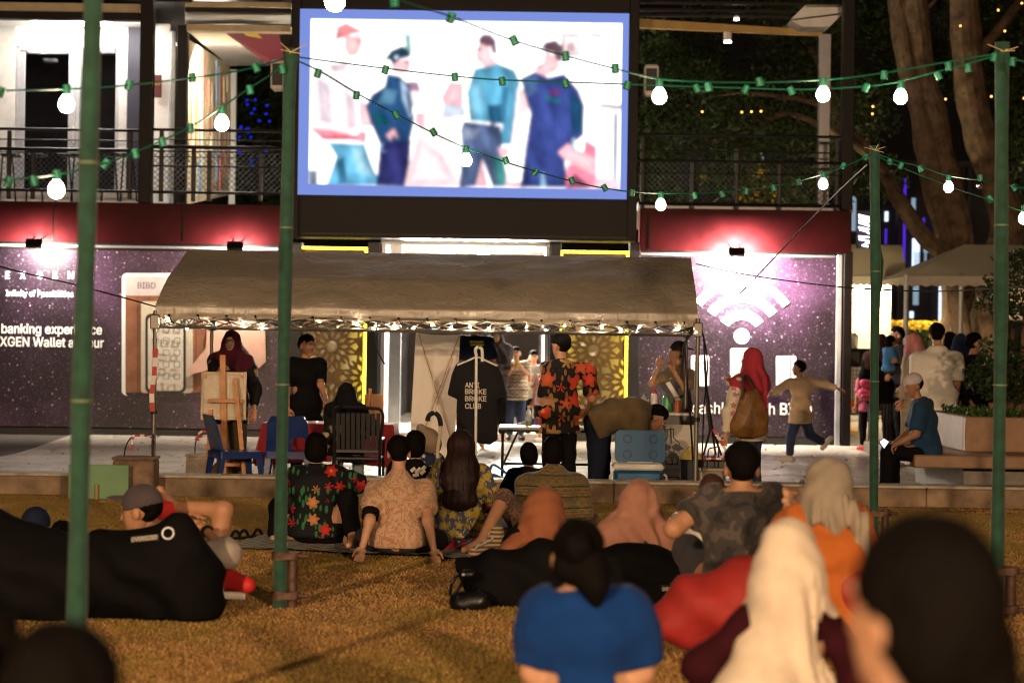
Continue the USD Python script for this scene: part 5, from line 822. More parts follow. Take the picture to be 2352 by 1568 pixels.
obj('side_sheet', px_box(1940, 652, 2046, 800, 37.5, .02), M_side, s1); obj('side_sheet', px_box(2236, 654, 2420, 735, 39, .02), mat('pink_sheet', (.5, .38, .32), .8), s2)
gl_ = thing('globe_lamp', 'round glowing lamp hanging at the edge of the fringed stall', 'lamp'); obj('globe', trimesh.creation.icosphere(3, .085).apply_translation(P(2281, 639, 37.6)), glow('globe_glow', (1, .86, .74), 55), gl_, smooth=True)
rect_light('stall_light', P(1995, 660, 37.3), P(1990, 900, 37.8), 1.0, .5, (1, .78, .5), 42); rect_light('stall_light_far', P(2240, 600, 40.5), P(2200, 860, 38), 1.2, .6, (1, .72, .45), 75)
tb = thing('stall_table', 'stall table under a white checked cloth beside the building column', 'table', P(1966, 930, 35) * [1, 1, 0]); zc_ = P(1966, 842, 35)[2]; x0, x1 = P(1900, 842, 35)[0], P(1986, 842, 35)[0]
obj('cloth', box(x0, x1, 35, 35.8, zc_ - .55, zc_), graph('checked_cloth', {'g': ('geometry', {}), 'b': ('brick_texture', {'offset': 0.0, 'scale': 9.0, 'color1': (.55, .5, .43), 'color2': (.6, .54, .46), 'mortar': (.2, .17, .14), 'mortar_size': .06, 'brick_width': .6, 'row_height': .6}), 'mp': ('mapping', {'mapping_type': 'point', 'rotation': (1.5708, 0, 0)}), 'p': ('principled_bsdf', {'roughness': .8})}, [('g.position', 'mp.vector'), ('mp.vector', 'b.vector'), ('b.color', 'p.base_color')]), tb)
for x in (x0 + .1, x1 - .05): obj('leg', rod((x, 35.1, .0), (x, 35.1, zc_ - .5), .025), M_grey, tb)
am = thing('amplifier', 'black boxed amplifier on the checked stall table', 'amplifier'); obj('case', px_box(1945, 800, 1976, 842, 35.1, .35, .015), M_black, am); obj('front_grille', px_box(1949, 808, 1973, 838, 35.09, .012), mat('grille_grey', (.06, .055, .05), .7), am)
obj('white_jug', lathe([(0, 0), (.06, 0), (.07, .2), (.03, .26), (0, .26)], P(1962, 800, 35.3), 12), M_pl, label='white jug standing on the black amplifier', cat='jug'); obj('orange_crate', px_box(1940, 916, 1968, 936, 35.2, .4, .01), mat('orange_plastic', (.5, .10, .02), .5), label='orange plastic crate under the checked stall table', cat='crate')
obj('pale_bin', px_box(2036, 900, 2070, 940, 34, .5, .02), mat('pale_bin', (.4, .36, .3), .6), label='pale grey box on the ground behind the woman in pink headscarf', cat='box')
hd = thing('flower_hedge', 'low hedge topped with yellow flowers behind the stalls', 'hedge', P(2160, 900, 41) * [1, 1, 0]); x0, x1, z0, z1 = rect(2040, 742, 2300, 860, 41); r = np.random.default_rng(4)
obj('foliage', leaves(np.c_[r.uniform(x0, x1, 3500), r.uniform(41, 41.7, 3500), r.uniform(z0, z1 - .05, 3500)], .06, 1), M_leaf, hd, kind='stuff'); obj('blooms', leaves(np.c_[r.uniform(x0, x1, 1700), r.uniform(40.9, 41.6, 1700), z1 + r.uniform(-.12, .03, 1700)], .05, 2), M_yel, hd, kind='stuff')
rect_light('hedge_light', P(2160, 640, 40.6), P(2160, 760, 41.2), 2.0, .3, (1, .85, .5), 60)
fb = thing('far_building', 'dark far building with strips of cold white and violet light', 'building', (15, 62, 0)); D = 62
obj('wall', px_box(1955, 380, 2700, 900, D, .5), mat('far_wall', (.03, .025, .04), .6), fb); obj('cornice', px_box(1955, 372, 2700, 384, D - .2, .3), mat('far_trim', (.06, .045, .07), .6), fb)
M_cold = glow('cold_light', (.62, .78, 1), 1.6); M_cold2 = glow('dim_cold_light', (.35, .5, .6), .55); M_vio = glow('violet_light', (.10, .03, .8), .7)
for a, m in (((2096, 548, 2112, 620), M_cold), ((2098, 578, 2112, 625), M_cold2), ((2157, 655, 2162, 756), M_cold), ((2190, 655, 2193, 700), M_cold2), ((2098, 640, 2110, 700), M_cold2), ((2122, 560, 2136, 580), M_cold2), ((1956, 450, 1966, 530), M_cold2), ((2033, 486, 2040, 508), M_cold), ((2094, 455, 2103, 500), M_cold2), ((2062, 740, 2072, 756), M_cold), ((2090, 715, 2098, 730), M_cold), ((2124, 570, 2128, 620), M_cold2)): obj('lit_window', px_box(*a, D - .05, .06), m, fb)
for a in ((2033, 525, 2037, 560), (2078, 410, 2081, 490), (2120, 500, 2124, 525), (2075, 430, 2080, 640)): obj('violet_tube', px_box(*a, D - .05, .06), M_vio, fb)
for u in (2010, 2060, 2140, 2220, 2300): obj('pillar', px_box(u, 384, u + 8, 900, D - .4, .4), mat('far_trim', (0, 0, 0)), fb)
lb = thing('lit_facade', 'yellow lit facade glimpsed through the railing of the open balcony', 'building', (10, 55, 0)); obj('wall', px_box(1480, 300, 1860, 560, 55.2, .4), mat('far_wall', (0, 0, 0)), lb); r = np.random.default_rng(9)
for (u, v, w, h) in ((1700, 372, 60, 40), (1692, 420, 22, 50), (1722, 424, 36, 40), (1768, 430, 24, 46), (1610, 404, 14, 8), (1690, 470, 74, 14)): obj('lit_window', px_box(u, v, u + w, v + h, 55.1, .06), glow('amber_window', (1, .42, .02), .34), lb)
for (u, v, w, h) in ((1680, 352, 26, 14), (1742, 346, 12, 22), (1840, 480, 12, 14)): obj('lit_window', px_box(u, v, u + w, v + h, 55.1, .06), M_cold2, lb)
ns = thing('neon_sign', 'upright white neon sign of slanting strokes beside the building corner', 'sign', P(1985, 530, 33)); D = 33; M_neon = glow('neon_white', (.72, .66, 1), 5)
obj('back_board', px_box(1968, 484, 2000, 570, D + .08, .06), M_black, ns)
for q in (((1972, 494), (1997, 500)), ((1973, 499), (1998, 507)), ((1972, 506), (1996, 511)), ((1973, 511), (1997, 519)), ((1972, 522), (1996, 527)), ((1974, 527), (1990, 531), (1997, 537)), ((1972, 543), (1996, 545)), ((1973, 549), (1988, 552), (1997, 558)), ((1980, 563), (1994, 566)), ((1996, 553), (1986, 562))): obj('neon_stroke', tube([P(*k, D) for k in q], .014, 6), M_neon, ns)
# ---------- checked mat, shoes, bags on the lawn
M_mat = graph('checked_mat', {'g': ('geometry', {}), 'c': ('checker_texture', {'scale': 22.0, 'color1': (.50, .47, .38), 'color2': (.13, .14, .115)}), 'p': ('principled_bsdf', {'roughness': .85})}, [('g.position', 'c.vector'), ('c.color', 'p.base_color')])
corners = [G(530, 1262), G(1130, 1292), G(1190, 1232), G(650, 1215)]; g_ = []
for a in np.linspace(0, 1, 60):
    for b in np.linspace(0, 1, 30):
        q = (corners[0] * (1 - a) + corners[1] * a) * (1 - b) + (corners[3] * (1 - a) + corners[2] * a) * b; g_.append(q)
g_ = np.array(g_); g_[:, 2] = lawn_z(g_[:, 0], g_[:, 1]) + .03 + .035 * (meshkit.fbm(g_ * [3.5, 3.5, 1], 3, 2) - .5); i, j = np.meshgrid(np.arange(59), np.arange(29), indexing='ij'); obj('picnic_mat', (g_, tri(np.stack([i * 30 + j, (i + 1) * 30 + j, (i + 1) * 30 + j + 1, i * 30 + j + 1], -1).reshape(-1, 4))), M_mat, smooth=True, label='checked green and white picnic mat spread under the seated friends', cat='mat')
rs = thing('red_cloth', 'crumpled red and blue patterned cloth on the mat beside the barefoot man', 'cloth', G(1050, 1270)); cg = G(1040, 1268); f_ = lambda p: blend([(cg + [-.2, 0, .02], cg + [.45, .1, .02], .05, .05), (cg + [0, .1, .03], cg + [.3, .05, .05], .05, .05)], .05)[0](p) - .05 * (meshkit.fbm(p * 12, 3, 1) - .5)
obj('folds', nets(f_, cg - [.35, .2, .05], cg + [.6, .3, .15], .016), flowers('red_print', (.25, .02, .02), [(.05, .08, .2), (.4, .3, .25)], 15, None, .45), rs, smooth=True)
# ---------- bean bags
M_bag = mat('black_canvas', (.0035, .003, .003), .8, var=.25, vs=4, bump=.2, bs=120, spec=.12); M_rbag = mat('red_canvas', (.30, .018, .014), .7, var=.2, vs=4, bump=.2, bs=120)
def beanbag(label, prims, m, k=.18, seed=1, h=.028, cuts=()):
    t = thing('bean_bag', label, 'bean bag', np.mean([p[0] for p in prims], 0) * [1, 1, 0]); f, lo, hi = blend(prims, k)
    def fn(p):
        d = f(p) - .035 * (meshkit.fbm(p * [4, 4, 6], 3, seed) - .5) - .016 * np.sin(p[:, 0] * 13 + p[:, 2] * 19 + 5 * meshkit.noise(p * 3, seed)); d = np.maximum(d, .004 - p[:, 2])
        return d
    obj('cover', nets(fn, lo, hi, h), m, t, smooth=True); return t
D = 11.5
ba = beanbag('black bean bag with a metal ring and white strip under the grey cap man', [(P(215, 1345, D + .1), P(440, 1350, D + .05), .20, .19), (P(270, 1300, D), P(402, 1232, D - .05), .15, .07), (P(421, 1203, D - .05), P(418, 1235, D - .05), .03, .05), (P(405, 1300, D), P(440, 1378, D), .12, .09), (P(330, 1270, D), P(400, 1290, D), .12, .12), (P(225, 1260, D), P(300, 1300, D), .06, .12)], M_bag, .16, 2)
c = P(386, 1224, D - .155); obj('ring', trimesh.creation.torus(.030, .007).apply_transform(trimesh.transformations.rotation_matrix(1.35, (1, 0, 0))).apply_translation(c), M_lgrey, ba, smooth=True)
lg = words_fit('OVERSIZED', 303, 362, 1241, 9, D - .175, D - .185, True); lg.vertices[:, 2] += (lg.vertices[:, 0] - P(332, 1236, D)[0]) * .12; obj('strip_label', wedge([P(300, 1232, D - .175), P(365, 1226, D - .175), P(365, 1240, D - .175), P(300, 1246, D - .175)], (0, .12, 0)), M_black, ba); obj('lettering', lg, mat('print_ivory', (0, 0, 0)), ba)
bb_ = beanbag('black bean bag rising to a peak at the picture edge beside the nearest pole', [(P(-40, 1340, D), P(170, 1350, D), .22, .19), (P(-30, 1220, D), P(-20, 1190, D), .12, .05), (P(-20, 1200, D), P(180, 1275, D), .06, .10), (P(-60, 1300, D), P(60, 1290, D), .15, .15)], M_bag, .16, 5)
pl2 = obj('leaflet', wedge([G(440, 1412), G(492, 1398), G(520, 1372), G(508, 1380)], (0, 0, .01)), mat('leaflet', (.45, .5, .12), .6), label='folded yellow green leaflet under the edge of the black bean bag', cat='leaflet')
D = 12.35
bc = beanbag('long black bean bag under the girls in brown and peach headscarves', [(P(1130, 1350, D), P(1520, 1360, D), .15, .17), (P(1100, 1310, D), P(1240, 1290, D), .05, .10), (P(1240, 1300, D), P(1500, 1300, D), .10, .13), (P(1540, 1370, D), P(1560, 1330, D), .12, .10), (P(1060, 1293, D), P(1110, 1305, D), .015, .05)], M_bag, .14, 7)
obj('strip_label', wedge([P(1518, 1342, D - .335), P(1562, 1346, D - .335), P(1561, 1360, D - .335), P(1518, 1356, D - .335)], (0, .2, 0)), M_black, bc); obj('lettering', words_fit('OVERSIZED', 1521, 1560, 1355, 8, D - .33, D - .35, True), mat('print_ivory', (0, 0, 0)), bc)
D = 10.35
bd_ = beanbag('red bean bag bulging behind the girl in the white headscarf', [(P(1600, 1400, D), P(1850, 1400, D), .17, .2), (P(1640, 1370, D), P(1720, 1350, D), .10, .12), (P(1750, 1340, D), P(1880, 1345, D), .12, .12), (P(1560, 1420, D), P(1580, 1440, D), .10, .05)], M_rbag, .14, 9)
be_ = beanbag('red bean bag under the woman in the orange top', [(P(1900, 1340, 10.2), P(1960, 1380, 10.2), .18, .2), (P(1880, 1300, 10.2), P(1950, 1290, 10.2), .06, .07)], M_rbag, .14, 12)
hb = thing('handbag', 'black handbag with a looped strap leaning on the long black bean bag', 'handbag', G(1070, 1400)); D = 12.1
obj('body', nets(*(lambda f: (lambda p: np.maximum(f[0](p) - .012 * (meshkit.fbm(p * 12, 2, 1) - .5), .0 - p[:, 2]), f[1], f[2], .015))(blend([(P(1062, 1320, D), P(1085, 1318, D), .03, .03), (P(1060, 1385, D), P(1100, 1380, D), .07, .07)], .05))), mat('black_leather', (.005, .0045, .0045), .35, coat=.1), hb, smooth=True); obj('strap', tube(spline([P(1064, 1318, D), P(1050, 1322, D - .02), P(1036, 1345, D - .03), P(1034, 1368, D - .03), P(1046, 1360, D - .03), P(1062, 1335, D)], 24), .010, 6), mat('black_leather', (0, 0, 0)), hb, smooth=40); obj('clasp', px_box(1060, 1316, 1068, 1322, D - .06, .03, .003), M_lgrey, hb)
ul = thing('ground_uplight', 'small uplight in the ground lighting the pale trunk behind the stalls', 'lamp', P(2190, 840, 35) * [1, 1, 0]); c = P(2188, 800, 34.6) * [1, 1, 0]
obj('case', lathe([(0, .1), (.12, .1), (.13, .25), (.11, .25), (.1, .22), (0, .22)], c, 14), M_black, ul); rect_light('uplight_beam', c + [0, 0, .27], P(2195, 500, 36.4), .16, .16, (1, .74, .46), 500)
u2 = thing('ground_uplight', 'unseen uplight added to brighten the leaves behind the open balcony', 'lamp', P(1780, 840, 36) * [1, 1, 0]); c = P(1780, 800, 35.5) * [1, 1, 0]
obj('case', lathe([(0, .1), (.12, .1), (.13, .25), (.11, .25), (.1, .22), (0, .22)], c, 14), M_black, u2); rect_light('leaf_uplight_beam', c + [0, 0, .27], P(1720, 300, 39), .16, .16, (1, .80, .45), 3200)  # uplight and beam added to brighten the leaves, no such lamp in view
# ---------- people
M_skin = [graph('skin_%d' % k, {'g': ('geometry', {}), 'n': ('noise_texture', {'scale': 18.0, 'detail': 3.0}), 'r': ('rgb_ramp', {'ramp': [(.3, tuple(np.array(c) * .9)), (.7, tuple(np.array(c) * 1.08))]}), 'p': ('principled_bsdf', {'roughness': .5, 'specular_ior_level': .35, 'subsurface_weight': .12, 'subsurface_scale': .008})}, [('g.position', 'n.vector'), ('n.fac', 'r.fac'), ('r.color', 'p.base_color')]) for k, c in enumerate(((.50, .27, .16), (.42, .21, .115), (.34, .165, .09)))]
M_hair = graph('black_hair', {'g': ('geometry', {}), 'mp': ('mapping', {'mapping_type': 'point', 'scale': (90, 90, 9)}), 'n': ('noise_texture', {'scale': 1.0, 'detail': 2.0}), 'b': ('bump', {'strength': .5, 'distance': .01}), 'p': ('principled_bsdf', {'base_color': (.0045, .0035, .003), 'roughness': .75, 'specular_ior_level': .05})}, [('g.position', 'mp.vector'), ('mp.vector', 'n.vector'), ('n.fac', 'b.height'), ('b.normal', 'p.normal')])
M_eye = mat('eye_white', (.7, .66, .6), .3, var=.02); M_pupil = mat('eye_dark', (.012, .008, .006), .2); M_lip = mat('lips', (.30, .09, .07), .45); M_brow = mat('eyebrow', (.018, .012, .010), .8)
def cloth(name, c, **k): return mat(name, c, k.pop('rough', .85), sheen=.05 if max(c) > .05 else 0.0, var=k.pop('var', .16), vs=k.pop('vs', 7), bump=.12, bs=140, spec=.1, **k)
def head_sdf(p):
    d = ell(p, (0, -.014, .03), (.077, .097, .092)); d = smin(d, ell(p, (0, .028, -.032), (.061, .068, .084)), .03); d = smin(d, caps(p, (0, .060, -.092), (0, .045, -.08), .024, .03), .03)
    d = smin(d, caps(p, (0, .092, .004), (0, .106, -.03), .008, .014), .014)
    for s in (-1, 1):
        d = -smin(-d, ell(p, (s * .031, .104, .010), (.019, .016, .012)), .012); d = smin(d, ell(p, (s * .080, -.010, -.012), (.012, .024, .034)), .008); d = smin(d, caps(p, (s * .016, .084, .028), (s * .044, .078, .03), .010, .008), .012)
    d = smin(d, caps(p, (-.014, .086, -.058), (.014, .086, -.058), .009, .009), .012)
    return d
HEAD = nets(head_sdf, (-.1, -.12, -.13), (.1, .13, .13), .0075)
FACE = {'eye': cat(*[trimesh.creation.icosphere(2, 1).apply_transform(np.diag([.013, .010, .0075, 1])).apply_translation((s * .031, .082, .010)) for s in (-1, 1)]), 'pupil': cat(*[trimesh.creation.icosphere(1, .0072).apply_translation((s * .031, .0885, .010)) for s in (-1, 1)]),
        'eyebrow': cat(*[tube([(s * .016, .094, .029), (s * .03, .094, .034), (s * .047, .083, .030)], [.0045, .005, .003], 6) for s in (-1, 1)]), 'lips': trimesh.creation.icosphere(2, 1).apply_transform(np.diag([.021, .008, .0085, 1])).apply_translation((0, .091, -.058))}
def hair_sdf(style):
    def fn(p):
        n_ = .016 * (meshkit.fbm(p * [34, 34, 16], 3, 3) - .5)
        if style == 'short':
            j_ = .012 * (meshkit.noise(p * 60, 5) - .5); cut = np.maximum(p[:, 1] * .8 - p[:, 2] * .62 - .026 + j_, -.078 - p[:, 2]); cut = np.maximum(cut, np.where(np.abs(p[:, 0]) > .060, .022 - p[:, 2] + np.maximum(p[:, 1] + .015, -.06) * .9 + j_, -1)); t_ = np.clip(-cut / .045, 0, 1) ** .7
            return np.maximum(ell(p, (0, -.016, .031), (.0775, .098, .093)) - .018 * t_ - n_ * t_, cut)
        d = ell(p, (0, -.020, .036), (.089, .106, .100)) - n_
        if style == 'short': cut = np.maximum((p[:, 1] * .8 - p[:, 2] * .62) - .030, -.075 - p[:, 2]); cut = np.maximum(cut, np.minimum(.03 - p[:, 2] - (.0 - p[:, 1]) * 1.2, np.abs(p[:, 0]) * 0 + 1) * (np.abs(p[:, 0]) > .066) - (np.abs(p[:, 0]) <= .066))
        else: cut = p[:, 1] * .8 - p[:, 2] * .55 - .030
        d = np.maximum(d, cut)
        if style == 'full': d = smin(d, ell(p, (0, -.05, -.03), (.092, .072, .09)) - n_, .04)
        if style == 'bun': d = smin(d, ell(p, (.0, -.115, .045), (.055, .05, .055)) - n_ * 2, .02)
        return d
    return fn
HAIRS = {s: nets(hair_sdf(s), (-.13, -.19, -.15), (.13, .13, .17), .0085) for s in ('short', 'full', 'bun')}
HAIRS['cap'] = nets(lambda p: np.maximum(ell(p, (0, -.018, .040), (.093, .112, .100)), .012 - p[:, 2] + p[:, 1] * -.10), (-.12, -.15, -.05), (.12, .12, .16), .009)
HAIRS['kufi'] = nets(lambda p: np.maximum(ell(p, (0, -.018, .045), (.093, .112, .095)), .022 - p[:, 2] + p[:, 1] * .25), (-.12, -.15, -.05), (.12, .12, .16), .009)
BRIM = nets(lambda p: np.maximum(ell(p, (0, .10, .034), (.078, .115, .03)), np.maximum(-(ell(p, (0, .10, .022), (.09, .13, .03))), .05 - p[:, 1])), (-.1, .03, .0), (.1, .23, .08), .006)
def hand_prims(curl):
    o = [((-.025, .02, 0), (.025, .02, 0), .015, .015), ((-.026, .06, 0), (.026, .07, 0), .013, .013), ((0, 0, 0), (0, .05, 0), .018, .018)]; fr_ = []
    for k, (x, L) in enumerate(((-.030, .062), (-.010, .076), (.011, .080), (.031, .070))):
        y0 = .072; a = np.array([x, y0, 0]); d = np.array([x * .25, 1, -.15 - curl]); d /= np.linalg.norm(d); b = a + d * L * .5; e = np.array([x * .1, 1 - curl, -.35 - 1.6 * curl]); e /= np.linalg.norm(e); c = b + e * L * .5; fr_.append([(a, b, .0095, .0085), (b, c, .0085, .007)])
    th = [((.028, .012, 0), (.050, .040, -.012), .014, .011), ((.050, .040, -.012), (.056, .074, -.02 - .02 * curl), .0105, .0085)]
    return o, fr_, th
def hand_mesh(curl):
    o, f, t = hand_prims(curl)
    def fn(p):
        d = blend(o, .02)[0](p)
        for ch in (*f, t): d = smin(d, blend(ch, .006)[0](p), .008)
        return d
    return nets(fn, (-.06, -.03, -.12), (.08, .17, .04), .0062)
HANDS = {0: hand_mesh(.15), 1: hand_mesh(.9)}
def frame(y, up):
    y = np.array(y, float) / np.linalg.norm(y); x = np.cross(y, up); x /= np.linalg.norm(x) + 1e-9; return np.stack([x, y, np.cross(x, y)], 1)
POSE = {
 'stand': dict(pel=(0, 0, .93), wai=(0, 0, 1.09), che=(0, 0, 1.27), nek=(0, -.01, 1.43), hed=(0, .02, 1.598), shR=(.185, 0, 1.385), shL=(-.185, 0, 1.385), elR=(.245, -.02, 1.10), elL=(-.245, -.02, 1.10), wrR=(.25, .06, .87), wrL=(-.25, .06, .87), hiR=(.09, 0, .90), hiL=(-.09, 0, .90), knR=(.10, .02, .49), knL=(-.10, .02, .49), anR=(.11, -.02, .08), anL=(-.11, -.02, .08), toR=(.13, .13, .035), toL=(-.13, .13, .035), top=1.72),
 'floor': dict(pel=(0, 0, .13), wai=(0, -.015, .28), che=(0, -.01, .46), nek=(0, .02, .62), hed=(0, .05, .775), shR=(.18, 0, .565), shL=(-.18, 0, .565), elR=(.25, .06, .33), elL=(-.25, .06, .33), wrR=(.14, .27, .22), wrL=(-.14, .27, .22), hiR=(.10, .02, .13), hiL=(-.10, .02, .13), knR=(.34, .30, .17), knL=(-.34, .30, .17), anR=(-.08, .36, .09), anL=(.10, .42, .07), toR=(-.20, .42, .06), toL=(.22, .48, .05), top=.897),
 'chair': dict(pel=(0, 0, .52), wai=(0, -.01, .67), che=(0, 0, .85), nek=(0, .02, 1.01), hed=(0, .05, 1.165), shR=(.18, 0, .96), shL=(-.18, 0, .96), elR=(.23, .06, .70), elL=(-.23, .06, .70), wrR=(.14, .28, .68), wrL=(-.14, .28, .68), hiR=(.10, .02, .52), hiL=(-.10, .02, .52), knR=(.12, .45, .53), knL=(-.12, .45, .53), anR=(.12, .42, .09), anL=(-.12, .42, .09), toR=(.13, .56, .04), toL=(-.13, .56, .04), top=1.287)}
def drape(fn0, amp, freq, seed, k=0.0):
    return lambda p: fn0(p) - amp * (meshkit.fbm(p * freq, 3, seed) - .5) * 2 - k
PID = [0]
def person(label, kind, u, vtop, d, z0=0.0, yaw=0.0, over=None, top=None, sleeve=.6, hem=.0, bottom=None, leg=1.0, hair='short', hijab=None, shawl=.30, cap=None, capm=None, shoe=None, skin=0, face=False, look=(0, 0), hands=(), wide=1.0, group=None, H=None, fit=1.0, hairm=None, h=None, brim=None, wrap=None, skirt=None, extra=None):
    h = h or float(np.clip(d * .00105, .0135, .027)); PID[0] += 1; seed = PID[0]; po = POSE[kind]; ztop = P(u, vtop, d)[2]; s = (ztop - z0) / po['top'] if H is None else H / po['top']; ca, sa = math.cos(math.radians(yaw)), math.sin(math.radians(yaw)); R = np.array([[ca, -sa, 0], [sa, ca, 0], [0, 0, 1]])
    base = np.array([P(u, vtop, d)[0], d, z0 if H is None else ztop - po['top'] * s]); loc = lambda q: base + s * (R @ np.array(q, float))
    base = base - s * (R @ np.array([po['hed'][0], po['hed'][1], 0])) * [1, 1, 0]
    J = {k: loc(q) for k, q in po.items() if k != 'top'}
    for k, q in (over or {}).items(): J[k] = P(*q[1:]) if isinstance(q[0], str) else loc(q)
    t = thing('person', label, 'person', J['pel'] * [1, 1, 0] + [0, 0, z0], group)
    hy = math.radians(yaw + look[0]); pt = math.radians(look[1]); fw = np.array([-math.sin(hy) * math.cos(pt), math.cos(hy) * math.cos(pt), math.sin(pt)]); HR = frame(fw, (0, 0, 1.0)); hs = s * (1.0 if kind == 'stand' else 1.0); hs = max(hs, .72) if z0 < 5 else hs
    put = lambda m: trimesh.Trimesh((m.vertices * hs) @ HR.T + J['hed'], m.faces, process=False)
    toh = lambda p: (p - J['hed']) @ HR / hs
    w = wide * s; g = lambda a, b, ra, rb: (J[a], J[b], ra * w, rb * w)
    mid = lambda a, b, f: J[a] * (1 - f) + J[b] * f
    side = (J['shR'] - J['shL']); side /= np.linalg.norm(side); hs_ = (J['hiR'] - J['hiL']); hs_ /= np.linalg.norm(hs_)
    torso = [(mid('shR', 'shL', .12), mid('shR', 'shL', .88), .062 * w, .062 * w), (J['che'] - side * .065 * w, J['che'] + side * .065 * w, .112 * w, .112 * w), (J['wai'] - side * .06 * w, J['wai'] + side * .06 * w, .100 * w, .100 * w), (J['pel'] - hs_ * .075 * w, J['pel'] + hs_ * .075 * w, .112 * w, .112 * w), (J['che'], J['wai'], .11 * w, .105 * w), (J['wai'], J['pel'], .105 * w, .11 * w), (mid('nek', 'che', .25), J['che'], .075 * w, .105 * w)]
    body = [*torso, (J['nek'], mid('nek', 'hed', .75), .054 * s, .05 * s)]
    for S in 'RL': body += [g('sh' + S, 'el' + S, .050, .040), g('el' + S, 'wr' + S, .041, .027), g('hi' + S, 'kn' + S, .085, .058), g('kn' + S, 'an' + S, .056, .036), g('an' + S, 'to' + S, .036, .026)]
    fn, lo, hi = blend(body, .035 * s); bm = [nets(fn, lo, hi, h * 1.05), put(HEAD)]
    for S in 'RL':
        if True:
            curl = 1 if S in hands else 0; ax = J['wr' + S] - J['el' + S]; F = frame(ax, (0, .2, 1.0) if abs(ax[2]) < .8 * np.linalg.norm(ax) else (0, -1.0, .1)); hm = HANDS[curl]; vv = hm.vertices * s * [1 if S == 'L' else -1, 1, 1]; f_ = hm.faces if S == 'L' else hm.faces[:, ::-1]
            bm.append(trimesh.Trimesh(vv @ F.T + J['wr' + S], f_, process=False))
    obj('body', cat(*bm), M_skin[skin], t, smooth=True)
    if face:
        for k, m in (('eye', M_eye), ('pupil', M_pupil), ('eyebrow', M_brow), ('lips', M_lip)): obj(k, put(FACE[k]), m, t, smooth=True)
    if top is not None:
        sh = [(a, b, ra, rb) for a, b, ra, rb in torso]
        ends = []
        for S in 'RL':
            if sleeve <= 1.0: e = mid('sh' + S, 'el' + S, sleeve); sh.append((J['sh' + S], e, .062 * w, .060 * w)); ends.append((e, (J['el' + S] - J['sh' + S])))
            else: e = mid('el' + S, 'wr' + S, sleeve - 1); sh += [(J['sh' + S], J['el' + S], .060 * w, .052 * w), (J['el' + S], e, .052 * w, .042 * w)]; ends.append((e, J['wr' + S] - J['el' + S]))
        if hem: dn = (J['pel'] - J['wai']); dn /= np.linalg.norm(dn); sh.append((J['pel'] - hs_ * .07 * w, J['pel'] + hs_ * .07 * w, .118 * w, .118 * w)); sh.append((J['pel'] + dn * hem * s - hs_ * .075 * w, J['pel'] + dn * hem * s + hs_ * .075 * w, .12 * w, .12 * w))
        f0, lo, hi = blend(sh, .045 * s, .016 * s * fit)
        up = J['wai'] - J['pel']; up /= np.linalg.norm(up); hemp = J['pel'] - up * (hem * s + .02)
        def tf(p):
            q = f0(p) - .015 * s * np.sin((p @ up) * 26 / s + 6 * meshkit.noise(p * 5, seed) + 3 * p[:, 0]) * .45 - .017 * s * (meshkit.fbm(p * [9, 9, 6], 3, seed) - .5) * 2
            for e, ax in ends:
                ax = ax / np.linalg.norm(ax); r_ = np.linalg.norm(p - e, axis=1); q = np.where(r_ < .13 * s, np.maximum(q, (p - e) @ ax), q)
            nk = J['nek'] + (J['hed'] - J['nek']) * .22; ax = (J['hed'] - J['nek']); ax = ax / np.linalg.norm(ax); q = np.where(np.linalg.norm(p - nk, axis=1) < .11 * s, np.maximum(q, (p - nk) @ ax), q)
            return np.maximum(q, (hemp - p) @ up)
        obj('shirt', nets(tf, lo - .03, hi + .03, h), top, t, smooth=True)
    if bottom is not None:
        tr = [(J['pel'] - hs_ * .07 * w, J['pel'] + hs_ * .07 * w, .112 * w, .112 * w)]; ends = []
        for S in 'RL':
            if leg <= 1: e = mid('hi' + S, 'kn' + S, leg); tr.append((J['hi' + S], e, .092 * w, .075 * w)); ends.append((e, J['kn' + S] - J['hi' + S]))
            else: e = mid('kn' + S, 'an' + S, leg - 1); tr += [(J['hi' + S], J['kn' + S], .092 * w, .066 * w), (J['kn' + S], e, .066 * w, .055 * w)]; ends.append((e, J['an' + S] - J['kn' + S]))
        f1, lo, hi = blend(tr, .03 * s, .010 * s); wz = J['pel'] + (J['wai'] - J['pel']) * .45; wa = J['wai'] - J['pel']; wa = wa / np.linalg.norm(wa)
        def bf(p):
            q = f1(p) - .010 * s * (meshkit.fbm(p * [8, 8, 14], 3, seed + 50) - .5) * 2; q = np.maximum(q, np.where(np.linalg.norm(p - wz, axis=1) < .3 * s, (p - wz) @ wa, -1))
            for e, ax in ends: ax = ax / np.linalg.norm(ax); q = np.where(np.linalg.norm(p - e, axis=1) < .13 * s, np.maximum(q, (p - e) @ ax), q)
            return q
        obj('trousers' if leg > 1.2 else 'shorts', nets(bf, lo - .02, hi + .02, h), bottom, t, smooth=True)
    if skirt is not None:
        c0 = J['pel']; zb = J['anR'][2] + .02; f2, lo, hi = blend([(J['wai'] * .3 + c0 * .7 - hs_ * .07 * w, J['wai'] * .3 + c0 * .7 + hs_ * .07 * w, .118 * w, .118 * w), (c0 * [1, 1, 0] + [0, 0, zb] - hs_ * .09 * w, c0 * [1, 1, 0] + [0, 0, zb] + hs_ * .09 * w, .15 * w, .15 * w), (c0 - hs_ * .08 * w, c0 * [1, 1, 0] + [0, 0, zb], .12 * w, .15 * w)], .06)
        obj('skirt', nets(lambda p: np.maximum(f2(p) - .02 * np.sin(np.arctan2(p[:, 1] - c0[1], p[:, 0] - c0[0]) * 9 + 2 * meshkit.noise(p * 3, seed)) * np.clip((c0[2] - p[:, 2]) * 1.5, 0, 1), zb - p[:, 2]), lo, hi, h), skirt, t, smooth=True)
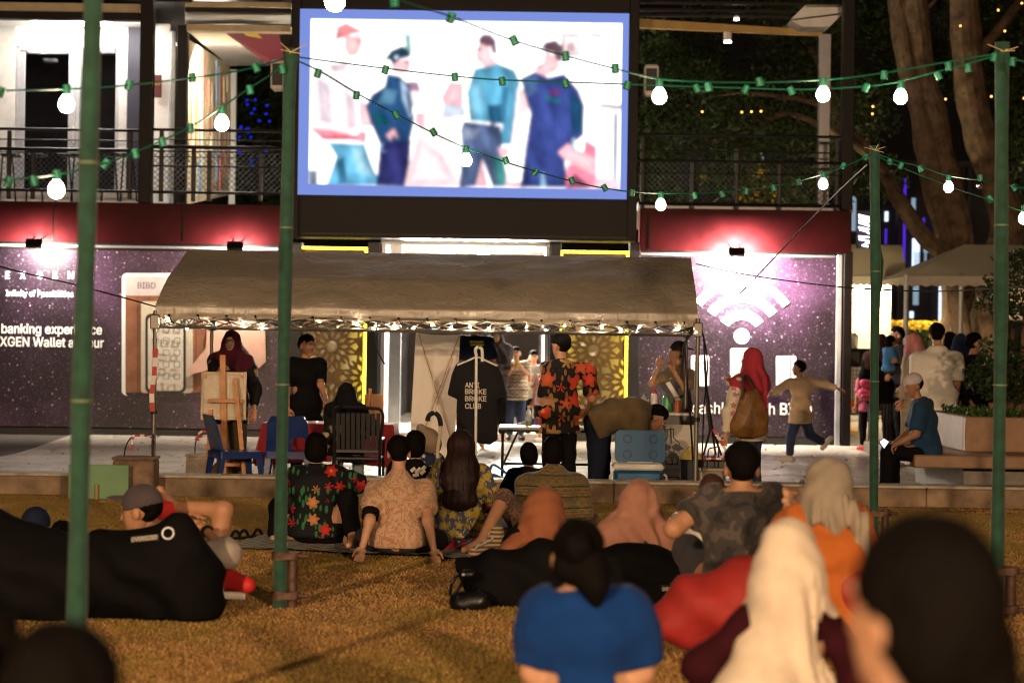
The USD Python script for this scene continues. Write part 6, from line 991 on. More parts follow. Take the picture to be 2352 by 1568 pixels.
    if shoe is not None:
        for S in 'RL':
            a = J['to' + S] - J['an' + S]; a[2] = 0 if abs(J['an' + S][2] - J['to' + S][2]) < .1 * s else a[2]; n_ = np.linalg.norm(a) + 1e-9; e = J['an' + S] + a / n_ * .17 * s
            f3, lo, hi = blend([(J['an' + S] - a / n_ * .04 * s - [0, 0, .035 * s], e - [0, 0, .035 * s + 0], .045 * s, .038 * s), (J['an' + S], e - [0, 0, .03 * s], .044 * s, .036 * s)], .03); obj('shoe', nets(f3, lo, hi, .012), shoe, t, smooth=True)
    if hijab is not None:
        nb = J['nek']; mm = side; upv = (J['hed'] - J['che']); upv /= np.linalg.norm(upv); fwd = HR[:, 1]
        lowc = mid('nek', 'che', min(shawl / .16, 1.0)) if shawl < .5 else J['wai'] - fwd * .07 * s; si = .36 if shawl < .1 else .22 if shawl > .8 else .08; bw = [(mid('shR', 'shL', si), mid('shR', 'shL', 1 - si), .075 * w, .075 * w), (lowc - mm * .10 * w, lowc + mm * .10 * w, .118 * w, .118 * w) if shawl > .1 else (lowc, lowc + fwd * .03, .08 * w, .08 * w), (nb, mid('nek', 'hed', .5), (.115 if shawl < .8 else .088) * s, .09 * s)] + ([(nb - fwd * .05 * s, lowc, .085 * s, .13 * s)] if shawl > .8 else [])
        f4, lo, hi = blend(bw, .06 * s, (.03 if shawl > .8 else .026) if shawl > .1 else .014); lo = np.minimum(lo, J['hed'] - .2 * s); hi = np.maximum(hi, J['hed'] + .2 * s); cut0 = lowc - upv * (.10 if shawl > .1 else .03) * s
        def hf(p):
            q = toh(p); d_ = ell(q, (0, -.016, .026), (.096, .116, .108)) * hs; d_ = smin(d_, ell(q, (0, -.01, -.07), (.092, .10, .11)) * hs, .05 * s); d_ = smin(d_, f4(p), .07 * s)
            th_ = np.arctan2((p - nb) @ fwd, (p - nb) @ mm); lowf = np.clip(-(q[:, 2] + .02) / .15, 0, 1)
            d_ = d_ - .015 * s * lowf * np.sin(th_ * 7 + (p @ upv) * 16 / s + 5 * meshkit.noise(p * 4, seed)) - .006 * s * (meshkit.fbm(p * 9, 3, seed) - .5) * 2 - .004 * np.sin(q[:, 2] * 60 + q[:, 1] * 50) * np.clip(1 - lowf, 0, 1) * .6
            d_ = np.maximum(d_, -ell(q, (0, .115, -.012), (.060, .085, .082)) * hs)
            return np.maximum(d_, (cut0 - p) @ upv + .03 * np.sin(th_ * 2 + 1) * s)
        obj('headscarf', nets(hf, lo, hi, h * .85), hijab, t, smooth=True)
    elif cap:
        if cap == 'kufi': hh = HAIRS['short'].copy(); hh.vertices = hh.vertices * .955 + [0, -.002, -.006]; obj('hair', put(hh), M_hair, t, smooth=True)
        obj('cap', put(HAIRS[cap]), capm, t, smooth=True)
        if cap == 'cap':
            hh = HAIRS['short'].copy(); hh.vertices = hh.vertices * .945 + [0, -.002, -.004]; obj('hair', put(hh), hairm or M_hair, t, smooth=True); b_ = BRIM.copy()
            if brim == 'back': b_.vertices = b_.vertices * [-1, -1, 1]; 
            if brim: obj('brim', put(b_), capm, t, smooth=True)
    elif hair == 'long':
        dn = J['che'] - J['hed']; L0 = J['hed'] + HR @ np.array([0, -.06, .0]) * hs; e1 = J['nek'] + HR @ np.array([0, -.11, 0]) * s; e2 = mid('che', 'wai', .55) + np.array([0, -.16 * s * (1 if abs(yaw) < 90 else -1), 0])
        f5, lo, hi = blend([(L0 - side * .035 * s, L0 + side * .035 * s, .07 * s, .07 * s), (e1 - side * .075 * s, e1 + side * .075 * s, .075 * s, .075 * s), (e2 - side * .085 * s, e2 + side * .085 * s, .06 * s, .06 * s), (mid('nek', 'che', .6) + np.array([-.075 * s, -.15 * s, 0]), mid('nek', 'che', .6) + np.array([.075 * s, -.15 * s, 0]), .08 * s, .08 * s), (L0, e1, .09 * s, .1 * s), (e1, e2, .10 * s, .09 * s)], .07 * s)
        def lf_(p):
            q = toh(p); d_ = np.maximum(ell(q, (0, -.020, .036), (.094, .110, .105)) * hs, (q[:, 1] * .8 - q[:, 2] * .55 - .03)); return smin(d_, f5(p), .05 * s) - .006 * np.sin(p[:, 0] * 130 + 9 * meshkit.noise(p * 5, seed)) * .5 - .008 * (meshkit.fbm(p * [25, 25, 4], 2, seed) - .5)
        obj('hair', nets(lf_, np.minimum(lo, J['hed'] - .2), np.maximum(hi, J['hed'] + .2), h * .8), hairm or M_hair, t, smooth=True)
    elif hair: obj('hair', put(HAIRS[hair]), hairm or M_hair, t, smooth=True)
    return t, J, s
def bands(name, stops, scale, k=.04, detail=0):
    """cloth of horizontal bands"""
    return graph(name, {'g': ('geometry', {}), 'x': ('separate_xyz', {}), 'm': ('math', {'math_type': 'multiply', 'value2': scale}), 'f': ('math', {'math_type': 'fraction'}), 'r': ('rgb_ramp', {'ramp': stops, 'interpolate': False}), 'n': ('noise_texture', {'scale': 9.0}), 'a': ('math', {'math_type': 'multiply_add', 'value2': k}), 'c': ('checker_texture', {'scale': 30.0, 'color1': (1, 1, 1), 'color2': (.35, .3, .3)}), 'mx': ('mix', {'mix_type': 'multiply', 'fac': detail}), 'p': ('principled_bsdf', {'roughness': .9, 'sheen_weight': .2})},
        [('g.position', 'x.vector'), ('g.position', 'n.vector'), ('n.fac', 'a.value1'), ('x.z', 'a.value3'), ('a.value', 'm.value1'), ('m.value', 'f.value1'), ('f.value', 'r.fac'), ('g.position', 'c.vector'), ('r.color', 'mx.color1'), ('c.color', 'mx.color2'), ('mx.color', 'p.base_color')])
def blot(name, cols, scale, detail=3.0, dist=0.0, rough=.9):
    return graph(name, {'g': ('geometry', {}), 'n': ('noise_texture', {'scale': scale, 'detail': detail, 'distortion': dist, 'roughness': .55}), 'r': ('rgb_ramp', {'ramp': [(.30 + .40 * i / (len(cols) - 1), c) for i, c in enumerate(cols)], 'interpolate': False}), 'p': ('principled_bsdf', {'roughness': rough, 'sheen_weight': .1})}, [('g.position', 'n.vector'), ('n.fac', 'r.fac'), ('r.color', 'p.base_color')])
C_black = cloth('black_cloth', (.0055, .005, .0055)); C_jean = cloth('blue_denim', (.035, .05, .10), vs=20); C_jeanl = cloth('pale_denim', (.22, .26, .32), vs=14); C_navy = cloth('navy_cloth', (.010, .014, .028)); C_grey = cloth('grey_cloth', (.06, .055, .06)); C_white = cloth('white_cloth_top', (.78, .74, .66), var=.03)
F_leaf = flowers('leaf_print', (.006, .005, .006), [(.42, .33, .2), (.3, .22, .13)], 8, None, .40, 3, (.2, .15, .08)); F_red = flowers('red_flower_print', (.006, .0045, .0045), [(.62, .06, .03), (.55, .10, .03), (.42, .22, .08), (.6, .05, .05)], 6.6, (.22, .10, .03), .60, 5, (.7, .25, .05)); F_dark = flowers('garden_print', (.005, .006, .008), [(.50, .025, .02), (.55, .03, .02), (.55, .22, .08), (.4, .45, .38)], 8.0, (.03, .16, .06), .42, 6, (.5, .3, .05)); F_yel = flowers('yellow_flower_print', (.09, .09, .13), [(.50, .33, .04), (.55, .42, .09), (.5, .45, .33)], 15.0, (.45, .42, .36), .62, 5, (.4, .22, .03)); F_rose = flowers('rose_print', (.62, .55, .42), [(.55, .06, .10), (.58, .2, .24), (.22, .25, .1)], 11.0, None, .36, 5, (.6, .15, .15))
pais = graph('paisley_print', {'g': ('geometry', {}), 'n': ('noise_texture', {'scale': 12.0, 'detail': 2.0, 'distortion': 1.8}), 'w': ('math', {'math_type': 'multiply', 'value2': 26.0}), 's': ('math', {'math_type': 'sine'}), 'mr': ('map_range', {'from_min': -.9, 'from_max': .9}), 'r': ('rgb_ramp', {'ramp': [(0, (.38, .18, .09)), (.45, (.42, .23, .125)), (.6, (.50, .34, .215)), (1, (.48, .32, .20))]}), 'p': ('principled_bsdf', {'roughness': .85, 'sheen_weight': .2})}, [('g.position', 'n.vector'), ('n.fac', 'w.value1'), ('w.value', 's.value1'), ('s.value', 'mr.value'), ('mr.result', 'r.fac'), ('r.color', 'p.base_color')])
camo = blot('camouflage_cloth', [(.014, .013, .014), (.035, .030, .028), (.075, .06, .052), (.02, .018, .018)], 8.0, 3.0, .6)
trib = bands('patterned_knit', [(0, (.13, .09, .025)), (.30, (.035, .025, .01)), (.36, (.15, .105, .03)), (.48, (.045, .10, .03)), (.53, (.32, .06, .025)), (.60, (.045, .10, .03)), (.66, (.15, .105, .03)), (.78, (.03, .022, .01)), (.84, (.14, .10, .03))], 6.2, .02, .4)
plaid = bands('plaid_shirt', [(0, (.55, .48, .36)), (.3, (.25, .18, .08)), (.5, (.62, .56, .45)), (.7, (.32, .2, .06)), (.85, (.55, .48, .36))], 9, .01, .6)
pin = graph('pinstripe', {'g': ('geometry', {}), 'x': ('separate_xyz', {}), 'm': ('math', {'math_type': 'multiply', 'value2': 22.0}), 'f': ('math', {'math_type': 'fraction'}), 'r': ('rgb_ramp', {'ramp': [(0, (.014, .012, .014)), (.72, (.09, .08, .08))], 'interpolate': False}), 'p': ('principled_bsdf', {'roughness': .9})}, [('g.position', 'x.vector'), ('x.x', 'm.value1'), ('m.value', 'f.value1'), ('f.value', 'r.fac'), ('r.color', 'p.base_color')])
C_shoe = mat('white_shoe', (.6, .55, .48), .6); C_rshoe = mat('red_shoe', (.50, .02, .02), .6)
def X(u, v, d): return ('px', u, v, d)
PV = -.05
def glasses(t, J, yaw, s, m=None):
    F = frame((-math.sin(math.radians(yaw)), math.cos(math.radians(yaw)), 0), (0, 0, 1.0)); g = []
    for k in (-1, 1): g.append(tube([(k * .031 + .022 * math.cos(a), .106, .010 + .017 * math.sin(a)) for a in np.linspace(0, 6.28, 14)], .0022, 5)); g.append(rod((k * .053, .104, .014), (k * .082, -.01, .012), .002, 4))
    g.append(rod((-.009, .108, .012), (.009, .108, .012), .002, 4)); m_ = cat(*g); m_.vertices = m_.vertices @ F.T + J['hed']; obj('glasses', m_, M_black, t)
# behind the stall
t, J, s = person('smiling woman in a maroon headscarf and black leaf print dress leaning on the tall easel', 'stand', 532, 760, 22.65, PV, 180, dict(wrR=X(508, 848, 22.25), elR=X(488, 872, 22.4), wrL=X(583, 940, 22.5), elL=X(588, 893, 22.6)), F_leaf, 1.8, .22, skirt=cloth('olive_skirt', (.10, .075, .04)), hijab=cloth('maroon_scarf', (.06, .008, .018)), shawl=.26, face=True, hands=('R',), shoe=M_black, look=(-6, -4))
glasses(t, J, 174, s)
person('bearded man in a black t-shirt standing behind the red table', 'stand', 706, 770, 22.98, PV, 212, dict(wrL=X(751, 922, 22.7), elL=X(736, 882, 22.85)), C_black, .85, .18, C_black, 1.9, face=True, skin=1, look=(14, -2), shoe=M_black)
person('person in a black headscarf and jeans sitting in the slatted chair', 'chair', 796, 880, 21.62, PV, 0, dict(elL=X(755, 1000, 21.4), elR=X(862, 985, 21.5)), F_leaf, 1.9, .04, C_jeanl, 1.9, hijab=C_black, shawl=.12, shoe=M_black)
t, J, s = person('man in a black shirt with big red flowers and a dark beanie, back turned', 'stand', 1288, 767, 20.98, PV, 12, dict(elL=X(1250, 922, 20.95), elR=X(1360, 915, 20.95), wrL=X(1266, 948, 21.25), wrR=X(1345, 945, 21.25), shL=X(1262, 850, 20.98), shR=X(1350, 850, 20.98)), F_red, .9, .20, C_black, 1.9, cap='kufi', capm=cloth('black_beanie', (.005, .0045, .005)), skin=1, look=(30, -8), shoe=M_black, fit=1.3)
D = 21.47
person('man in an olive t-shirt bending far over behind the blue cool box', 'stand', 1506, 905, D, PV, -90, dict(pel=X(1376, 968, D), wai=X(1410, 952, D), che=X(1455, 950, D), nek=X(1486, 946, D), hed=X(1508, 960, D), shR=X(1468, 962, D - .17), shL=X(1468, 958, D + .17), elR=X(1462, 1018, D - .2), elL=X(1470, 1015, D + .2), wrR=X(1440, 1050, D + .05), wrL=X(1450, 1050, D + .25), hiR=X(1374, 972, D - .09), hiL=X(1376, 972, D + .1), knR=X(1372, 1052, D - .1), knL=X(1380, 1050, D + .12), anR=X(1368, 1136, D - .12), anL=X(1384, 1136, D + .14), toR=X(1396, 1150, D - .12), toL=X(1410, 1150, D + .14)), cloth('olive_tee', (.135, .095, .045)), .85, .06, C_navy, 1.9, H=1.72, wide=1.32, look=(0, -48), shoe=M_black, skin=1, face=True)
person('man in a khaki t-shirt and backwards cap drinking behind the drinks counter', 'stand', 1556, 785, 23.95, PV, 122, dict(shR=X(1538, 858, 24.05), elR=X(1496, 882, 23.95), wrR=X(1513, 842, 23.85), shL=X(1588, 862, 23.85), elL=X(1574, 897, 23.65), wrL=X(1546, 848, 23.65)), cloth('khaki_tee', (.24, .18, .115)), .7, .2, C_black, 1.9, cap='cap', capm=cloth('dark_cap', (.03, .02, .018)), brim='back', face=True, hands=('R', 'L'), look=(-28, 4), shoe=M_black)
t, J, s = person('woman in a crimson headscarf and rose print blouse with a brown shoulder bag', 'stand', 1726, 800, 21.75, PV, 62, dict(shL=X(1694, 885, 21.55), elL=X(1676, 945, 21.45), wrL=X(1667, 998, 21.45), elR=X(1690, 900, 21.95), wrR=X(1676, 872, 21.8)), F_rose, 1.9, .24, C_jean, 1.9, hijab=cloth('crimson_scarf', (.36, .035, .055)), shawl=.2, face=True, hands=('R',), wide=1.08, shoe=M_black, look=(8, 0))
sb_ = thing('shoulder_bag', 'soft brown leather shoulder bag hanging behind the crimson headscarf woman', 'bag', P(1725, 960, 21.4)); 
obj('pouch', puff([(1712, 902), (1738, 894), (1764, 958), (1760, 996), (1730, 1004), (1682, 1000), (1676, 974)], 21.42, .085), mat('brown_leather', (.20, .095, .025), .5, var=.35, vs=10), sb_, smooth=True); obj('strap', tube(spline([P(1706, 920, 21.4), P(1706, 880, 21.42), P(1712, 862, 21.55), P(1728, 885, 21.45), P(1740, 925, 21.4)], 24), .016, 6), mat('strap_brown', (.07, .04, .02), .6), sb_, smooth=40)
ob_ = obj('scarf_tail', wedge([P(1740, 840, 21.7), P(1762, 870, 21.65), P(1764, 985, 21.6), P(1742, 1000, 21.6), P(1738, 900, 21.65)], (0, .03, 0)), cloth('crimson_scarf', (0, 0, 0)), t)
D = 28.3
person('boy in a cream sweater and jeans running past the starry banner with arms spread', 'stand', 1834, 825, D, PV, 52, dict(hed=X(1834, 846, D), nek=X(1838, 869, D), che=X(1840, 893, D), wai=X(1838, 928, D), pel=X(1838, 955, D), shL=X(1814, 879, D - .05), shR=X(1861, 876, D + .05), elL=X(1788, 893, D - .1), wrL=X(1772, 903, D - .15), elR=X(1895, 884, D + .1), wrR=X(1924, 892, D + .1), hiL=X(1830, 958, D - .05), hiR=X(1847, 957, D + .05), knL=X(1816, 1005, D), anL=X(1814, 1050, D), toL=X(1796, 1061, D), knR=X(1860, 996, D + .15), anR=X(1893, 1019, D + .3), toR=X(1906, 1004, D + .3)), cloth('cream_sweater', (.60, .44, .28)), 1.9, .10, C_jean, 1.9, H=1.38, skin=1, shoe=C_shoe, wide=1.05, look=(15, 0))
D = 22.3
t, J, s = person('man in a white skullcap sitting on the bench with a lit phone', 'chair', 2097, 858, D, PV, 98, dict(hed=X(2097, 886, D), nek=X(2110, 922, D), che=X(2120, 962, D), wai=X(2124, 1002, D), pel=X(2128, 1034, D), shL=X(2112, 938, D - .2), elL=X(2104, 996, D - .28), wrL=X(2064, 1018, D - .25), shR=X(2126, 934, D + .2), elR=X(2088, 992, D + .2), wrR=X(2058, 1014, D + .02), hiL=X(2126, 1040, D - .12), hiR=X(2128, 1038, D + .12), knL=X(2040, 1038, D - .12), knR=X(2050, 1032, D + .14), anL=X(2034, 1130, D - .12), anR=X(2052, 1128, D + .12), toL=X(2014, 1142, D - .12), toR=X(2030, 1140, D + .12)), cloth('blue_shirt', (.016, .05, .105)), .9, .08, C_black, 1.9, H=1.24, cap='kufi', capm=cloth('white_skullcap', (.55, .48, .5)), skin=2, hands=('L',), wide=1.12, look=(10, -22), shoe=M_black, fit=1.4)
ph = thing('phone', 'phone with a glowing screen held by the man on the bench', 'phone', P(2030, 1018, D - .22)); c4 = [P(2020, 1014, D - .2), P(2031, 1006, D - .05), P(2042, 1014, D - .1), P(2031, 1030, D - .25)]; nrm = np.cross(c4[1] - c4[0], c4[2] - c4[0]); nrm /= np.linalg.norm(nrm); nrm *= -1 if nrm[1] > 0 else 1
obj('case', wedge([q - nrm * .004 for q in c4], -nrm * .009), M_black, ph); cc = np.mean(c4, 0); obj('lit_screen', wedge([cc + (q - cc) * .9 for q in c4], -nrm * .002), glow('phone_screen', (.55, .62, 1), 2.6), ph)
# people in the entrance
t, J, s = person('big man in a navy shirt with yellow back print standing in the entrance', 'stand', 1090, 726, 30.5, -.02, 0, None, C_navy, .8, .2, C_black, 1.9, skin=1, wide=1.12)
for k in range(2): obj('back_print', px_box(1079 + 2 * k, 783 + 7 * k, 1110 + k, 787 + 7 * k, 30.36 - .1, .012), mat('yellow_print', (.45, .36, .04), .7), t)
person('woman in a grey headscarf holding a drink at the entrance', 'stand', 1140, 753, 31.4, .05, 180, dict(wrR=X(1128, 836, 31.1), wrL=X(1136, 838, 31.1), elR=X(1117, 850, 31.3), elL=X(1160, 850, 31.3)), cloth('grey_top', (.07, .06, .06)), 1.9, .2, C_black, 1.9, hijab=cloth('grey_scarf_dark', (.07, .06, .055)), shawl=.2, face=True, hands=('R', 'L'), look=(10, -14))
t, J, s = person('small boy in a checked shirt and jeans sipping a yellow drink', 'stand', 1186, 797, 31.6, .06, 186, dict(wrR=X(1176, 842, 31.35), wrL=X(1192, 838, 31.3), elR=X(1163, 862, 31.5), elL=X(1209, 858, 31.5)), plaid, .9, .16, C_jean, 1.9, face=True, hands=('R', 'L'), look=(-12, 2), shoe=M_black, wide=1.15)
cu = thing('drinking_cup', 'yellow drink with a straw in the hands of the checked shirt boy', 'cup', P(1188, 830, 31.2)); obj('cup', lathe([(0, 0), (.022, 0), (.028, .09), (0, .09)], P(1187, 843, 31.22), 10), mat('yellow_drink', (.6, .48, .05), .4), cu); obj('straw', rod(P(1187, 838, 31.22), P(1187, 820, 31.25), .004, 5), mat('yellow_drink', (0, 0, 0)), cu)
person('boy in a grey shirt with his hand at his mouth in the entrance', 'stand', 1226, 806, 31.9, .06, 165, dict(wrR=X(1216, 838, 31.65), elR=X(1216, 872, 31.7)), cloth('pale_grey_tee', (.32, .29, .25)), .8, .1, C_black, 1.9, face=True, look=(20, -4), hands=('R',))
person('little girl in a pale pink shirt and black shorts in the entrance', 'stand', 1249, 831, 31.2, .05, 140, dict(elL=X(1222, 888, 31.1), wrL=X(1236, 868, 31)), cloth('pale_pink_tee', (.55, .36, .36)), .8, .1, C_black, .9, face=True, look=(20, 0), shoe=C_shoe, hair='full')
# people by the market stalls
person('tall man in a cream white t-shirt and black shorts, back turned, behind the bench', 'stand', 2152, 744, 25.9, -.02, 6, dict(shL=X(2110, 825, 25.9), shR=X(2195, 825, 25.9), elL=X(2104, 880, 25.9), elR=X(2196, 880, 25.9), wrL=X(2112, 935, 26.1)), C_white, .9, .2, C_black, 1.0, wide=1.22, fit=1.5, look=(-14, 0))
person('woman under a long pink headscarf with cream skirt, beside the white t-shirt man', 'stand', 2098, 766, 26.8, .0, 55, None, cloth('cream_top', (.45, .36, .24)), 1.9, .2, skirt=cloth('cream_skirt', (.42, .34, .22)), hijab=cloth('pink_scarf', (.60, .25, .235)), shawl=.9, wide=1.08)
person('young man in a black hooded top looking away behind the planter', 'stand', 2240, 766, 26.2, -.02, -62, None, C_black, 1.9, .15, C_black, 1.9, face=True, wide=1.1, look=(-16, 0))
person('woman in a navy blue headscarf between the two men behind the bench', 'stand', 2207, 767, 28.4, .0, -30, None, C_navy, 1.9, .2, C_black, 1.9, hijab=cloth('blue_scarf', (.012, .022, .055)), shawl=.25)
person('woman with loose dark hair half hidden behind the white t-shirt man', 'stand', 2183, 763, 29.4, .0, -20, None, C_black, 1.9, .2, C_black, 1.9, hair='full')
person('man in black facing sideways behind the woman in pink headscarf', 'stand', 2059, 751, 31.5, .02, 108, None, C_black, 1.9, .2, C_black, 1.9, face=True)
person('woman in dark clothes and striped trousers carrying a child beside the green pole', 'stand', 2024, 768, 31, .0, -6, dict(elR=X(2044, 850, 30.9), wrR=X(2040, 862, 30.7)), C_black, 1.9, .2, pin, 1.95, hijab=cloth('brown_scarf', (.05, .022, .018)), shawl=.2, shoe=M_black)
person('toddler in a bright blue top carried on the hip of the woman in striped trousers', 'chair', 2047, 773, 30.75, .7, -70, None, cloth('sky_tee', (.06, .20, .42)), .7, .02, C_grey, .8, H=.78, shoe=C_shoe, hair='full')
person('girl with long dark hair carrying a pink backpack', 'stand', 1995, 836, 31.2, .0, 12, None, cloth('pink_tee', (.45, .1, .16)), .8, .12, C_black, 1.9, hair='full', shoe=C_rshoe)
bp = thing('backpack', 'bright pink backpack on the back of the small girl', 'backpack', P(1990, 900, 30.9)); fb_ = blend([(P(1983, 880, 30.92), P(1997, 880, 30.92), .06, .06), (P(1981, 905, 30.9), P(1998, 905, 30.9), .08, .08)], .05); obj('sack', nets(fb_[0], fb_[1], fb_[2], .016), mat('pink_nylon', (.55, .06, .13), .4, var=.3, vs=18), bp, smooth=True); obj('pocket', nets(*blend([(P(1983, 912, 30.83), P(1997, 912, 30.83), .05, .05)], .02), .016), mat('pink_nylon_dark', (.42, .04, .09), .4, var=.4, vs=30), bp, smooth=True)
person('hooded person in black standing under the fringed stall by the tree', 'stand', 2264, 684, 39.5, .72, 70, None, C_black, 1.9, .2, C_black, 1.9, hijab=C_black, shawl=.3, face=True)
person('child with short hair sitting low behind the planter box', 'floor', 2243, 905, 25.9, .1, 30, None, cloth('rust_tee', (.16, .05, .03)), .8, 0, C_black, 1.9, face=False)
# friends on the checked mat
D = 15.7
person('person in a dark shirt with red garden flowers, arm stretched over a raised knee', 'floor', 728, 995, D, .02, -4, dict(shR=X(770, 1092, D), shL=X(682, 1094, D), elR=X(806, 1106, D - .12), wrR=X(844, 1116, D - .05), knR=X(798, 1146, D - .2), anR=X(812, 1236, D - .4), toR=X(800, 1252, D - .75), hiR=X(765, 1225, D), knL=X(640, 1165, D + .3), anL=X(632, 1240, D + .2)), F_dark, 1.75, .03, C_black, 1.9, hair='full', fit=1.5, wide=1.06, shoe=None)
D = 15.05
t, J, s = person('young man in a tan paisley shirt leaning back on both hands on the checked mat', 'floor', 917, 1003, D, .02, 0, dict(shL=X(858, 1124, D), shR=X(978, 1124, D), elL=X(849, 1196, D - .22), elR=X(983, 1196, D - .22), wrL=X(832, 1258, D - .3), wrR=X(996, 1262, D - .3), knL=X(806, 1240, D + .45), knR=X(1020, 1240, D + .45)), pais, .72, .04, cloth('grey_shorts', (.045, .04, .05)), .85, fit=1.15)
a = J['shL'] * .36 + J['elL'] * .64; b = J['shL'] * .12 + J['elL'] * .88; obj('arm_band', tube([a, b], .062, 14), C_black, t, smooth=True)
t, J, s = person('person in a black shirt with a white print sitting beyond the paisley shirt', 'floor', 956, 990, 16.8, .02, -14, dict(shR=X(1000, 1096, 16.8)), C_black, 1.2, .02, C_grey, 1.9, hair='full')
for (u, v, du, dv) in ((944, 1082, 10, -8), (955, 1086, 11, -12), (966, 1088, 10, -9), (948, 1092, 14, -3), (970, 1078, 7, -8)): obj('white_print', rod(P(u, v, 16.64), P(u + du, v + dv, 16.64), .016, 6), mat('print_ivory', (0, 0, 0)), t)
person('long haired woman in a yellow flowered blouse and pale jeans, back turned', 'floor', 1060, 990, 16.0, .02, 0, None, F_yel, .95, .05, C_jeanl, 1.9, hair='long', hairm=graph('brown_black_hair', {'g': ('geometry', {}), 'mp': ('mapping', {'mapping_type': 'point', 'scale': (70, 70, 5)}), 'n': ('noise_texture', {'scale': 1.0}), 'b': ('bump', {'strength': .6, 'distance': .012}), 'p': ('principled_bsdf', {'base_color': (.018, .007, .006), 'roughness': .6, 'specular_ior_level': .25})}, [('g.position', 'mp.vector'), ('mp.vector', 'n.vector'), ('n.fac', 'b.height'), ('b.normal', 'p.normal')]), wide=.98, fit=1.4)
person('dark haired child whose head shows beside the knitted jumper man', 'floor', 1214, 1017, 17.6, .0, 10, None, C_navy, .9, 0, C_black, 1.9, hair='full')
D = 16.2
person('broad man in a banded green and brown knit, one bare foot on the mat', 'floor', 1270, 1003, D, .02, 4, dict(shL=X(1208, 1110, D), shR=X(1328, 1110, D), elR=X(1340, 1172, D), elL=X(1196, 1180, D), wrL=X(1190, 1215, D + .2), knL=X(1156, 1146, D - .5), anL=X(1104, 1246, D - .9), toL=X(1066, 1262, D - 1.1), hiL=X(1215, 1225, D - .1)), trib, 1.3, .04, blot('batik_shorts', [(.18, .09, .05), (.07, .035, .025), (.24, .14, .09)], 16, 3, 2), 1.15, hair='full', fit=1.5, wide=1.15, skin=1)
sn = thing('sneaker', 'brown and cream striped sneaker with white laces at the end of the checked mat', 'shoe', G(1130, 1272)); q0, q1 = P(1092, 1270, 13.6), P(1142, 1245, 13.7); f6 = blend([(q0, q1, .045, .055), (q1, q1 + [.0, 0, .07], .055, .045)], .04); obj('upper', nets(f6[0], f6[1], f6[2], .010), bands('sneaker_stripe', [(0, (.16, .07, .02)), (.5, (.5, .4, .25))], 38, .0, 0), sn, smooth=True); obj('sole', tube([q0 - [0.03, 0, .04], q1 - [-.05, 0, .05]], .03, 8), C_shoe, sn, smooth=40); obj('tongue', wedge([q1 + [-.06, 0, .05], q1 + [-.02, 0, .11], q1 + [.02, 0, .10], q1 + [-.01, 0, .04]], (0, .03, 0)), C_shoe, sn)
for k in range(4): obj('lace', rod(q0 * (1 - k / 5) + q1 * k / 5 + [.0, -.05, .035], q0 * (1 - k / 5) + q1 * k / 5 + [.03, -.03, .06], .007, 5), C_shoe, sn)
for k, (u, v) in enumerate(((541, 1240), (560, 1238), (592, 1236))): sd = thing('sandal', 'black strapped sandal left on the grass behind the mat', 'sandal', G(u, v), group='black sandals left by the mat'); c = G(u, v); obj('sole', tube([c + [-.06, 0, .015], c + [.06, .03, .015]], .035, 8).apply_transform(np.diag([1, 1, .5, 1])), M_black, sd); obj('strap', tube(spline([c + [-.03, -.05, .02], c + [0, 0, .07], c + [.03, .05, .02]], 10), .012, 6), M_black, sd)
# lying on the bean bags
D = 12.75
person('girl in a rust brown headscarf lying back on the long black bean bag', 'floor', 1252, 1128, D, .1, 8, dict(hed=X(1250, 1168, D), nek=X(1240, 1208, D - .03), che=X(1228, 1246, D - .02), wai=X(1222, 1285, D), pel=X(1218, 1320, D + .1), shL=X(1186, 1262, D - .05), shR=X(1288, 1250, D + .05), elL=X(1172, 1300, D), elR=X(1296, 1300, D), wrL=X(1180, 1310, D + .2), wrR=X(1290, 1310, D + .2)), C_black, 1.5, 0, C_black, 1.9, H=.92, hijab=cloth('rust_scarf', (.27, .095, .045)), shawl=.9, h=.015)
D = 12.8
person('girl in a peach headscarf lying back on the long black bean bag', 'floor', 1468, 1113, D, .1, -6, dict(hed=X(1468, 1152, D), nek=X(1466, 1196, D - .02), che=X(1462, 1236, D), wai=X(1464, 1280, D), pel=X(1466, 1320, D + .1), shL=X(1412, 1238, D - .04), shR=X(1516, 1232, D), elL=X(1400, 1290, D), elR=X(1540, 1280, D), wrL=X(1410, 1310, D + .2), wrR=X(1535, 1310, D + .2)), cloth('mauve_top', (.085, .065, .08)), 1.6, 0, C_black, 1.9, H=.92, hijab=cloth('peach_scarf', (.52, .25, .17)), shawl=.34, h=.015)
D = 10.9
person('man in a dark camouflage t-shirt resting his elbow out, on the red bean bag', 'floor', 1704, 1020, D, .12, 0, dict(shL=X(1634, 1150, D), shR=X(1776, 1150, D), elL=X(1546, 1214, D - .1), wrL=X(1586, 1158, D + .1), elR=X(1792, 1236, D), wrR=X(1760, 1270, D + .3), knL=X(1580, 1262, D + .5), anL=X(1600, 1330, D + .6)), camo, .62, .04, C_grey, 1.9, wide=1.08, fit=1.3, hands=('L',), skin=1)
t, J, s = person('small woman in white with long brown hair beside the camouflage man', 'floor', 1636, 1090, 12.6, .0, -12, dict(elL=X(1590, 1180, 12.5), wrL=X(1598, 1150, 12.4)), C_white, 1.0, 0, C_black, 1.9, hair='full', hairm=mat('brown_hair', (.05, .02, .012), .4), wide=.9)
person('red brown haired child sitting beyond the camouflage man', 'floor', 1774, 1114, 12.8, .0, 0, None, C_grey, .9, 0, C_black, 1.9, hair='full', hairm=mat('red_brown_hair', (.045, .014, .010), .4), wide=.85)
D = 10.2
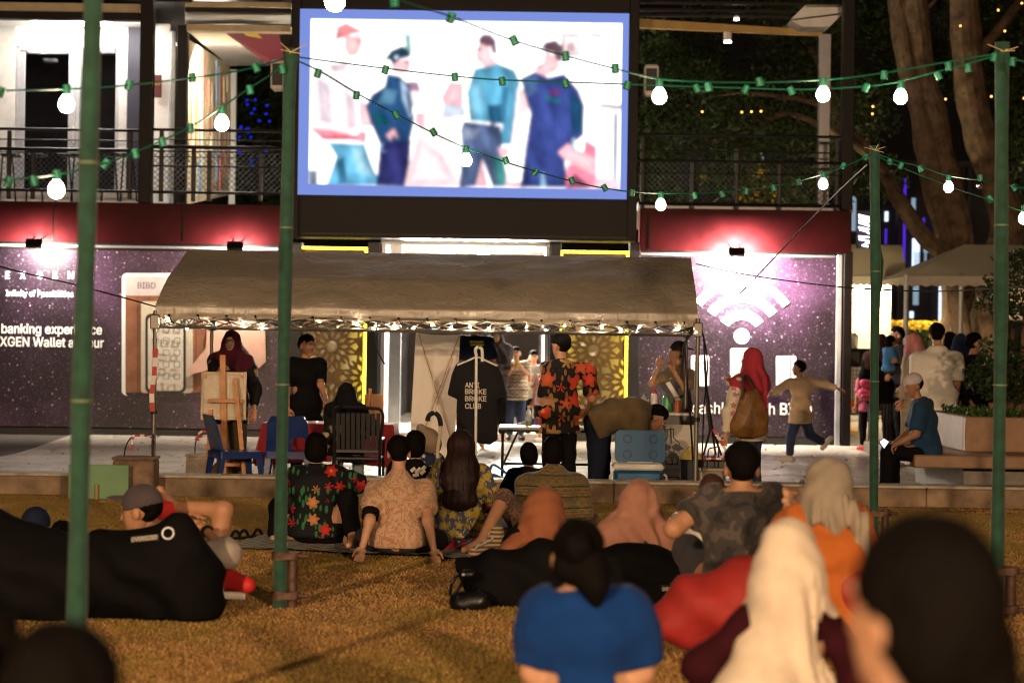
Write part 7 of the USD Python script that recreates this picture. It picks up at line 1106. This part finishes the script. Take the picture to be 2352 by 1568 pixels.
t, J, s = person('woman in a grey headscarf, glasses and orange top with one hand raised', 'floor', 1896, 1055, D, .08, 8, dict(shL=X(1838, 1190, D), shR=X(1962, 1195, D), elL=X(1806, 1206, D + .1), wrL=X(1812, 1160, D + .15)), cloth('orange_top', (.46, .125, .025)), 1.4, .05, C_black, 1.9, hijab=cloth('grey_scarf', (.30, .25, .19)), shawl=.03, face=True, look=(52, 2), hands=('L',))
glasses(t, J, 60, s)
obj('scarf_tail', nets(*(lambda f: (lambda p: f[0](p) - .012 * np.sin(p[:, 0] * 120), f[1], f[2], .014))(blend([(P(1940, 1150, D - .1), P(1972, 1200, D - .12), .035, .05), (P(1972, 1200, D - .12), P(1980, 1260, D - .12), .05, .04)], .03))), cloth('grey_scarf', (0, 0, 0)), t, smooth=True)
# nearest, out of focus
D = 6.9
t, J, s = person('dark haired woman in a bright blue t-shirt sitting in front, hair tied back', 'floor', 1330, 1185, D, .0, -4, dict(shL=X(1252, 1400, D), shR=X(1446, 1402, D), elL=X(1228, 1540, D), elR=X(1472, 1540, D), hed=X(1328, 1280, D), nek=X(1342, 1365, D), che=X(1345, 1460, D), wai=X(1345, 1600, D), pel=X(1345, 1690, D)), cloth('bright_blue_tee', (.005, .034, .155)), .92, .02, C_jean, 1.9, hair='bun', h=.0155, wide=1.1, fit=1.2, H=.86)
f7 = blend([(P(1352, 1290, D - .08), P(1366, 1345, D - .1), .055, .04), (P(1366, 1345, D - .1), P(1370, 1400, D - .1), .04, .012), (P(1310, 1300, D - .06), P(1350, 1310, D - .06), .06, .06)], .04); obj('ponytail', nets(f7[0], f7[1], f7[2], .012), M_hair, t, smooth=True)
person('girl in a cream white headscarf and dark maroon dress sitting in front', 'floor', 1815, 1187, D, .0, -26, dict(hed=X(1815, 1272, D), nek=X(1812, 1370, D), che=X(1806, 1450, D), wai=X(1790, 1600, D), pel=X(1780, 1690, D), shL=X(1728, 1425, D), shR=X(1886, 1415, D + .1), elL=X(1608, 1530, D - .05), wrL=X(1640, 1620, D + .2)), cloth('dark_maroon_dress', (.030, .004, .007)), 1.9, .05, C_black, 1.9, fit=.3, hijab=cloth('cream_scarf', (.62, .52, .40)), shawl=.9, h=.0155, look=(-8, 0), H=.80)
D = 2.95
t, J, s = person('dark haired person nearest the lens, blurred ear and neck', 'floor', 2118, 1196, D, .35, 24, dict(hed=X(2108, 1404, D), nek=X(2080, 1660, D)), C_black, .9, 0, C_black, 1.9, hair='full', h=.013, look=(14, 0), H=.93)
f8 = blend([(P(2130, 1400, D + .02), P(2190, 1500, D), .085, .08), (P(2190, 1500, D), P(2200, 1700, D), .075, .10)], .05); obj('hair_fall', nets(f8[0], f8[1], f8[2], .012), M_hair, t, smooth=True)
person('blurred dark head rising at the lower picture corner', 'floor', 152, 1438, 3.1, .25, -8, None, C_black, .9, 0, C_black, 1.9, hair='full', h=.013)
person('blurred person in red beside the dark head at the corner', 'floor', -70, 1360, 3.5, .25, 0, None, cloth('red_tee', (.34, .02, .015)), .9, 0, C_black, 1.9, h=.015)
# reclining man in the grey cap and his neighbours
D = 11.95
t, J, s = person('man in a grey cap and red shoes lounging with one bare leg crossed up', 'floor', 322, 1133, D, .1, 20, dict(hed=X(322, 1172, D - .05), nek=X(350, 1212, D), che=X(394, 1275, D + .05), wai=X(440, 1308, D + .12), pel=X(484, 1345, D + .15), shL=X(372, 1238, D + .2), shR=X(430, 1268, D - .12), elR=X(524, 1272, D - .15), wrR=X(468, 1212, D + .1), elL=X(400, 1190, D + .4), wrL=X(425, 1185, D + .35), hiR=X(492, 1342, D + .1), hiL=X(482, 1338, D + .25), knL=X(514, 1172, D + .25), anL=X(394, 1160, D + .35), toL=X(366, 1122, D + .3), knR=X(520, 1285, D + .15), anR=X(524, 1322, D), toR=X(558, 1356, D - .1)), cloth('pale_grey_sweat', (.34, .29, .25)), 1.35, .02, cloth('dark_shorts', (.022, .022, .032)), .72, H=.95, cap='cap', capm=cloth('grey_cap', (.075, .06, .065)), brim=None, shoe=C_rshoe, hands=('R',), skin=1, look=(55, -8), wide=.85)
obj('brim', trimesh.Trimesh(BRIM.vertices @ frame((-.95, .3, .1), (0, 0, 1.0)).T + J['hed'] + [0, 0, .005], BRIM.faces, process=False), cloth('grey_cap', (0, 0, 0)), t, smooth=True)
for (a, b) in (((336, 1128), (352, 1176)), ((505, 1366), (563, 1368))): obj('sole', rod(P(*a, D + (.42 if a[0] < 400 else -.12)), P(*b, D + (.42 if a[0] < 400 else -.12)), .022, 8), C_shoe, t)
obj('bracelet', tube([J['wrR'] + (J['elR'] - J['wrR']) * .10, J['wrR'] + (J['elR'] - J['wrR']) * .16], .036, 12), M_black, t)
person('person in a navy cap lying behind the black bean bag by the nearest pole', 'floor', 84, 1168, 12.7, .05, 0, None, C_navy, .9, 0, C_black, 1.9, H=.84, cap='cap', capm=cloth('navy_cap', (.012, .016, .04)))
person('dark haired person resting beside the navy cap behind the bean bags', 'floor', 146, 1198, 12.6, .05, 0, None, C_grey, .9, 0, C_black, 1.9, H=.8, hair='full')
# street lamps behind the photographer
for k, l in enumerate(LAMPS):
    sl = thing('street_lamp', ('street lamp behind the audience on the side of the bean bags', 'street lamp behind the audience on the planter side')[k], 'lamp', (l[0], l[1] - .8, 0)); obj('post', tube([(l[0], l[1] - .8, 0), (l[0], l[1] - .8, 5.6), (l[0], l[1] - .6, 6.3), (l[0], l[1] - .3, 6.42)], [.08, .06, .05, .04], 10), M_grey, sl); obj('lamp_head', rbox(l[0] - .3, l[0] + .3, l[1] - .35, l[1] + .3, l[2] + .1, l[2] + .2, .03), M_grey, sl)
